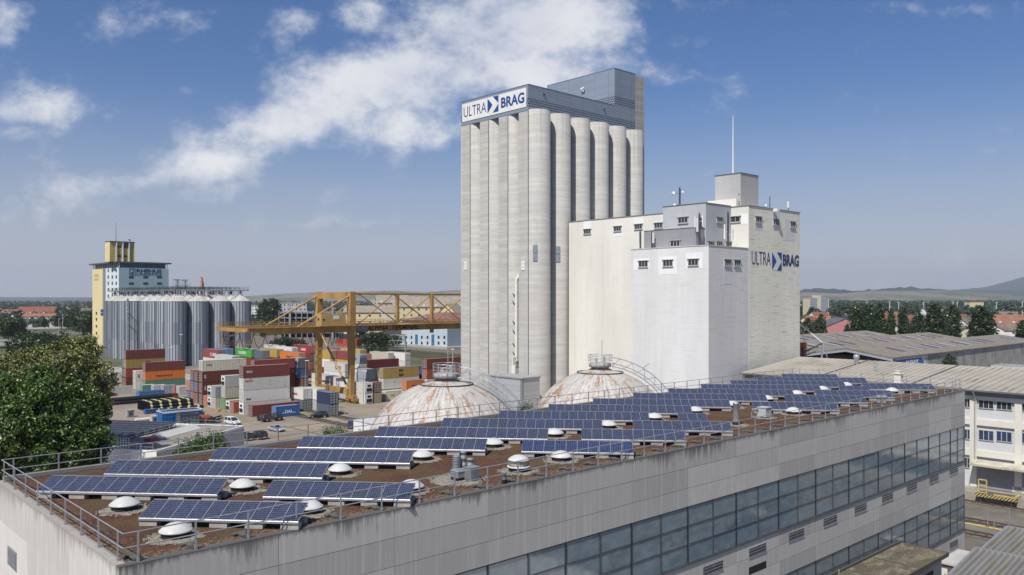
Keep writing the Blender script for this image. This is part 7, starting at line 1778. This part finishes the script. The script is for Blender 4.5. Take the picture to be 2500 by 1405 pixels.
mb = MB(); mb.box(0, 40, 0, 43, 1.2, 15.3); mb.m[-6:] = [0, 0, 1, 0, 0, 0]; mb.build('wall', [WM['ice'], flat('blue_grey_wall', (.24, .29, .33), .8)], qw)
mb = MB(); mb.add([(-1, -1, 15.3), (41, -1, 15.3), (41, 44, 15.3), (-1, 44, 15.3), (16, 14, 19.8), (26, 14, 19.8), (26, 30, 19.8), (16, 30, 19.8)], [(0, 1, 5, 4), (1, 2, 6, 5), (2, 3, 7, 6), (3, 0, 4, 7), (4, 5, 6, 7), (3, 2, 1, 0)]); mb.build('roof', pm('rusty_roof', (.20, .10, .085), .9, .2, .12, col2=(.36, .33, .31), c2=(.6, .66)), qw)
mb = MB(); mb.box(-5, 41, -6, 46, 0, 1.2); mb.build('quay', M['kerb'], qw)
for j, px in enumerate((992, 1005, 1017, 1030, 1044, 1057, 1071, 1085)):
    for py in (790, 824, 838):
        t, z = onL(Q0, px, py); tall = j % 3 == 2 and py > 800; mb = MB(); mb.box(-.1, 0, t - (1.3 if tall else .8), t + (1.3 if tall else .8), z - (2.0 if tall else .8), z + (1.6 if tall else .8)); mb.build('blue_door' if tall else 'window', flat('blue_door_paint', (.04, .14, .27), .6) if tall else M['darkglass'], qw)
mb = MB(); mb.box(10, 22, -.15, 0, 1.3, 8); mb.build('gate', M['darkglass'], qw)
rn = random.Random(8)
# quay crane, mast and barge seen under the girder
o = empty('quay_crane', Vector((ray(960) * 440, 440, 0)), 0, 'dark quay crane on a lattice portal with a pale cable jib', 'crane'); mb = MB()
for x in (-7, 7):
    for y in (-3, 3): mb.bar((x, y, 0), (x * .8, y, 9), .5)
for z in (3, 6, 9): mb.bar((-6.5, -3, z), (6.5, -3, z), .35); mb.bar((-6.5, 3, z), (6.5, 3, z), .35)
for k in range(5): mb.bar((-6 + 2.6 * k, -3, 3 if k % 2 else 9), (-3.4 + 2.6 * k, -3, 9 if k % 2 else 3), .25)
mb.build('portal', M['steel'], o); mb = MB(); mb.box(-5, 4, -2.5, 2.5, 9.4, 13); mb.box(-2, 2, -2, 2, 13, 16); mb.build('cab', M['darksteel'], o)
mb = MB()
for s in (-.8, .8): mb.bar((-1 + s, 0, 15), (-11 + s, 0, 27.5), .35)
for k in range(4): mb.bar((2, 0, 14), (-11 + k * 1.2, 0, 27.5 - k * 2.6), .12)
mb.build('jib', flat('pale_jib', (.55, .56, .57), .6), o)
o = empty('barge', Vector((ray(856) * 420, 420, 0)), .1, 'orange red barge side seen under the girder behind the crane leg', 'barge'); mb = MB(); mb.prism([(-7, 0), (3, 0), (5, 3), (3, 6), (-7, 6)], 4, 7.6); mb.build('hull', flat('orange_hull', (.42, .075, .03), .6), o); mb = MB(); mb.box(-6, 1, 1, 5, 7.6, 10); mb.build('cabin', flat('navy_cabin', (.03, .04, .08), .6), o)

# ground sheets behind the yard
def gsheet(name, pts, z, mat): sheet(name, [gnd(px, py)[:2] for px, py in pts], z, mat)
gsheet('grass_bank', [(860, 905), (1160, 925), (1160, 858), (860, 826)], .02, M['grass'])
gsheet('rail_yard_ground', [(860, 842), (1160, 868), (1160, 858), (860, 834)], .05, M['ballast'])
gsheet('rail_yard_ground', [(380, 870), (860, 850), (860, 818), (560, 822)], .04, M['ballast'])
gsheet('road', [(-200, 822), (560, 815), (560, 808), (-200, 812)], .05, M['asphalt'])
gsheet('road', [(-200, 806), (560, 800), (560, 796), (-200, 800)], .06, M['kerb'])
gsheet('grass_verge', [(-200, 870), (420, 880), (420, 823), (-200, 826)], .01, M['grass'])
gsheet('footpath', [(240, 905), (480, 930), (480, 917), (240, 893)], .06, M['kerb'])
mb = MB()
for k in range(6):
    p = gnd(862, 846 + k * 2.2); q = gnd(1160, 872 + k * 3.0); p.z = q.z = .25; mb.bar(p, q, .25, .2)
structure('rail_track', mb, M['rail'])
o = empty('viaduct', Vector((ray(-60) * 470, 470, 0)), .06, 'concrete road viaduct crossing behind the trees at the far left', 'bridge'); mb = MB(); mb.box(-120, 42, 0, 9, 1.5, 4.0); mb.build('deck', M['kerb'], o)
mb = MB()
for x in range(-110, 42, 18): mb.box(x, x + 2, 2, 7, 0, 1.5)
mb.build('pier', M['kerb'], o); mb = MB(); mb.box(-120, 42, -.2, 0, 3.8, 5.0); mb.build('parapet', M['steel'], o)
for k, (px, d, h_) in enumerate(((67, 620, 15), (144, 560, 14.5), (153, 620, 16), (221, 640, 15))): lamp_post(px, 0, d, h_, f'{ORD[k]} tall road lamp from the left, before the yellow storehouse', True, .35)
for k, (px, c) in enumerate(((9, 'pale_flag'), (16, 'red_flag'), (22, 'blue_flag'))):
    o = empty('flagpole', Vector((ray(px) * 520, 520, 0)), 0, ['pale flag on the leftmost flagpole by the viaduct', 'red flag on the middle flagpole by the viaduct', 'blue flag on the right flagpole by the viaduct'][k], 'flagpole')
    mb = MB(); mb.tube([(0, 0, 0), (0, 0, 14)], .12, 6); mb.build('pole', M['steel'], o); mb = MB(); mb.add([(0, 0, 13.8), (1.6, .5, 13.4), (1.4, .3, 9.8), (0, 0, 10)], [(0, 1, 2, 3)]); mb.build('flag', flat(c, [(.6, .65, .62), (.5, .06, .04), (.03, .12, .4)][k], .7), o)
# utility masts among the right-hand woods
for k, (px, yt) in enumerate(((2172, 737), (2194, 738), (2255, 738), (2327, 737), (2337, 737), (2357, 739), (2433, 738), (2496, 737))):
    d = 1150; zt_ = H - (yt - HZ) / F * d; o = empty('catenary_mast', Vector((ray(px) * d, d, 0)), 0, f'{ORD[k]} pale mast from the left in the woods at the right', 'mast'); mb = MB(); mb.tube([(0, 0, 0), (0, 0, zt_)], .55, 6); mb.build('pole', M['whiteline'], o); mb = MB(); mb.bar((-1.6, 0, zt_ - .6), (1.6, 0, zt_ - .6), .5); mb.build('crossarm', M['whiteline'], o)

# individual trees
pops = [(2005, 765, 1.15), (2092, 742, 1.2), (2121, 740, 1.15), (2149, 738, 1.2), (2176, 752, .8), (2204, 754, .95), (2243, 754, 1.15), (2283, 738, 1.6), (2326, 741, 1.2), (2394, 745, 1.9), (1972, 775, 1.2), (2068, 790, .9), (2228, 782, 1.0), (2298, 785, 1.3), (2500, 780, 1.6)]
for k, (px, yt, wd) in enumerate(sorted(pops)):
    d = 395 + (k * 37 % 30); h_ = H - (yt - HZ) / F * d
    place_tree('poplar', 'dark', Vector((ray(px) * d, d, 0)), h_, f'{ORD[k]} from the left of the dark poplars beyond the gabled hall', 'poplars beyond the gabled hall', k % 4, wd * .82, k * 1.3)
place_tree('poplar', 'dark', Vector((ray(647) * 700, 700, 0)), 28.6, 'left one of the pair of dark poplars beside the white block', None, 1, 1.5)
place_tree('poplar', 'dark', Vector((ray(668) * 700, 700, 0)), 29.0, 'right one of the pair of dark poplars beside the white block', None, 2, 1.6)
mids = [(20, 772, 520, 'dark', 1.1), (48, 768, 540, 'mid', 1.0), (86, 806, 330, 'dark', 1.3), (62, 822, 300, 'dark', 1.2), (130, 805, 340, 'mid', .9), (118, 815, 360, 'mid', .8), (205, 752, 640, 'mid', 1.5), (222, 756, 600, 'mid', 1.2), (150, 765, 760, 'dark', 1.2), (170, 768, 760, 'mid', 1.0),
        (700, 820, 420, 'mid', 1.5), (730, 825, 400, 'mid', 1.3), (665, 828, 430, 'mid', 1.0), (900, 838, 330, 'mid', 1.6), (925, 846, 320, 'mid', 1.3), (885, 848, 330, 'mid', 1.1), (880, 790, 480, 'mid', 1.1), (925, 806, 430, 'dark', 1.4), (900, 812, 440, 'dark', 1.3), (960, 812, 470, 'dark', 1.2), (640, 800, 600, 'mid', 1.0)]
for k, (px, yt, d, mt_, wd) in enumerate(sorted(mids)):
    h_ = max(4, H - (yt - HZ) / F * d); place_tree('broad', mt_, Vector((ray(px) * d, d, 0)), h_, f'{ORD[k] if k < 20 else "last"} from the left of the round trees behind the yard and the bins', 'round trees behind the yard', k % 3, wd, k * .9)
place_tree('cypress', 'dark', Vector((ray(187) * 740, 740, 0)), H - (748 - 730) / F * 740, 'dark conical conifer left of the yellow storehouse', None, 0, 1.6)
place_tree('cypress', 'dark', Vector((ray(140) * 900, 900, 0)), H - (752 - 730) / F * 900, 'dark conifer behind the long grey building', None, 0, 1.7)
# far woods, one mass
rg = np.random.RandomState(31); VV = []
def wood(n, pxr, dr, hr_, q=34, pw=1.0):
    px = rg.uniform(*pxr, n); d = dr[0] + (dr[1] - dr[0]) * rg.rand(n) ** pw; h_ = rg.uniform(*hr_, n)
    cx = (px - 1250) / F * d; r_ = h_ * rg.uniform(.3, .5, n)
    v = rg.normal(size=(n, q, 3)); v /= np.linalg.norm(v, axis=2)[..., None]; v[..., 2] = np.abs(v[..., 2]) * 1.3 - .3
    P = np.stack([cx, d, h_ * .5], 1)[:, None, :] + v * np.stack([r_, r_, h_ * .5], 1)[:, None, :] * rg.uniform(.7, 1.05, (n, q, 1))
    P = P.reshape(-1, 3); s = (np.repeat(h_, q) * .13 * rg.uniform(.7, 1.3, n * q))[:, None]
    N = v.reshape(-1, 3) + rg.normal(size=P.shape) * .35; N /= np.linalg.norm(N, axis=1)[:, None]
    T = np.cross(N, rg.normal(size=P.shape)); T /= np.linalg.norm(T, axis=1)[:, None]; Bn = np.cross(N, T)
    VV.append(np.stack([P - T * s, P - Bn * s, P + T * s, P + Bn * s], 1).reshape(-1, 3))
wood(1500, (-150, 900), (1000, 2600), (9, 16)); wood(900, (-150, 900), (2600, 5200), (12, 20), 20); wood(260, (-150, 560), (700, 1000), (8, 13), 40)
wood(1300, (1900, 2650), (1050, 2600), (12, 20)); wood(700, (1900, 2650), (2600, 4600), (16, 24), 20); wood(240, (1900, 2650), (600, 1000), (7, 12), 40); wood(500, (880, 1900), (800, 3500), (10, 17), 24)
wood(700, (2650, 3800), (900, 3500), (12, 20), 20); wood(500, (-1400, -150), (900, 3500), (12, 20), 20)
wood(170, (560, 900), (640, 1000), (8, 13), 40)
V = np.concatenate(VV).astype(np.float32); o = link('far_woods', quads_mesh('far_woods', V, len(V) // 4, LEAF['far'])); tag(o, 'distant woods and hedges spread across the plain to the horizon', 'woods', kind='stuff')

# ================================================================== hills
def hills(name, prof, d0, d1, mat, seed, rough_=.15, dback=1500):
    rg = np.random.RandomState(seed); xs = np.arange(prof[0][0], prof[-1][0] + 1, 8.0); ys = np.interp(xs, [p[0] for p in prof], [p[1] for p in prof])
    n1 = np.convolve(rg.normal(size=len(xs) + 40), np.ones(12) / 12, 'same')[20:-20] * 2.2 + rg.normal(size=len(xs)) * rough_
    ys = ys + n1 * (rough_ * 3); ts = np.linspace(0, 1, 14); mb = MB(); vs = []
    for t in ts:
        d = d0 + (d1 - d0) * t; e = t * t * (3 - 2 * t)
        for x, y in zip(xs, ys):
            z = (H + (HZ - y) / F * d1) * e; vs.append((ray(x) * d, d, -.5 + z + math.sin(x * .03 + t * 5) * 2.5 * e * (1 - t)))
    for x, y in zip(xs, ys): d = d1 + dback; vs.append((ray(x) * d, d, -1))
    n = len(xs); mb.add(vs, [(j * n + i, j * n + i + 1, (j + 1) * n + i + 1, (j + 1) * n + i) for j in range(14) for i in range(n - 1)], 0, True)
    return structure(name, mb, mat)
fieldm = pm('hill_fields', (.105, .115, .07), .95, .35, .0016, stretch=(1, .4, 1), col2=(.21, .19, .13), c2=(.45, .55), fine=.35)
woodm = pm('hill_forest', (.030, .048, .028), .95, .3, .004, fine=.5)
hills('hill', [(1880, 715), (1960, 714), (2050, 717), (2130, 710), (2230, 709), (2330, 710), (2420, 716), (2520, 722), (2640, 720), (3000, 714), (3500, 716), (4000, 728)], 3800, 6000, fieldm, 1, .2)
hills('hill', [(1900, 718), (1950, 710), (2000, 704.5), (2060, 706), (2100, 713), (2120, 722)], 5200, 6400, woodm, 2, .5)
hills('hill', [(2080, 716), (2120, 709), (2170, 706), (2215, 702), (2250, 707), (2300, 708), (2360, 711), (2420, 716)], 6000, 6900, woodm, 3, .6)
hills('hill', [(2250, 716), (2330, 708), (2400, 702), (2450, 690), (2500, 676), (2560, 668), (2640, 662), (2800, 664), (3000, 678), (3300, 700), (3700, 718), (4100, 728)], 9000, 13000, woodm, 4, .3, 900)
hills('hill', [(540, 726), (620, 722), (700, 716), (780, 714), (860, 713), (950, 711), (1040, 713), (1127, 709), (1300, 708), (1500, 712)], 4600, 7600, fieldm, 5, .25)
hills('hill', [(-1800, 728), (-800, 724), (-200, 725), (0, 725.5), (200, 726), (420, 726), (560, 725)], 9000, 12500, woodm, 6, .12, 900)
hills('hill', [(1880, 713), (2000, 712), (2200, 708), (2400, 709), (2600, 705), (3200, 710), (4000, 728)], 8000, 9500, woodm, 7, .2, 900)

# ================================================================== haze
mb = MB(); mb.box(-16400, 16400, -700, 17300, -1.1, 520)
hm = bpy.data.materials.new('haze_air'); hm.use_nodes = True; ht = NT(hm.node_tree); hm.node_tree.nodes.clear()
pv = ht.n('ShaderNodeVolumePrincipled'); pv.inputs['Color'].default_value = (.80, .87, 1.0, 1); pv.inputs['Density'].default_value = HAZE; pv.inputs['Anisotropy'].default_value = .2
ho = ht.n('ShaderNodeOutputMaterial'); ht.l(pv.outputs[0], ho.inputs['Volume'])
if HAZE > 0: tag(mb.build('haze', hm), kind='stuff')
